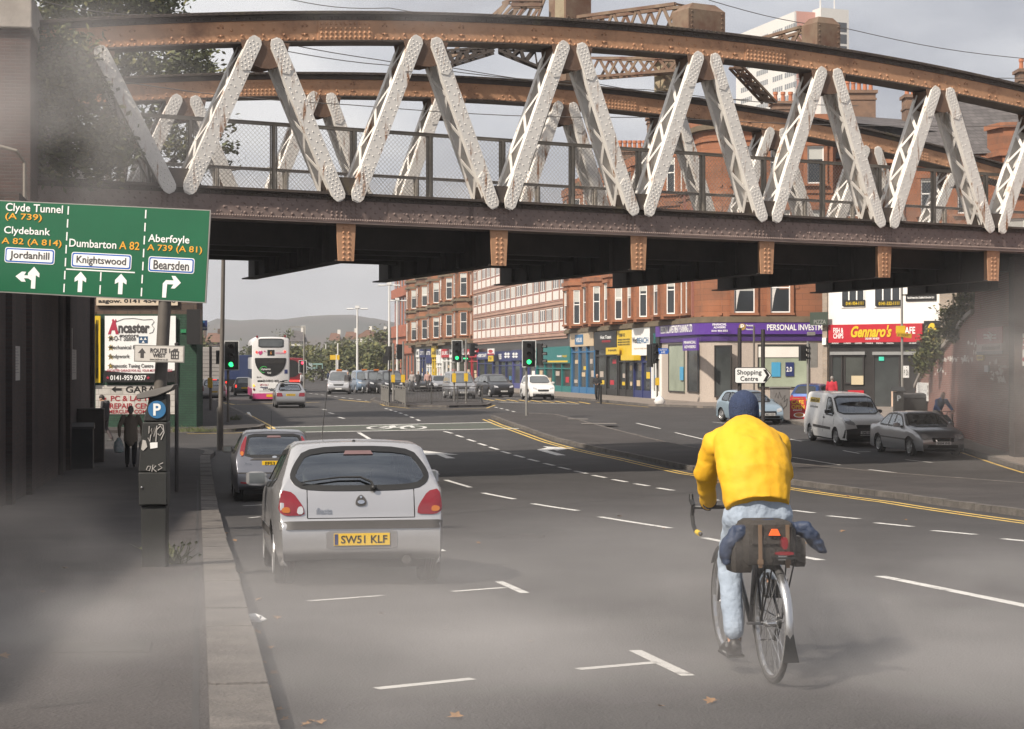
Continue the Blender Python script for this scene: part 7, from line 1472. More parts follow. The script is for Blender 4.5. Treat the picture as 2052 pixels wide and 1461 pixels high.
def person(label, loc, yaw, J, top, legs, shoe, hair, coat=False, group=None, s=1., vox=.016, nod=0., turn=0., hat=None):
 """one person standing or walking; J gives joints in the body's own frame (x right, y ahead)"""
 D = dict(pel=(0, 0, .95), che=(0, 0, 1.3), nec=(0, .01, 1.47), hea=(0, .03, 1.62), sl=(-.2, 0, 1.42), sr=(.2, 0, 1.42), el=(-.26, -.03, 1.13), er=(.26, -.03, 1.13), wl=(-.27, .06, .88), wr=(.27, .06, .88), hl=(-.09, 0, .92), hr=(.09, 0, .92), kl=(-.1, .05, .5), kr=(.1, .05, .5), al=(-.1, 0, .09), ar=(.1, 0, .09)); D.update(J); P = {k: V(v) for k, v in D.items()}
 b = MB(); head(b, P['hea'], .1, turn, nod); b.tube([P['che'], P['nec'], P['hea'] - V((0, 0, .04))], [.06, .052, .052], 10)
 limb(b, [P['pel'], (P['pel'] + P['che']) / 2, P['che']], [(.14, .09), (.13, .085), (.15, .1)], side=(1, 0, 0))
 for q in 'lr':
  limb(b, [P['s' + q], P['e' + q], P['w' + q]], [.045, .036, .028], 8); limb(b, [P['h' + q], P['k' + q], P['a' + q]], [.075, .05, .036], 8)
  hand(b, P['w' + q], P['w' + q] - P['e' + q] + V((0, 0, -.15)), (-1 if q == 'r' else 1, 0, 0), 1.2, .45)
 o = blob(b, 'person', m_skin, None, vox * .8); o.location = loc; o.rotation_euler = (0, 0, yaw); o.scale = (s, s, s); tag(o, label, 'person', group)
 b = MB(); low = P['pel'] + V((0, 0, -.22 if coat else -.03))
 limb(b, [low, P['pel'] + V((0, 0, .08)), (P['pel'] + P['che']) / 2, P['che'], P['che'] + V((0, 0, .08)), P['nec'] - V((0, 0, .03))], [(.2 if coat else .175, .14), (.19, .135), (.185, .13), (.21, .14), (.18, .12), (.07, .07)], side=(1, 0, 0))
 for q in 'lr': limb(b, [P['s' + q], P['e' + q], P['w' + q]], [.075, .06, .046], 10)
 blob(b, 'jacket', top, o, vox)
 b = MB(); limb(b, [P['pel'] + V((0, 0, .05)), P['pel'] - V((0, 0, .06))], [(.165, .12), (.16, .12)], side=(1, 0, 0))
 for q in 'lr': limb(b, [P['h' + q], P['k' + q], P['a' + q] + V((0, 0, .03))], [.098, .075, .062], 10)
 blob(b, 'trousers', legs, o, vox)
 for q in 'lr': b = MB(); foot(b, P['a' + q], V((0, 1, 0))); b.build('shoe', shoe, o, True, 60)
 if hair is not None:
  b = MB(); q = MB(); q.ball((0, -.025, .035), .105, 14, 8, sc=(.82, 1.0, 1.02)); q.ball((0, -.06, -.02), .07, 10, 6, sc=(1.0, .7, 1.1)); b.merge(q, MX.Translation(P['hea']) @ MX.Rotation(turn, 4, 'Z') @ MX.Rotation(-nod, 4, 'X')); blob(b, 'hair' if not hat else 'hat', hair, o, vox)
 return o
def bagmesh(name, label, loc, mat, w_=.3, h_=.38, d_=.1, seed=1, yaw=0., top=.55):
 rnd = random.Random(seed); b = MB(); rings = []
 for t, k in ((0, .55), (.06, .9), (.35, 1.05), (.65, .85), (.85, .5), (1, .28)): rings.append([(math.cos(a * math.pi / 6) * w_ / 2 * k * rnd.uniform(.85, 1.12), math.sin(a * math.pi / 6) * d_ * k * rnd.uniform(.85, 1.15), t * h_ * rnd.uniform(.97, 1.03)) for a in range(12)])
 b.loft(rings); o = b.build(name, mat, None, True, 40); o.location = loc; o.rotation_euler = (0, 0, yaw); return tag(o, label, 'bag')
m_blk = cloth('black', (.018, .018, .02)); m_char = cloth('charcoal', (.05, .048, .05)); m_tan = cloth('putty', (.27, .215, .165)); m_navy = cloth('navy', (.02, .03, .065)); m_shoe = mk('dark shoe leather', (.02, .018, .017), rough=.5)
def stand(px, py, h=H): return G(px, py, h)
WK = dict(kl=(-.1, .14, .52), al=(-.1, .12, .09), kr=(.1, .02, .5), ar=(.1, -.2, .11), el=(-.27, -.1, 1.14), wl=(-.27, -.02, .9), er=(.27, .02, 1.13), wr=(.27, .16, .92))
p1 = stand(262, 937); person('grey haired man in putty coat carrying plastic bags up the left pavement', tuple(p1), RYAW, dict(WK, el=(-.31, -.05, 1.15), wl=(-.31, .02, .9), er=(.31, -.03, 1.15), wr=(.31, .06, .9), hea=(0, .05, 1.6)), m_tan, m_blk, m_shoe, m_hairg, coat=True, vox=.018)
m_plas = mk('thin white plastic bag', (.5, .52, .52), rough=.4, var=.25, scale=14, col2=(.1, .3, .28), thr=.6)
bagmesh('carrier_bag', 'white and teal plastic carrier bag hanging from the left hand of the man', p1 + RN * -.33 + V((0, 0, .42)), m_plas, .3, .42, .1, 2); bagmesh('carrier_bag', 'pale plastic carrier bag at the right hand side of the man in putty coat', p1 + RN * .33 + V((0, 0, .46)), mk('white plastic bag', (.6, .6, .6), rough=.4, var=.15, scale=10), .2, .38, .1, 5)
person('person in dark jacket with bowed head walking left before the garage wall', tuple(stand(211, 886)), R(75), dict(WK, hea=(0, .14, 1.56), nec=(0, .06, 1.46), er=(.25, .02, 1.14), wr=(.2, .25, 1.12), el=(-.25, .02, 1.14), wl=(-.2, .25, 1.12)), m_char, cloth('plum grey', (.075, .06, .062)), m_shoe, m_haird, vox=.018, nod=.6, s=1.02)
person('person in black walking past the black shopfront', tuple(stand(1197, 803)), R(165), dict(WK, el=(-.28, .05, 1.15), wl=(-.12, .2, 1.1), er=(.28, .05, 1.15), wr=(.12, .2, 1.1)), m_blk, m_blk, m_shoe, m_haird, vox=.025)
person('bald man in bright red jumper standing at the cafe door', tuple(V((*W(1667, 780, 92).xy, prof(92) + H))), R(-20), {}, cloth('red', (.4, .02, .035)), m_navy, m_shoe, m_hairg, vox=.025)
for k, (x, d, yaw, t_, l) in enumerate(((606, 150, 60, cloth('white', (.5, .5, .5)), 'pedestrian in white shirt beside the small red signal'), (661, 175, 20, m_navy, 'pedestrian in dark blue left of the silver taxi'), (697, 148, 190, m_char, 'taxi driver in dark clothes standing between silver and dark taxis'), (826, 155, 150, cloth('grey', (.3, .28, .27)), 'pedestrian in light grey top by the far queue'), (838, 158, 200, m_char, 'pedestrian in charcoal top near the brick office'), (857, 160, 170, cloth('pink', (.4, .25, .22)), 'pedestrian in pale pink top by the red shopfront'), (392, 110, 10, cloth('blue', (.12, .16, .24)), 'person in blue shirt beside the silver estate'))): person(l, (((x - CX) / F * d, d, prof(d) + (H if k != 6 else 0))), R(yaw), WK if k % 2 else {}, t_, m_char, m_shoe, m_haird if k % 3 else m_hairg, vox=.03)
# ------------------------------------------------------------------ bicycles
m_tube = mk('black bicycle frame', (.02, .02, .022), rough=.3, var=0, coat=.5); m_steel = mk('polished steel', (.6, .6, .6), rough=.22, metal=.9, var=.05)
def bicycle(label, loc, yaw, drop=True, wr=.34, base=1.0, guards=True):
 t = thing('bicycle', label, 'bicycle', loc, yaw)
 rc, fcn, bb, st, hd_ = V((0, 0, wr)), V((0, base, wr)), V((0, .43, .28)), V((0, .3, .82)), V((0, .86, .86))
 for c in (rc, fcn):
  b = MB(); n = 40
  rings = [[c + V((math.cos(q * math.pi / 4) * .016, math.cos(a) * (wr - .016 + math.sin(q * math.pi / 4) * .016), math.sin(a) * (wr - .016 + math.sin(q * math.pi / 4) * .016))) for q in range(8)] for a in [2 * math.pi * k / n for k in range(n + 1)]]
  b.loft(rings, cap=False); w_ = b.build('wheel', m_tyre, t, True, 60)
  b = MB(); rings = [[c + V((x, math.cos(a) * r_, math.sin(a) * r_)) for x, r_ in ((-.011, wr - .032), (.011, wr - .032), (.011, wr - .05), (-.011, wr - .05))] for a in [2 * math.pi * k / n for k in range(n + 1)]]; b.loft(rings, cap=False); b.build('rim', m_steel, w_)
  b = MB()
  for k in range(32): a = 2 * math.pi * k / 32; a2 = a + (.35 if k % 4 < 2 else -.35); b.tube([c + V((.028 * (1 if k % 2 else -1), math.cos(a2) * .022, math.sin(a2) * .022)), c + V((0, math.cos(a) * (wr - .045), math.sin(a) * (wr - .045)))], .0011, 4)
  b.lathe([(.008, -.05), (.02, -.03), (.02, .03), (.008, .05)], c, 'X', 10); b.build('spoke', m_steel, w_)
 b = MB(); b.tube([bb, st], .0155, 10); b.tube([st - (st - bb) * .06, hd_ - V((0, 0, .03))], .014, 10); b.tube([bb, hd_ - V((0, -.02, .14))], .016, 10); b.tube([hd_, hd_ + V((0, .035, -.16))], .018, 10)
 for sg in (-1, 1):
  b.tube([bb + V((sg * .02, 0, 0)), rc + V((sg * .055, 0, 0))], .009, 8); b.tube([st - (st - bb) * .06 + V((sg * .012, 0, 0)), rc + V((sg * .055, 0, 0))], .008, 8); b.tube([hd_ + V((sg * .03, .04, -.18)), hd_ + V((sg * .05, .06, -.3)), fcn + V((sg * .05, 0, 0))], [.011, .011, .008], 8)
 b.build('frame', m_tube, t, True)
 b = MB(); b.tube([st, st + V((0, -.03, .14))], .0135, 8); b.build('seat_post', m_steel, t); b = MB(); b.loft([[st + V((x * w2, y, .15 + z)) for x, z in ((-1, -.03), (1, -.03), (1, .0), (.6, .022), (-.6, .022), (-1, 0))] for y, w2 in ((-.13, .06), (-.1, .075), (0, .05), (.1, .022), (.15, .018))]); b.build('saddle', m_seal, t, True, 50)
 b = MB(); hb = hd_ + V((0, .07, .07)); b.tube([hd_, hb], .014, 8)
 if drop:
  pts = [hb + V(p) for p in ((-.0, 0, 0), (-.16, 0, 0), (-.2, .03, 0), (-.21, .085, -.01), (-.21, .1, -.06), (-.21, .07, -.12), (-.21, .01, -.15), (-.21, -.1, -.155))]
  for sg in (1, -1):
   b.tube([V((p.x * sg, p.y, p.z)) for p in pts], .013, 8)
   b.tube([hb + V((-.21 * sg, .06, 0)), hb + V((-.21 * sg, .12, .03)), hb + V((-.21 * sg, .13, .07))], [.016, .017, .014], 8)
 else: b.tube([hb + V((-.3, -.08, .05)), hb + V((-.1, .02, .02)), hb + V((.1, .02, .02)), hb + V((.3, -.08, .05))], .012, 8)
 o = b.build('handlebar', m_seal, t, True)
 if drop:
  for sg in (1, -1): b = MB(); q = [V((p.x * sg, p.y, p.z)) for p in pts[-2:]]; b.tube([q[0].lerp(q[1], .3), q[1]], .0165, 8); b.build('yellow_bar_tape', m_yel, o, True); b = MB(); b.ball(q[1] + V((0, -.012, 0)), .014, 8, 5); b.build('bar_end', m_trim, o, True)
 b = MB(); b.lathe([(.03, .03), (.1, .034), (.1, .04), (.03, .044)], bb, 'X', 24); b.bar(bb + V((.06, 0, 0)), bb + V((.075, .03, .165)), .015, .025); b.bar(bb - V((.06, 0, 0)), bb + V((-.075, -.03, -.165)), .015, .025)
 b.box(.07, .17, .43 + .03 - .04, .43 + .03 + .04, .28 + .155, .28 + .175); b.box(-.17, -.07, .43 - .03 - .04, .43 - .03 + .04, .28 - .175, .28 - .155); b.build('crank', m_steel, t)
 b = MB(); b.lathe([(.012, .03), (.035, .03), (.035, .05), (.012, .05)], rc, 'X', 14); b.bar(rc + V((.04, 0, -.03)), rc + V((.035, .05, -.1)), .015, .03); b.bar(rc + V((.038, .02, .034)), bb + V((.038, 0, .1)), .004, .008); b.bar(rc + V((.035, .05, -.1)), bb + V((.038, 0, -.1)), .004, .008); b.build('chain_drive', m_seal, t)
 if guards:
  for c, a0, a1, nm in ((rc, 10, 190, 0), (fcn, 35, 200, 1)):
   b = MB(); rings = []
   for k in range(20): a = R(a0 + (a1 - a0) * k / 19); e = V((0, math.cos(a), math.sin(a))); rings.append([c + e * (wr + .02 + dz) + V((x, 0, 0)) for x, dz in ((-.026, -.012), (-.018, 0), (0, .006), (.018, 0), (.026, -.012), (0, .0))])
   g_ = b.build('mudguard', None, t, True) if False else None
   b.loft(rings); o = b.build('mudguard', m_steel, t, True, 60)
   if nm == 0:
    a = R(190); e = V((0, math.cos(a), math.sin(a))); p = c + e * (wr + .024); f_ = MB(); f_.loft([[p + V((x * w2, dy, dz)) for x in (-1, 1)] + [p + V((x * w2, dy + .006, dz)) for x in (1, -1)] for dy, dz, w2 in ((-.002, .05, .022), (-.012, -.03, .034), (-.02, -.1, .048))]); f_.build('mudflap', m_seal, o)
    s2 = MB()
    for sg in (-1, 1): s2.tube([c + V((sg * .05, 0, 0)), c + V((sg * .03, -.22, .28))], .003, 5); s2.tube([c + V((sg * .05, 0, 0)), c + V((sg * .03, -.33, .07))], .003, 5)
    s2.build('mudguard_stay', m_steel, o)
    s2 = MB(); s2.box(-.06, .06, -.28, .12, .735, .745)
    for sg in (-1, 1): s2.tube([c + V((sg * .06, 0, .02)), V((sg * .06, -.1, .74))], .005, 6); s2.tube([c + V((sg * .06, 0, .02)), V((sg * .06, -.26, .74))], .005, 6)
    s2.build('rear_rack', m_seal, t)
 return t
bg_ = G(1546, 1369); byaw = RYAW - R(1.9)
bike = bicycle('black drop handlebar touring bicycle with silver mudguards ridden along the road', tuple(bg_), byaw)
Bm = MX.Translation(bg_) @ MX.Rotation(byaw, 4, 'Z'); Bi = Bm.inverted()
def Lp(px, py, yl):
 """point of the bicycle's frame seen at a photo pixel, yl ahead of the rear hub"""
 o = Bi @ V((0, 0, CZ)); d = Bi.to_3x3() @ V(((px - CX) / F, 1, (CY - py) / F)); t = (yl - o.y) / d.y; return o + d * t
# the rider, in the bicycle's frame
SHL, SHR = Lp(1432, 884, .56), Lp(1556, 884, .56); ELL, ELR = Lp(1413, 950, .66), Lp(1566, 950, .62); WRL = Lp(1419, 1006, .86); HB = V((0, .93, .93)); WRR = V((.2, .88, 1.0))
HPL, HPR = Lp(1487, 1032, .22), Lp(1553, 1032, .22); KNL = Lp(1462, 1128, .5); ANL = V((-.125, .36, .19)); KNR = V((.12, .62, .83)); ANR = V((.12, .4, .53)); HD = Lp(1490, 826, .76)
b = MB(); head(b, HD, .1, 0, .35); b.tube([V((0, .6, 1.34)) + V((HD.x * .5, 0, 0)), V((HD.x * .9, .66, 1.42)), HD - V((0, .03, .02))], [.065, .06, .055], 10)
mid = (HPL + HPR) / 2; chest = (SHL + SHR) / 2
limb(b, [mid, mid.lerp(chest, .5) + V((0, -.02, .02)), chest], [(.1, .07), (.12, .08), (.16, .1)], side=(1, 0, 0))
for a in ((SHL, ELL, WRL), (SHR, ELR, WRR)): limb(b, list(a), [.045, .036, .028], 8)
for a in ((HPL, KNL, ANL), (HPR, KNR, ANR)): limb(b, list(a), [.075, .05, .038], 8)
hand(b, WRL, V((.0, .9, -.1)), V((1, 0, -.3)), 1.1, .7); hand(b, WRR, V((0, .9, -.1)), V((-1, 0, -.3)), 1.1, .7)
rider = blob(b, 'person', m_skin, None, .012); rider.matrix_world = Bm; tag(rider, 'cyclist in yellow jacket, navy beanie and pale jeans riding away along the road', 'person')
m_jack = mk('yellow cycling jacket', (.68, .37, .012), rough=.75, var=.08, scale=2.5, bump=.45, bscale=11)
b = MB()
hemc = Lp(1519, 1019, .19); sp = [hemc, hemc + V((0, .03, .05)), Lp(1513, 955, .27), Lp(1505, 915, .38), Lp(1498, 885, .48), Lp(1493, 862, .57), Lp(1491, 850, .62)]
limb(b, sp, [(.192, .15), (.2, .155), (.215, .155), (.225, .15), (.205, .13), (.13, .1), (.075, .07)], 18, side=(1, 0, 0), balls=False)
for a in ((SHL, ELL, WRL), (SHR, ELR, WRR)):
 limb(b, [sp[5] - V((0, .0, .05)), a[0].lerp(sp[5], .35) - V((0, 0, .035)), a[0] - V((0, 0, .03)), a[0].lerp(a[1], .5), a[1], a[1].lerp(a[2], .5), a[2]], [.095, .1, .088, .076, .07, .06, .047], 12)
jk = blob(b, 'jacket', m_jack, rider, .011, 3)
# rucks and folds along the back and sleeves
tx = bpy.data.textures.new('folds', 'MARBLE'); tx.noise_scale = .2; tx.turbulence = 9; tx.noise_depth = 2
dm = jk.modifiers.new('folds', 'DISPLACE'); dm.texture = tx; dm.strength = .013; dm.mid_level = .5; dm.texture_coords = 'LOCAL'
m_jean = mk('pale blue denim', (.32, .38, .46), rough=.9, var=.16, scale=2.5, bump=.6, bscale=24, col2=(.22, .27, .35), thr=.6, soft=.2, detail=2.)
b = MB(); wc = Lp(1520, 1000, .22); limb(b, [wc, wc + V((0, .0, -.1)), mid + V((0, .04, -.04))], [(.165, .105), (.18, .13), (.175, .13)], 16, side=(1, 0, 0), balls=False)
for a in ((HPL, KNL, ANL), (HPR, KNR, ANR)): limb(b, [a[0], a[0].lerp(a[1], .5), a[1], a[1].lerp(a[2], .35), a[2] + V((0, -.01, .06))], [.112, .092, .076, .068, .06], 14)
jn = blob(b, 'jeans', m_jean, rider, .011, 3); dm = jn.modifiers.new('folds', 'DISPLACE'); tx2 = bpy.data.textures.new('denim folds', 'CLOUDS'); tx2.noise_scale = .1; dm.texture = tx2; dm.strength = .021; dm.texture_coords = 'LOCAL'
for a in (ANL, ANR):
 b = MB(); foot(b, a + V((0, 0, .0)), V((0, 1, -.08)), .275); o = b.build('shoe', mk('black cycling shoe', (.025, .023, .023), rough=.5), rider, True, 60); o.scale = (1, 1, 1); s2 = MB(); s2.box(a.x - .05, a.x + .05, a.y - .06, a.y + .17, a.z - .092, a.z - .078); s2.build('sole', m_tyre, o); s2 = MB(); s2.bar(a + V((-.045, -.0, -.02)), a + V((.045, 0, -.02)), .03, .03); s2.build('reflective_strip', m_steel, o)
b = MB(); hand(b, WRL + V((0, -.005, 0)), V((.0, .9, -.1)), V((1, 0, -.3)), 1.5, .8); b.tube([WRL - V((0, .04, 0)), WRL + V((0, .03, 0))], [.045, .042], 12); b.ball(WRL + V((0, .05, -.01)), .046, 10, 6, sc=(.9, 1.2, .7)); g1_ = b.build('glove', m_blk, rider, True, 60); b = MB(); hand(b, WRR, V((0, .9, -.1)), V((-1, 0, -.3)), 1.5, .8); b.ball(WRR + V((0, .05, -.01)), .046, 10, 6, sc=(.9, 1.2, .7)); b.build('glove', m_blk, rider, True, 60)
b = MB(); q = MB(); q.ball((0, -.01, .03), .112, 18, 10, sc=(.83, .95, .95)); q.lathe([(.085, -.05), (.092, -.03), (.094, .01), (.09, .02)], (0, -.012, 0), 'Z', 18); b.merge(q, MX.Translation(HD) @ MX.Rotation(-.2, 4, 'X')); blob(b, 'beanie', mk('navy knit', (.03, .045, .095), rough=.95, var=.2, scale=30, bump=.6, bscale=120), rider, .01)
# saddle bag with rolled navy jacket
m_canv = mk('olive canvas', (.034, .029, .025), rough=.9, var=.25, scale=6, bump=.4, bscale=40); sbg = thing('saddle_bag', 'olive canvas saddle bag with orange triangle and red lamp on the bicycle rack', 'bag', tuple(bg_), byaw)
def bx(px0, py0, px1, py1, y0, y1, mat, nm, par, rr=.03, taper=.9):
 a, c_ = Lp(px0, py0, y0), Lp(px1, py1, y0); b = MB(); cx_, hw = (a.x + c_.x) / 2, (c_.x - a.x) / 2; rings = []
 for t, k in ((0, taper), (.12, 1), (.6, 1.02), (.88, .97), (1, .82)): z = c_.z + (a.z - c_.z) * t; rings.append([(cx_ + u * hw * k, (y0 + y1) / 2 + v * (y1 - y0) / 2 * k, z) for u, v in ((-1, -.6), (-.8, -1), (.8, -1), (1, -.6), (1, .6), (.8, 1), (-.8, 1), (-1, .6))])
 b.loft(rings); o = b.build(nm, mat, par, True, 45); return o
bx(1490, 1054, 1602, 1132, -.2, .1, m_canv, 'main_bag', sbg); bx(1470, 1078, 1512, 1148, -.16, .06, m_canv, 'side_pocket', sbg); bx(1592, 1080, 1617, 1136, -.14, .06, m_canv, 'side_pocket', sbg); bx(1500, 1047, 1596, 1090, -.215, .1, m_canv, 'flap', sbg, taper=1)
m_lea = mk('tan leather strap', (.16, .1, .06), rough=.7)
for x in (1523, 1578): a, c_ = Lp(x, 1052, -.225), Lp(x + 1, 1138, -.215); b = MB(); b.bar(a, c_, .02, .008, up=(0, 1, 0)); b.box(c_.x - .014, c_.x + .014, c_.y - .01, c_.y + .01, c_.z + .02, c_.z + .045); b.build('strap', m_lea, sbg)
def bpoly(pts, yl, mat, nm, par, th=.012): b = MB(); P_ = [Lp(x, y, yl) for x, y in pts]; b.prism([(p.x, p.z) for p in P_], yl - th, yl); return b.build(nm, mat, par)
bpoly([(1546, 1060), (1557, 1060), (1563, 1073), (1540, 1073)], -.222, mk('glowing orange reflector', (.85, .12, .02), rough=.4, emit=(1, .15, .02), es=.25, var=0), 'orange_triangle', sbg); bpoly(rnd_poly([(1564, 1076), (1576, 1076), (1576, 1100), (1564, 1100)], 1), -.235, m_lred, 'red_lamp', sbg, .03); bpoly(rnd_poly([(1552, 1105), (1589, 1105), (1589, 1112), (1552, 1112)], 1), -.25, m_lred, 'red_reflector', bike, .02); bpoly([(1557, 1113), (1575, 1113), (1573, 1122), (1558, 1122)], -.245, m_steel, 'lamp_bracket', bike, .02)  # triangle is an unpowered reflector; its glow is added emission
nj = thing('rolled_jacket', 'navy waterproof jacket stuffed under the saddle bag flap with sleeves hanging out', 'jacket', tuple(bg_), byaw)
def drape(pts, rs, nm):
 b = MB(); b.tube([Lp(*p) for p in pts], rs, 12, side=(0, 1, 0)); o = blob(b, nm, mk('navy waterproof', (.018, .032, .07), rough=.6, var=.2, scale=8, bump=.6, bscale=22), nj, .009, 2); d_ = o.modifiers.new('folds', 'DISPLACE'); d_.texture = tx2; d_.strength = .05; d_.texture_coords = 'LOCAL'; return o
drape([(1500, 1062, -.08), (1478, 1064, -.1), (1462, 1085, -.1), (1455, 1112, -.08), (1456, 1130, -.08)], [(.05, .03), (.07, .045), (.06, .04), (.05, .035), (.035, .03)], 'sleeve')
drape([(1590, 1060, -.1), (1612, 1060, -.1), (1630, 1078, -.11), (1645, 1098, -.11), (1657, 1108, -.11)], [(.04, .04), (.06, .05), (.055, .045), (.045, .03), (.015, .012)], 'sleeve'); drape([(1500, 1060, -.05), (1545, 1056, -.02), (1590, 1060, -.05)], [(.05, .04), (.055, .045), (.05, .04)], 'body')
# second cyclist by the wing wall
g5 = G(1872, 873, H); by2 = math.atan2(.25, -.97) ; by2 = R(200)
bk2 = bicycle('bicycle with straight handlebar ridden towards the camera beside the brick wing wall', tuple(g5), by2, False)
M2 = MX.Translation(g5) @ MX.Rotation(by2, 4, 'Z')
b = MB(); hd2 = V((0, .62, 1.58)); head(b, hd2, .1, 0, .1); b.tube([(0, .5, 1.36), (0, .56, 1.48), (0, .6, 1.54)], [.065, .055, .055], 10); limb(b, [(0, .2, .98), (0, .36, 1.2), (0, .5, 1.38)], [(.14, .1), (.14, .1), (.16, .1)], side=(1, 0, 0))
for sg in (-1, 1): limb(b, [(sg * .2, .5, 1.36), (sg * .28, .62, 1.14), (sg * .28, .84, 1.0)], [.045, .036, .028]); hand(b, (sg * .28, .84, 1.0), (0, .9, -.1), (0, 0, -1), 1.1, .8)
for sg, kz, az, ay in ((-1, .55, .18, .4), (1, .8, .5, .42)): limb(b, [(sg * .09, .2, .95), (sg * .11, .55, kz), (sg * .12, ay, az)], [.075, .05, .038]); foot(b, (sg * .12, ay, az), (0, 1, 0))
r2 = blob(b, 'person', m_skin, None, .016); r2.matrix_world = M2; tag(r2, 'balding cyclist in blue jacket riding towards the camera beside the brick wall', 'person')
b = MB(); limb(b, [(0, .2, .98), (0, .36, 1.2), (0, .48, 1.38), (0, .53, 1.44)], [(.18, .13), (.2, .14), (.2, .13), (.08, .07)], side=(1, 0, 0))
for sg in (-1, 1): limb(b, [(sg * .2, .5, 1.36), (sg * .29, .62, 1.14), (sg * .28, .83, 1.0)], [.085, .07, .05])
blob(b, 'jacket', cloth('royal blue', (.03, .09, .26)), r2, .018)
b = MB()
for sg, kz, az, ay in ((-1, .55, .18, .4), (1, .8, .5, .42)): limb(b, [(sg * .09, .2, .95), (sg * .11, .55, kz), (sg * .12, ay, az + .05)], [.11, .08, .06])
blob(b, 'trousers', cloth('stone', (.3, .28, .25)), r2, .018)
b = MB(); q = MB(); q.ball((0, -.05, -.01), .1, 12, 7, sc=(.84, .8, .8)); b.merge(q, MX.Translation(hd2)); blob(b, 'hair', m_hairg, r2, .014)
# ================================================================== street furniture, signs, signals
m_pole = mk('grey brown steel column', (.13, .115, .1), rough=.6, metal=.2, var=.2, scale=3); m_galv = mk('galvanised post', (.28, .27, .25), rough=.5, metal=.4, var=.15, scale=3); m_wcol = mk('white lamp column', (.62, .62, .6), rough=.5, var=.05)
m_sgreen = mk('green road sign', (.006, .105, .045), rough=.4, var=.1, scale=1.2); m_sorg = paint((.72, .34, .03)); m_bd = paint((.015, .1, .42))
def flat(name, label, cat, cx_, cy_, d, yaw=0., roll=0., group=None):
 """a sign's own frame: x to the right, z up, facing -y, one photo pixel = d / F metres"""
 t = thing(name, label, cat, tuple(W(cx_, cy_, d)), yaw, group); t.rotation_euler = (0, roll, yaw); t['_'] = 0; del t['_']; s_ = d / F
 def q(x, y): return ((x - cx_) * s_, (cy_ - y) * s_)
 def rect(x0, y0, x1, y1, out, mat, nm, par=None, th=None):
  (a, zt_), (c_, zb_) = q(x0, y0), q(x1, y1); b = MB(); b.box(a, c_, -out, -out + (th or .004), zb_, zt_); return b.build(nm, mat, par or t)
 def poly(pts, out, mat, nm, par=None, th=.004): b = MB(); b.prism([q(*p) for p in pts], -out, -out + th); return b.build(nm, mat, par or t)
 def text(s, x0, y0, x1, y1, out, mat, par=None, bold=.015, shear=0.):
  k, w_, h_ = text_mb(s, 1, bold, shear=shear); (a, zt_), (c_, zb_) = q(x0, y0), q(x1, y1); m_ = MB(); m_.v = [(a + v[0] / w_ * (c_ - a), -out - .002 + v[1] * .5, zb_ + v[2] / h_ * (zt_ - zb_)) for v in k.v]; m_.f = k.f; m_.m = k.m; return m_.build('lettering', mat, par or t)
 return t, rect, poly, text
# ---- the big green direction sign on its leaning pole (drawn upright here, then rolled)
D = 25.; t, rect, poly, text = flat('direction_sign', 'large green direction sign with three lanes of destinations on a leaning pole', 'road sign', 212, 500, D, R(-7), R(3.2))
rect(-20, 411, 424, 597, .0, m_galv, 'border', th=.03); face = rect(-18, 413, 421.5, 594.5, .004, m_sgreen, 'panel', th=.003)
WT = m_wt
for s_, x0, y0, x1, y1, m_ in (('Clyde Tunnel', -1, 416, 119, 437, WT), ('(A 739)', -1, 436, 76, 452, m_sorg), ('Clydebank', -2, 463, 95, 482, WT), ('A 82 (A 814)', -6, 486, 120, 502, m_sorg), ('Dumbarton', 136, 482, 234, 498, WT), ('A 82', 240, 482, 282, 498, m_sorg), ('Aberfoyle', 299, 465, 384, 485, WT), ('A 739 (A 81)', 298, 485, 411, 501, m_sorg)): text(s_, x0, y0, x1, y1, .009, m_, None, .012)
for s_, x0, x1, y0, y1 in (('Jordanhill', 2, 107, 505, 536), ('Knightswood', 142, 267, 508, 539), ('Bearsden', 302, 397, 509, 540)):
 o = poly(rrect(x0, y0, x1, y1, 5), .0095, WT, 'name_plate'); poly(rrect(x0 + 1.6, y0 + 1.6, x1 - 1.6, y1 - 1.6, 4), .0115, m_bd, 'blue_border', o); poly(rrect(x0 + 4.3, y0 + 4.3, x1 - 4.3, y1 - 4.3, 3), .0135, WT, 'plate_field', o); text(s_, x0 + 11, y0 + 7, x1 - 11, y1 - (6 if s_ == 'Bearsden' else 5), .0155, m_gry, o, .012)
for x in (130, 291):
 for k in range(7): rect(x - 1.3, 417 + k * 26, x + 1.3, 434 + k * 26, .009, WT, 'lane_divider')
for k in range(2): rect(203.7, 546 + k * 26, 206.3, 564 + k * 26, .009, WT, 'lane_divider')
rect(132, 542, 275, 544.5, .009, WT, 'underline')
def arrow(cx_, y0, y1): return [(cx_ - 4.5, y1), (cx_ + 4.5, y1), (cx_ + 4.5, y0 + 17), (cx_ + 12, y0 + 21), (cx_ + 12, y0 + 13), (cx_, y0), (cx_ - 12, y0 + 13), (cx_ - 12, y0 + 21), (cx_ - 4.5, y0 + 17)]
for cx_ in (163, 247): poly(arrow(cx_, 547, 588), .009, WT, 'arrow')
poly(arrow(65, 542, 586), .009, WT, 'arrow'); poly([(60.6, 578), (60.6, 570), (54, 566), (45, 566), (49, 573), (40, 573), (27, 563), (40, 553), (49, 553), (45, 560), (60.6, 560)][::-1], .0092, WT, 'arrow')
poly([(334, 590), (334, 562), (340, 555), (356, 555), (351, 546), (359, 546), (371, 559), (359, 571), (351, 571), (356, 563), (343, 563), (342, 590)], .009, WT, 'arrow')
b = MB(); b.tube([(.86, .09, .5), (.86, .09, -1.45), (.86, .09, -3.6)], .088, 16); b.ball((.86, .09, -.62), .09, 12, 6); b.build('pole', m_pole, t, True)
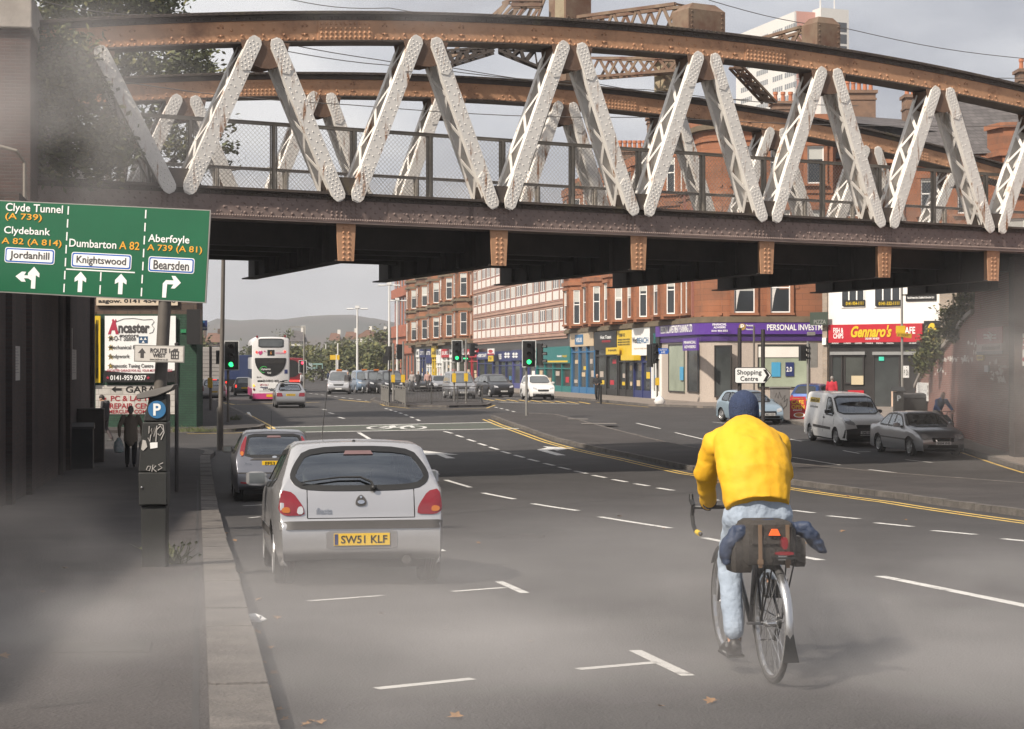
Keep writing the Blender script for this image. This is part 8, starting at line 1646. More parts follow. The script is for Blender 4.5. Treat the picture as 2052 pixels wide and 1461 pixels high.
for zz in (.35, -.35): b = MB(); b.box(-1.6, 1.45, .031, .07, zz - .03, zz + .03); b.build('rail', m_galv, t)
t, rect, poly, text = flat('route_sign', 'small white route plate with arrow and house symbol clamped to the sign pole', 'road sign', 319, 709, 24.7, R(-4), R(1.2))
rect(268, 692, 370, 726, .0, m_galv, 'backing', th=.02); rect(270, 694, 368, 724, .004, mk('grimy white sign', (.55, .52, .48), rough=.6, var=.1, scale=6, col2=(.33, .28, .22), thr=.66), 'panel', th=.003)
text('ROUTE 1', 301, 698, 341, 707, .007, m_gry, None, .03); text('WEST', 306, 708, 332, 716, .007, m_gry, None, .03); text('www.redrow.co.uk', 300, 718, 337, 722, .007, m_gry, None, .0); poly([(281, 718), (288, 718), (288, 708), (292, 708), (284.5, 698), (276, 708), (281, 708)], .007, m_gry, 'arrow')
hs = MB()
for x0, y0, x1, y1 in ((347, 704, 349, 719), (357, 704, 359, 719), (343, 704, 345, 719), (343, 717, 359, 719), (343, 710, 359, 712), (351, 704, 353, 719), (354, 698, 357, 704)): (a, c_) = ((x0 - 319) * 24.7 / F, (x1 - 319) * 24.7 / F); hs.box(a, c_, -.0075 - x0 * 1e-6 - y0 * 1e-6, -.004, (709 - y1) * 24.7 / F, (709 - y0) * 24.7 / F)
hs.build('house_symbol', m_gry, t); poly([(341, 705), (351, 697.5), (361, 705)], .0085, m_gry, 'roof_symbol')
# ---- ticket machine
m_mach = mk('dark grey green machine paint', (.022, .023, .022), rough=.6, var=.2, scale=3, bump=.1, bscale=40)
tmb = G(313, 1135, H); tm = thing('ticket_machine', 'dark parking ticket machine with round blue P sign, hooded top and graffiti', 'ticket machine', tuple(tmb), R(4)); sc = tmb.y / F
def tq(x, y): return ((x - 313) * sc, (1135 - y) * sc)
def tprism(pts, y0, y1, mat, nm, par=None): b = MB(); b.prism([tq(*p) for p in pts], y0, y1); return b.build(nm, mat, par or tm)
o = tprism([(287, 1138), (335, 1138), (336, 1012), (285, 1012)], -.1, .12, m_mach, 'base'); bevel(o, .012); o = tprism([(282, 1011), (338, 1011), (337, 945), (281, 945)], -.13, .14, m_mach, 'coin_box'); bevel(o, .012); o = tprism([(281, 944), (337, 944), (338, 845), (289, 845)], -.13, .14, m_mach, 'cabinet'); bevel(o, .012); o = tprism([(290, 844), (338, 844), (338, 790), (304, 790)], -.13, .13, m_mach, 'head'); bevel(o, .012)
b = MB(); rr = []
for x, yt, yb in ((278, 790, 799), (290, 785, 799), (318, 778, 794), (345, 772, 782), (352, 769, 773)): (a, zt_), (_, zb_) = tq(x, yt), tq(x, yb); rr.append([(a, -.17, zb_), (a, .17, zb_), (a, .15, zt_), (a, -.15, zt_)])
b.loft(rr); bevel(b.build('hood', mk('weathered hood', (.075, .068, .062), rough=.6, var=.2, scale=4), tm, True, 40), .01)
b = MB(); cx_, cz = tq(318, 820); b.lathe([(.001, -.012), (17.5 * sc, -.012), (17.5 * sc, 0), (.001, 0)], (cx_, -.131, cz), 'Y', 28); o = b.build('parking_roundel', mk('parking blue', (.04, .16, .33), rough=.4, var=.1), tm)
k, w_, h_ = text_mb('P', 1, .03); m_ = MB(); x0, z1 = tq(311, 808); x1, z0 = tq(326, 832); m_.v = [(x0 + v[0] / w_ * (x1 - x0), -.146 + v[1] * .3, z0 + v[2] / h_ * (z1 - z0)) for v in k.v]; m_.f = k.f; m_.m = k.m; m_.build('lettering', m_wt, o)
m_chalk = paint((.42, .4, .38))
def scrawl(strokes, r_, par, ori, mat, y=-.134):
 b = MB()
 for st_ in strokes: b.tube([(ori(*p)[0], y, ori(*p)[1]) for p in st_], r_, 5)
 return b.build('graffiti', mat, par)
scrawl([[(303, 853), (302, 868), (308, 857), (307, 872), (313, 856), (312, 874), (318, 852), (316, 884)], [(318, 860), (325, 853), (331, 862), (324, 872), (319, 868)], [(300, 876), (304, 884), (306, 870)], [(321, 850), (330, 851), (332, 866), (326, 880)]], .006, tm, tq, m_chalk); scrawl([[(300, 933), (297, 940), (303, 942), (306, 933), (300, 933)], [(308, 944), (310, 930), (316, 932), (310, 938), (317, 944)], [(330, 926), (321, 930), (328, 936), (320, 941)]], .005, tm, tq, m_chalk)
tprism([(304, 886), (319, 885), (319, 896), (305, 898)], -.136, -.13, m_wt, 'sticker'); tprism([(290, 880), (296, 882), (299, 894), (291, 902), (287, 899)], -.138, -.13, paint((.45, .43, .4)), 'torn_paper')
o = tprism([(294, 1008), (336, 1008), (336, 947), (293, 947)], -.136, -.1301, m_mach, 'door'); b = MB(); b.ball((tq(288, 975)[0], -.135, tq(288, 975)[1]), .012, 8, 5); b.build('lock', m_steel, tm)
# thin pole beside it, bins and cabinet along the wall
def post(name, label, cat, base, htop, r_, mat, cap=True, group=None, lean=0.):
 t = thing(name, label, cat, tuple(base), 0, group); b = MB(); b.tube([(0, 0, -.1), (lean, 0, htop)], r_, 12); b.build('shaft', mat, t, True);
 if cap: b = MB(); b.lathe([(r_ * 1.15, 0), (r_ * 1.15, .03), (r_ * .3, .05)], (lean, 0, htop - .01), n=12); b.build('cap', mat, t, True)
 return t
g = G(354, 985, H); post('sign_post', 'thin dark post standing on the left pavement behind the ticket machine', 'post', g, (985 - 690) / F * g.y, .042, mk('dark post paint', (.05, .045, .043), rough=.6))
g = G(165, 938, H); bn = thing('litter_bin', 'dark square litter bin with sloping lid against the left wall', 'bin', tuple(g), RYAW); b = MB(); b.box(-.3, .3, -.28, .28, 0, 1.1); b.box(-.2, .2, -.285, -.2801, .78, .95); bevel(b.build('body', mk('black bin plastic', (.025, .024, .024), rough=.6, var=.2, scale=3), bn), .02); b = MB(); b.loft([[(-.33, y, z0), (.33, y, z0), (.33, y, z1), (-.33, y, z1)] for y, z0, z1 in ((-.31, 1.1, 1.16), (0, 1.1, 1.27), (.31, 1.1, 1.16))]); b.build('lid', m_trim, bn)
g = G(178, 926, H); cbn = thing('utility_cabinet', 'tall grey utility cabinet standing behind the litter bin', 'cabinet', tuple(g + RN * .0), RYAW); b = MB(); b.box(-.35, .45, -.2, .25, 0, 1.6); bevel(b.build('body', mk('brown grey cabinet', (.07, .058, .052), rough=.7, var=.2), cbn), .03); b = MB(); b.box(-.3, .4, -.215, -.2005, .1, 1.5); b.build('door', mk('cabinet door', (.08, .068, .06), rough=.7), cbn)
# ---- old lamp column at the left, its arm seen through the mesh fence
g = G(441, 896, H); lp = thing('lamp_column', 'tall dark steel lamp column with wide base rising behind the bridge at left', 'street lamp', tuple(g)); kx = g.y / F; hh = 540 * kx
b = MB(); b.tube([(0, 0, -.1), (0, 0, 1.35), (.02, 0, 1.42), (.08, 0, 4.2), (.16, 0, hh)], [.115, .115, .085, .075, .055], 14); b.build('column', m_pole, lp, True); b = MB(); b.tube([(.16, 0, hh - .05), (.35, 0, hh + .25), (1.0, 0, hh + .35), (1.75, 0, hh + .3)], .035, 8); b.build('bracket_arm', m_pole, lp, True); b = MB(); b.loft([[(1.6 + t, y * w2, hh + .3 + z * h2) for y, z in ((-1, 0), (0, 1), (1, 0), (0, -.5))] for t, w2, h2 in ((0, .05, .05), (.2, .13, .1), (.6, .16, .12), (.85, .05, .04))]); b.build('lantern', m_galv, lp, True)
# ---- tall white twin arm columns by the junction
def twin(label, x, ytop, d):
 base = V(((x - CX) / F * d, d, -.7)); t = thing('lamp_column', label, 'street lamp', tuple(base), 0, None); hh = CZ + (CY - ytop) / F * d + .7; b = MB(); b.tube([(0, 0, 0), (0, 0, 2), (0, 0, hh)], [.17, .14, .09], 12); b.build('column', m_wcol, t, True)
 b = MB(); b.tube([(-.95, 0, hh - .1), (.95, 0, hh - .1)], .05, 6); b.box(-.25, .25, -.12, .12, hh - .05, hh + .25); b.build('bracket_arm', m_wcol, t)
 for sg in (-1, 1): b = MB(); b.loft([[(sg * (.45 + t_), y * .14, hh - .12 + z * .09) for y, z in ((-1, 0), (-.5, 1), (.5, 1), (1, 0), (0, -.7))] for t_ in (0, .25, .75)]); b.build('lantern', m_wcol, t)
twin('white twin arm lamp column standing behind the silver taxi', 716, 617, 205); twin('tallest white twin arm lamp column beside the brick office', 780, 570, 195); twin('white twin arm lamp column just right of the tallest one', 796, 601, 225)
for x, yt, d, l in ((677, 688, 240, 'slim far lamp column left of the silver taxi'), (653, 690, 300, 'small far lamp column above the trees'), (630, 705, 280, 'faint far lamp column right of the bus')): post('lamp_column', l, 'street lamp', V(((x - CX) / F * d, d, -.7)), CZ + .7 + (CY - yt) / F * d, .09, m_wcol)
# ---- traffic signals
m_sig = mk('signal black', (.014, .014, .014), rough=.5, var=.1); m_sigb = mk('signal board edge', (.55, .56, .55), rough=.5); m_grn = mk('green signal light', (.05, .5, .2), emit=(.03, 1, .22), es=2.4, var=0); m_rdl = mk('red signal light', (.6, .03, .05), emit=(1, .04, .08), es=4, var=0); m_off = mk('unlit signal lens', (.03, .022, .02), rough=.2); m_yb = mk('yellow push button box', (.6, .38, .02), rough=.5)
def sighead(t, x, zt_, zb_, yaw=0., lit=None, board=True, bw=.66, y=0., arrow_=False):
 hh = zt_ - zb_; o = thing('x', None, None); bpy.data.objects.remove(o); b = MB(); b.box(-.16, .16, -.12, .12, zb_ + .06, zt_ - .06);
 if board: b.box(-bw / 2, bw / 2, -.01, .01, zb_, zt_)
 M_ = MX.Translation((x, y, 0)) @ MX.Rotation(yaw, 4, 'Z'); b.xform(M_); hdo = b.build('signal_head', m_sig, t)
 if board:
  b = MB();
  for a0, a1, c0, c1 in ((-bw / 2, bw / 2, zt_ - .035, zt_), (-bw / 2, bw / 2, zb_, zb_ + .035), (-bw / 2, -bw / 2 + .035, zb_ + .0351, zt_ - .0351), (bw / 2 - .035, bw / 2, zb_ + .0351, zt_ - .0351)): b.box(a0, a1, -.016, -.0105, c0, c1)
  b.xform(M_); b.build('board_edge', m_sigb, hdo)
 for k in range(3):
  z = zt_ - .06 - (hh - .12) * (k + .5) / 3; r_ = min(.105, (hh - .12) / 7); b = MB(); b.lathe([(.001, -.02), (r_ * .8, -.012), (r_, 0)], (0, -.122, z), 'Y', 16); b.xform(M_); b.build('lens', m_grn if lit == 'g' and k == 2 else m_rdl if lit == 'r' and k == 0 else m_off, hdo, True)
  b = MB(); n = 12; rr = [[(math.cos(a) * r_ * q_, y_, z + math.sin(a) * r_ * q_) for a in [math.pi * (-.08 + 1.16 * i / (n - 1)) for i in range(n)]] for y_, q_ in ((-.12, 1.12), (-.33, 1.12), (-.33, 1.05), (-.12, 1.05))]; b.loft(rr, cap=False, closed=False); b.xform(M_); b.build('visor', m_sig, hdo)
 return hdo
def signal(label, bx_, by_, poletop, heads, h_=H, r_=.055, mat=None, box=None, d=None):
 g = G(bx_, by_, h_) if d is None else V(((bx_ - CX) / F * d, d, prof(d) + h_)); k = g.y / F; Z = lambda y: CZ + (CY - y) / F * g.y - g.z
 t = thing('traffic_signal', label, 'traffic light', tuple(g)); b = MB(); b.tube([(0, 0, -.1), (0, 0, Z(poletop))], r_, 12); b.build('pole', mat or m_galv, t, True)
 for hx, y0, y1, yaw, lit, board in heads: sighead(t, (hx - bx_) * k, Z(y0), Z(y1), R(yaw), lit, board, y=-.18 if abs(yaw) < 60 else .18 if abs(yaw) > 120 else 0)
 if box: b = MB(); b.box(-.12, .12, -.2, -.06, Z(box[0]), Z(box[1])); b.build('push_button_box', m_yb, t)
 return t, k, Z
signal('green lit traffic signal with white edged board on the tip of the central reserve', 1055, 833, 735, [(1060, 682, 736, 0, 'g', True), (1082, 686, 735, 75, None, False)])
t, k, Z = signal('traffic signal on the island showing green with a green side arrow', 910, 806, 722, [(916, 682, 726, 0, 'g', True)], box=(748, 766)); x = (933 - 910) * k; b = MB(); b.box(x - .2, x + .2, -.3, -.06, Z(726), Z(711)); o = b.build('arrow_head', m_sig, t); b = MB(); zc = (Z(726) + Z(711)) / 2; b.prism([(x - .13, zc - .03), (x + .02, zc - .03), (x + .02, zc - .1), (x + .15, zc), (x + .02, zc + .1), (x + .02, zc + .03), (x - .13, zc + .03)], -.31, -.301); b.build('green_arrow', m_grn, o)
signal('bare topped grey signal pole with heads turned away right of the green arrow', 934, 808, 680, [(946, 686, 716, 110, None, False)], box=(748, 764))
signal('left of the paired island signal poles with heads facing away', 788, 804, 688, [(778, 692, 724, 165, None, False), (800, 688, 722, 200, None, False)], box=(751, 766), r_=.075)
signal('right of the paired island signal poles with yellow push button box', 808, 808, 684, [], box=(751, 766))
signal('thin dark post in front of the black taxi with a yellow sign back', 780, 806, 702, [(772, 712, 730, 180, None, False)], r_=.04, mat=m_sig)
signal('left kerb traffic signal showing green beside the old lamp column', 457, 846, 742, [(465.5, 683, 742, 0, 'g', True)], mat=m_pole, box=None)
signal('left corner signal pole with head turned sideways behind the lamp column', 422, 822, 694, [(438, 700, 732, 95, None, False)], mat=m_pole, r_=.07, box=(757, 777))
signal('small distant signal showing red beyond the bus', 607, 780, 722, [(607, 722, 748, 0, 'r', True)], d=150, r_=.08)
t, k, Z = signal('black signal and pole by the white shopfront with blue pointer sign', 1317, 808, 690, [(1303, 688, 738, 140, None, False), (1312, 686, 730, 20, None, False)], mat=m_pole, box=(757, 772))
t, k, Z = signal('grey backed traffic signal pair beside the advisers shop window', 1619, 846, 684, [(1608, 690, 726, 100, None, False), (1631, 686, 738, 200, None, False)]); b = MB(); b.box(-.02, .3, -.12, .12, Z(672), Z(665)); b.build('detector', m_galv, t)
for n_, s_ in (('signal_back', 1),):
 b = MB(); b.box(.1, .42, -.02, .2, Z(737), Z(687)); b.build('signal_back', m_galv, t)
t, rect, poly, text = flat('pointer_sign', 'small blue pointer sign fixed to the pole by the shops', 'road sign', 1328, 704, 110, 0, 0); poly([(1318, 698), (1338, 698), (1341, 704), (1338, 709.5), (1318, 709.5)], 0, m_bd, 'panel', th=.06); text('A 82', 1325, 704, 1333, 708, .01, m_wt); text('Great Western Rd', 1322, 699.5, 1336, 702.5, .01, m_wt)
# ---- island guard railings
def railing(label, a, c_, ht=1.05):
 d = c_ - a; t = thing('guard_rail', label, 'railing', tuple(a), math.atan2(d.y, d.x)); L_ = d.length; dz = c_.z - a.z; n = max(2, round(L_ / 2)); b = MB(); b.box(0, L_, -.025, .025, ht - .05, ht); b.box(0, L_, -.02, .02, .12, .16); b.box(0, L_, -.018, .018, ht - .2, ht - .17); b.build('rail', m_galv, t)
 for k in range(n + 1): b = MB(); x = L_ * k / n; b.box(x - .03, x + .03, -.03, .03, -.1, ht + .02); b.build('post', m_galv, t)
 b = MB(); m_ = int(L_ / .13)
 for k in range(m_): x = L_ * (k + .5) / m_; b.box(x - .009, x + .009, -.009, .009, .16, ht - .17)
 b.build('infill_bar', m_galv, t)
e1, e2, e3, e4, e5 = G(764, 805, H), G(778, 810, H), G(812, 811.5, H), G(966, 808, H), G(792, 802, H)
railing('short grey guard railing panel at the left tip of the island', e1, e2); railing('grey guard railing angled between the paired signal poles', G(792, 806, H), e3); railing('long grey guard railing along the front of the island', e3, e4)
# ---- shopping centre sign on two dark posts
mp_ = G(1502, 945, H); dS = mp_.y
t, rect, poly, text = flat('direction_sign', 'white shopping centre arrow sign on two tall dark posts', 'road sign', 1509, 752, dS)
poly(rnd_poly([(1472, 736), (1533, 736), (1547, 752), (1533, 768.5), (1472, 768.5)], 1, .05), .0, m_black, 'border', th=.05); poly(rnd_poly([(1473.5, 737.5), (1532.3, 737.5), (1545, 752), (1532.3, 767), (1473.5, 767)], 1, .05), .004, m_wt, 'panel', th=.003); text('Shopping', 1477, 741, 1526, 753.5, .008, m_black, None, .01); text('Centre', 1483.5, 754, 1519, 763.5, .008, m_black, None, .01); poly([(1529, 740.5), (1535, 740.5), (1542, 752), (1535, 764.5), (1529, 764.5), (1536, 752)], .008, m_black, 'chevron')
zg = mp_.z - W(1509, 752, dS).z
for x, yt in ((1483, 657), (1530, 660)): b = MB(); xx = (x - 1509) * dS / F; b.tube([(xx, .1, zg - .1), (xx, .1, (752 - yt) * dS / F)], .055, 12); b.build('post', mk('dark brown post', (.035, .03, .028), rough=.6), t, True)
post('sign_post', 'slim grey post with small stickers behind the shopping centre sign', 'post', G(1511, 836, 0), 4.3, .045, m_pole)
# ---- right hand pavement bits
dL = 80.; g = V(((1808 - CX) / F * dL, dL, prof(dL) + H)); lt = thing('lamp_column', 'slim galvanised column with yellow plate in front of the red cafe signboard', 'street lamp', tuple(g)); b = MB(); b.tube([(0, 0, -.1), (0, 0, 1.5), (-.03, 0, 7.4)], [.085, .06, .05], 12); b.build('column', m_galv, lt, True)
Zl = lambda y: CZ + (CY - y) / F * dL - g.z
b = MB(); b.box(-.3, .12, -.1, -.06, Zl(668), Zl(653)); b.build('yellow_plate', m_yel, lt); b = MB(); b.prism([(-.27, Zl(666)), (.4, Zl(669)), (.38, Zl(678)), (-.28, Zl(674))], -.13, -.101); o = b.build('yellow_plate', paint((.45, .27, .02)), lt); k, w_, h_ = text_mb('P  TICKET', 1); m_ = MB(); m_.v = [(-.2 + v[0] / w_ * .5, -.134 + v[1], Zl(674) + v[2] / h_ * .09) for v in k.v]; m_.f = k.f; m_.m = k.m; m_.build('lettering', m_black, o)
b = MB(); b.box(.02, .28, -.1, -.07, Zl(757), Zl(733)); o = b.build('parking_plate', m_wt, lt); k, w_, h_ = text_mb('P 2h', 1); m_ = MB(); m_.v = [(.05 + v[0] / w_ * .2, -.104 + v[1], Zl(752) + v[2] / h_ * .25) for v in k.v]; m_.f = k.f; m_.m = k.m; m_.build('lettering', m_black, o)
g = V(((1800 - CX) / F * 78, 78, prof(78) + H)); pmx = thing('ticket_machine', 'black parking machine with faint letter P outside the cafe', 'ticket machine', tuple(g)); b = MB(); b.box(-.2, .2, -.15, .15, 0, 1.35); b.loft([[(-.28, -.2, 1.36), (.28, -.2, 1.36), (.28, -.2, 1.4), (-.28, -.2, 1.4)], [(-.28, .2, 1.36), (.28, .2, 1.36), (.28, .2, 1.56), (-.28, .2, 1.56)]]); bevel(b.build('cabinet', m_mach, pmx), .01); k, w_, h_ = text_mb('P', 1, .02); m_ = MB(); m_.v = [(-.08 + v[0] / w_ * .16, -.154 + v[1] * .3, .95 + v[2] / h_ * .24) for v in k.v]; m_.f = k.f; m_.m = k.m; m_.build('lettering', paint((.3, .33, .36)), pmx)
g = V(((1838 - CX) / F * 79, 79, prof(79) + H)); wb_ = thing('wheelie_bin', 'large dark wheeled bin at the foot of the brick wing wall', 'bin', tuple(g)); b = MB(); b.loft([[(-.75 * q, -.45 * q, z), (.75 * q, -.45 * q, z), (.75 * q, .45 * q, z), (-.75 * q, .45 * q, z)] for z, q in ((.15, .8), (1.05, 1))]); b.build('body', m_mach, wb_); b = MB(); b.loft([[(-.8, -.5, 1.051), (.8, -.5, 1.051), (.8, .5, 1.1), (-.8, .5, 1.1)], [(-.7, -.4, 1.2), (.7, -.4, 1.2), (.7, .4, 1.25), (-.7, .4, 1.25)]]); b.build('lid', m_seal, wb_)
for sg in (-1, 1): b = MB(); b.lathe([(.05, -.03), (.09, -.03), (.09, .03), (.05, .03)], (sg * .5, -.3, .09), 'X', 12); b.build('wheel', m_tyre, wb_)
g = V(((1896 - CX) / F * 66.5, 66.5, prof(66.5) + H)); pb_ = thing('barrier_panel', 'dark solid barrier panel with graffiti next to the blue cyclist', 'barrier', tuple(g), R(-15)); b = MB(); b.prism([(-.2, 0), (.2, 0), (.2, .75), (.05, .95), (-.2, .95)], 0, .06); b.build('panel', m_mach, pb_); b = MB(); b.tube([(.22, .03, 0), (.22, .03, 1.0)], .025, 8); b.build('post', m_pole, pb_); scrawl([[(-.12, .7), (.05, .6), (-.08, .45), (.1, .4), (0, .3)]], .008, pb_, lambda x, z: (x, z), m_chalk, -.004)
g = G(1563, 841, H); cbx = thing('utility_cabinet', 'grey street cabinet with black graffiti tags beside the cafe board', 'cabinet', tuple(g)); b = MB(); b.box(-.4, .42, -.2, .3, 0, 1.42); bevel(b.build('body', mk('grey cabinet', (.17, .16, .155), rough=.7, var=.15, scale=2), cbx), .02); b = MB(); b.box(-.45, .47, -.25, .35, 1.42, 1.46); b.build('lid', mk('grey cabinet lid', (.2, .19, .18), rough=.7), cbx); scrawl([[(-.25, 1.0), (-.2, 1.2), (-.12, .95), (-.05, 1.25), (.02, 1.0)], [(.05, .9), (.2, 1.1), (.15, .8), (.3, .95), (.25, .6)], [(-.2, .8), (-.05, .6), (-.2, .55), (0, .5)], [(0, .75), (.1, .5), (.22, .62), (.05, .4)]], .012, cbx, lambda x, z: (x, z), m_black, -.203)
g = G(1600, 839, H); ab = thing('pavement_board', 'red cafe open board with food picture standing on the pavement', 'sign', tuple(g), R(-6)); sA = g.y / F
def aq(x, y): return ((x - 1600) * sA, (839 - y) * sA)
b = MB()
for sg in (-1, 1): b.loft([[(x, sg * y + dy, z) for x, y, z in ((-.4, .28, .0), (.36, .28, .0), (.33, .02, 1.0), (-.43, .02, 1.0))] for dy in (-.015, .015)])
b.build('board', mk('board red', (.4, .02, .025), rough=.4, var=.06), ab)
def atext(s_, x0, z0, x1, z1, mat):
 k, w_, h_ = text_mb(s_, 1, .02); m_ = MB()
 for v in k.v: z = z0 + v[2] / h_ * (z1 - z0); m_.v.append((x0 + v[0] / w_ * (x1 - x0), -.3 + .26 * z - .003 + v[1] * .3, z))
 m_.f = k.f; m_.m = k.m; m_.build('lettering', mat, ab)
atext("Gennaro's", -.28, .89, .2, .95, m_gold); atext('CAFE', -.32, .66, .24, .84, m_yel); atext('OPEN', -.32, .45, .26, .63, m_yel); atext('BREAKFAST', -.25, .36, .15, .42, m_wt)
for nm, c_, r_, m_ in (('plate_picture', (0.02, .17), .15, m_wt), ('food_picture', (.02, .18), .115, paint((.45, .16, .03)))):
 b = MB(); pts = [(c_[0] + r_ * 1.7 * math.cos(a * .393), c_[1] + r_ * .75 * math.sin(a * .393)) for a in range(16)]; k_ = .004 if nm[0] == 'p' else .007; b.v = [(x, -.3 + .26 * z - k_, z) for x, z in pts] + [(x, -.3 + .26 * z + .0, z) for x, z in pts]; n = 16; b.f = [tuple(range(n))] + [((i + 1) % n, i, n + i, n + (i + 1) % n) for i in range(n)]; b.m = [0] * len(b.f); b.build(nm, m_, ab)
bagmesh('rubbish_bag', 'white rubbish bag slumped against the signal pole by the shops', G(1322, 810, H), mk('white refuse sack', (.66, .65, .63), rough=.5, var=.1, scale=8), .62, .5, .28, 9)
bagmesh('rubbish_bag', 'lime green sack on the left kerb by the silver estate', G(378, 812, H), mk('lime sack', (.25, .55, .06), rough=.5, var=.15, scale=6), .42, .62, .2, 4)
post('bollard', 'short black bollard in front of the person in black', 'bollard', G(1204, 806, H), 1.0, .07, m_sig)
post('sign_post', 'black post with round sign back by the black shopfront', 'post', G(1198, 800, H), 2.3, .04, m_sig)
# far overhead gantry sign and bus stop
t, rect, poly, text = flat('gantry_sign', 'pale green framed overhead sign gantry far beyond the red signal', 'road sign', 620, 735, 260); rect(590, 728, 645, 731, 0, paint((.2, .32, .3)), 'beam', th=.3); rect(590, 736, 632, 739, 0, paint((.2, .32, .3)), 'beam', th=.3)
for x in range(590, 646, 11): rect(x, 728, x + 1.6, 739, -.02, paint((.2, .32, .3)), 'strut', th=.2)
rect(612, 727, 626, 741, .1, paint((.3, .36, .36)), 'panel', th=.08); b = MB(); b.tube([(-1.9, .3, .5), (-1.9, .3, -4.5)], .15, 8); b.build('post', m_galv, t)
t = post('bus_stop', 'slim bus stop pole with yellow flag left of the silver taxi', 'bus stop', V(((674 - CX) / F * 170, 170, -.7)), 3.4, .06, m_wcol); b = MB(); b.box(-.6, .3, -.05, .05, 2.9, 3.35); b.build('flag', m_yb, t)
t = post('bus_mirror_frame', 'grey frame of a bus shelter beyond the bus', 'bus shelter', V(((609 - CX) / F * 140, 140, -.7)), 5.4, .06, m_galv); b = MB(); b.box(-1.1, .05, -.04, .04, 5.33, 5.42); b.build('top_rail', m_galv, t); t.name = 'bus_shelter_frame'
t, rect, poly, text = flat('round_sign', 'round no left turn sign with red ring at the garage corner', 'road sign', 376, 702, 79); poly([(376 + 10.5 * math.cos(a * .314), 702 + 10.5 * math.sin(a * .314)) for a in range(20)], 0, m_red, 'ring', th=.03); poly([(376 + 8 * math.cos(a * .314), 702 + 8 * math.sin(a * .314)) for a in range(20)], .004, m_wt, 'disc', th=.003); poly([(372, 708), (374, 708), (374, 700), (381, 700), (381, 698), (372, 698)], .008, m_black, 'turn_arrow'); poly([(369, 696), (371, 694.5), (383, 708), (381, 709.5)], .011, m_red, 'bar'); b = MB(); b.tube([(0, .05, .2), (0, .05, -3.6)], .04, 8); b.build('post', m_pole, t)
# ---- litter and fallen leaves
lf = MB(); pts = [(0, -.05), (.02, -.02), (.05, -.015), (.03, .01), (.04, .045), (.012, .03), (0, .07), (-.012, .03), (-.04, .045), (-.03, .01), (-.05, -.015), (-.02, -.02)]
lf.v = [(x, y, .006 + .35 * abs(x) * (1 + y * 6)) for x, y in pts] + [(0, 0, .004)]; lf.f = [(i, (i + 1) % 12, 12) for i in range(12)]; lf.m = [0] * 12
m_dl = mk('fallen leaf', (.21, .115, .05), rough=.9, var=.3, scale=20)
leaf0 = lf.build('fallen_leaf', m_dl); tag(leaf0, 'small brown fallen leaf lying flat on the tarmac or kerb', 'leaf', 'fallen leaves on the road'); rnd = random.Random(8); first = True
spots = [(766, 1232), (892, 1262), (1065, 1288), (1325, 1418), (1425, 1408), (915, 1440), (520, 1203), (545, 1300), (530, 1330), (515, 1270), (560, 1425), (130, 1140), (5, 1318), (85, 1188), (640, 1452), (625, 1449), (615, 1455), (540, 1380), (480, 1150), (497, 1180), (470, 1085), (455, 1070), (1815, 1043), (1690, 1066), (1470, 1000), (1700, 995), (1850, 1020), (1880, 1024), (1640, 985), (1340, 940), (1180, 905), (1100, 884), (1060, 870), (1330, 1060), (1240, 1036), (960, 1090), (1610, 1090), (1920, 1030), (1250, 925), (1440, 968), (555, 1240), (548, 1352), (570, 1445), (530, 1410)]
for x, y in spots:
 o = leaf0 if first else leaf0.copy();
 if not first: link(o)
 first = False; g = G(x, y, H if x < 480 and y > 1100 else 0); o.location = g + V((0, 0, .006)); o.rotation_euler = (rnd.uniform(-.3, .3), rnd.uniform(-.3, .3), rnd.uniform(0, 6)); s_ = rnd.uniform(.35, .8) * (1.5 if y < 1100 else 1); o.scale = (s_, s_, s_)
lb = MB(); rr = random.Random(2); lb.loft([[(math.cos(a * .785) * .075 * k * rr.uniform(.7, 1.2), math.sin(a * .785) * .05 * k * rr.uniform(.7, 1.2), z) for a in range(8)] for z, k in ((0, .8), (.02, 1.1), (.045, .8), (.06, .3))]); o = lb.build('crumpled_paper', m_wt); o.location = G(509, 1246); tag(o, 'crumpled white paper lying in the gutter near the kerb', 'litter')
lb = MB(); lb.loft([[(math.cos(a * .785) * .06 * k * rr.uniform(.7, 1.2), math.sin(a * .785) * .06 * k * rr.uniform(.7, 1.2), z) for a in range(8)] for z, k in ((0, .8), (.03, 1), (.05, .4))]); o = lb.build('crumpled_wrapper', m_bd); o.location = G(2030, 1024); tag(o, 'small blue wrapper lying by the central kerb', 'litter')
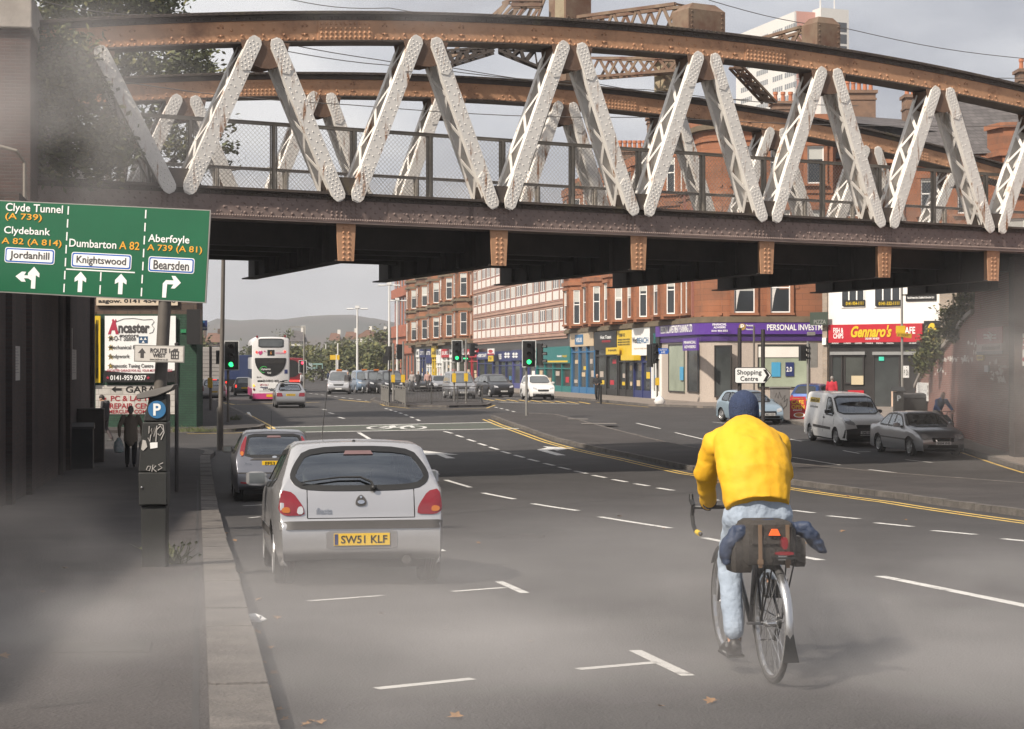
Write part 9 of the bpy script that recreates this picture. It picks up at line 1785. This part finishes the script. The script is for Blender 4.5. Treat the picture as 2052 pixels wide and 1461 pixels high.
# ================================================================== air: one even haze box, and added banks imitating an overlaid veil of fog
m_haze = bpy.data.materials.new('haze'); m_haze.use_nodes = True; t = m_haze.node_tree; t.nodes.clear(); o = t.nodes.new('ShaderNodeOutputMaterial'); pv = t.nodes.new('ShaderNodeVolumePrincipled')
pv.inputs['Color'].default_value = (.93, .94, .97, 1); pv.inputs['Density'].default_value = .00038; pv.inputs['Anisotropy'].default_value = .1; t.links.new(pv.outputs[0], o.inputs['Volume'])
b = MB(); b.box(-1200, 1500, -25, 2400, -3, 140); tag(b.build('haze', m_haze), kind='stuff')
def fog_veil(c, r, dens, sc=1.6, thr=.42, seed=0., label=None):
 m = bpy.data.materials.new('fog_veil'); m.use_nodes = True; t = m.node_tree; t.nodes.clear(); n = t.nodes; l = t.links; o = n.new('ShaderNodeOutputMaterial'); v = n.new('ShaderNodeVolumePrincipled'); v.inputs['Color'].default_value = (.94, .91, .9, 1); v.inputs['Anisotropy'].default_value = .0
 tc_ = n.new('ShaderNodeTexCoord'); ln = n.new('ShaderNodeVectorMath'); ln.operation = 'LENGTH'; l.new(tc_.outputs['Object'], ln.inputs[0])
 f = n.new('ShaderNodeMapRange'); f.inputs[1].default_value = 1.; f.inputs[2].default_value = .15; f.interpolation_type = 'SMOOTHSTEP'; l.new(ln.outputs['Value'], f.inputs[0])
 nz = n.new('ShaderNodeTexNoise'); nz.noise_dimensions = '4D'; nz.inputs['W'].default_value = seed; nz.inputs['Scale'].default_value = sc; nz.inputs['Detail'].default_value = 3; l.new(tc_.outputs['Object'], nz.inputs['Vector'])
 g = n.new('ShaderNodeMapRange'); g.inputs[1].default_value = thr - .07; g.inputs[2].default_value = thr + .2; l.new(nz.outputs['Fac'], g.inputs[0])
 a = n.new('ShaderNodeMath'); a.operation = 'MULTIPLY'; l.new(f.outputs[0], a.inputs[0]); l.new(g.outputs[0], a.inputs[1]); d = n.new('ShaderNodeMath'); d.operation = 'MULTIPLY'; d.inputs[1].default_value = dens; l.new(a.outputs[0], d.inputs[0]); l.new(d.outputs[0], v.inputs['Density']); l.new(v.outputs[0], o.inputs['Volume'])
 b = MB(); b.ball((0, 0, 0), 1, 20, 12); ob = b.build('fog_veil', m); ob.location = c; ob.scale = r; tag(ob, kind='stuff'); return ob
fog_veil((.6, 10.2, .0), (5.2, 4.6, 1.1), .46, 2.6, .48, 1.3)
fog_veil((-3.0, 10.2, .1), (2.6, 3.4, 1.2), .36, 2.2, .49, 4.2)
fog_veil((3.4, 13.2, -.2), (3, 3.4, .8), .26, 2.2, .5, 7.7)
fog_veil((-1.6, 13.6, -.2), (3.2, 2.4, .5), .15, 2.2, .5, 2.9)
fog_veil((17, 50, 1.2), (8, 14, 4.5), .105, 2.4, .46, 5.1)
fog_veil((-9.3, 36.3, 6.6), (4.6, 3.6, 3.6), .26, 2.2, .46, 9.4)
fog_veil((-2.2, 39.8, 10.2), (4.2, 2.2, 1.7), .22, 2.2, .47, 3.3)
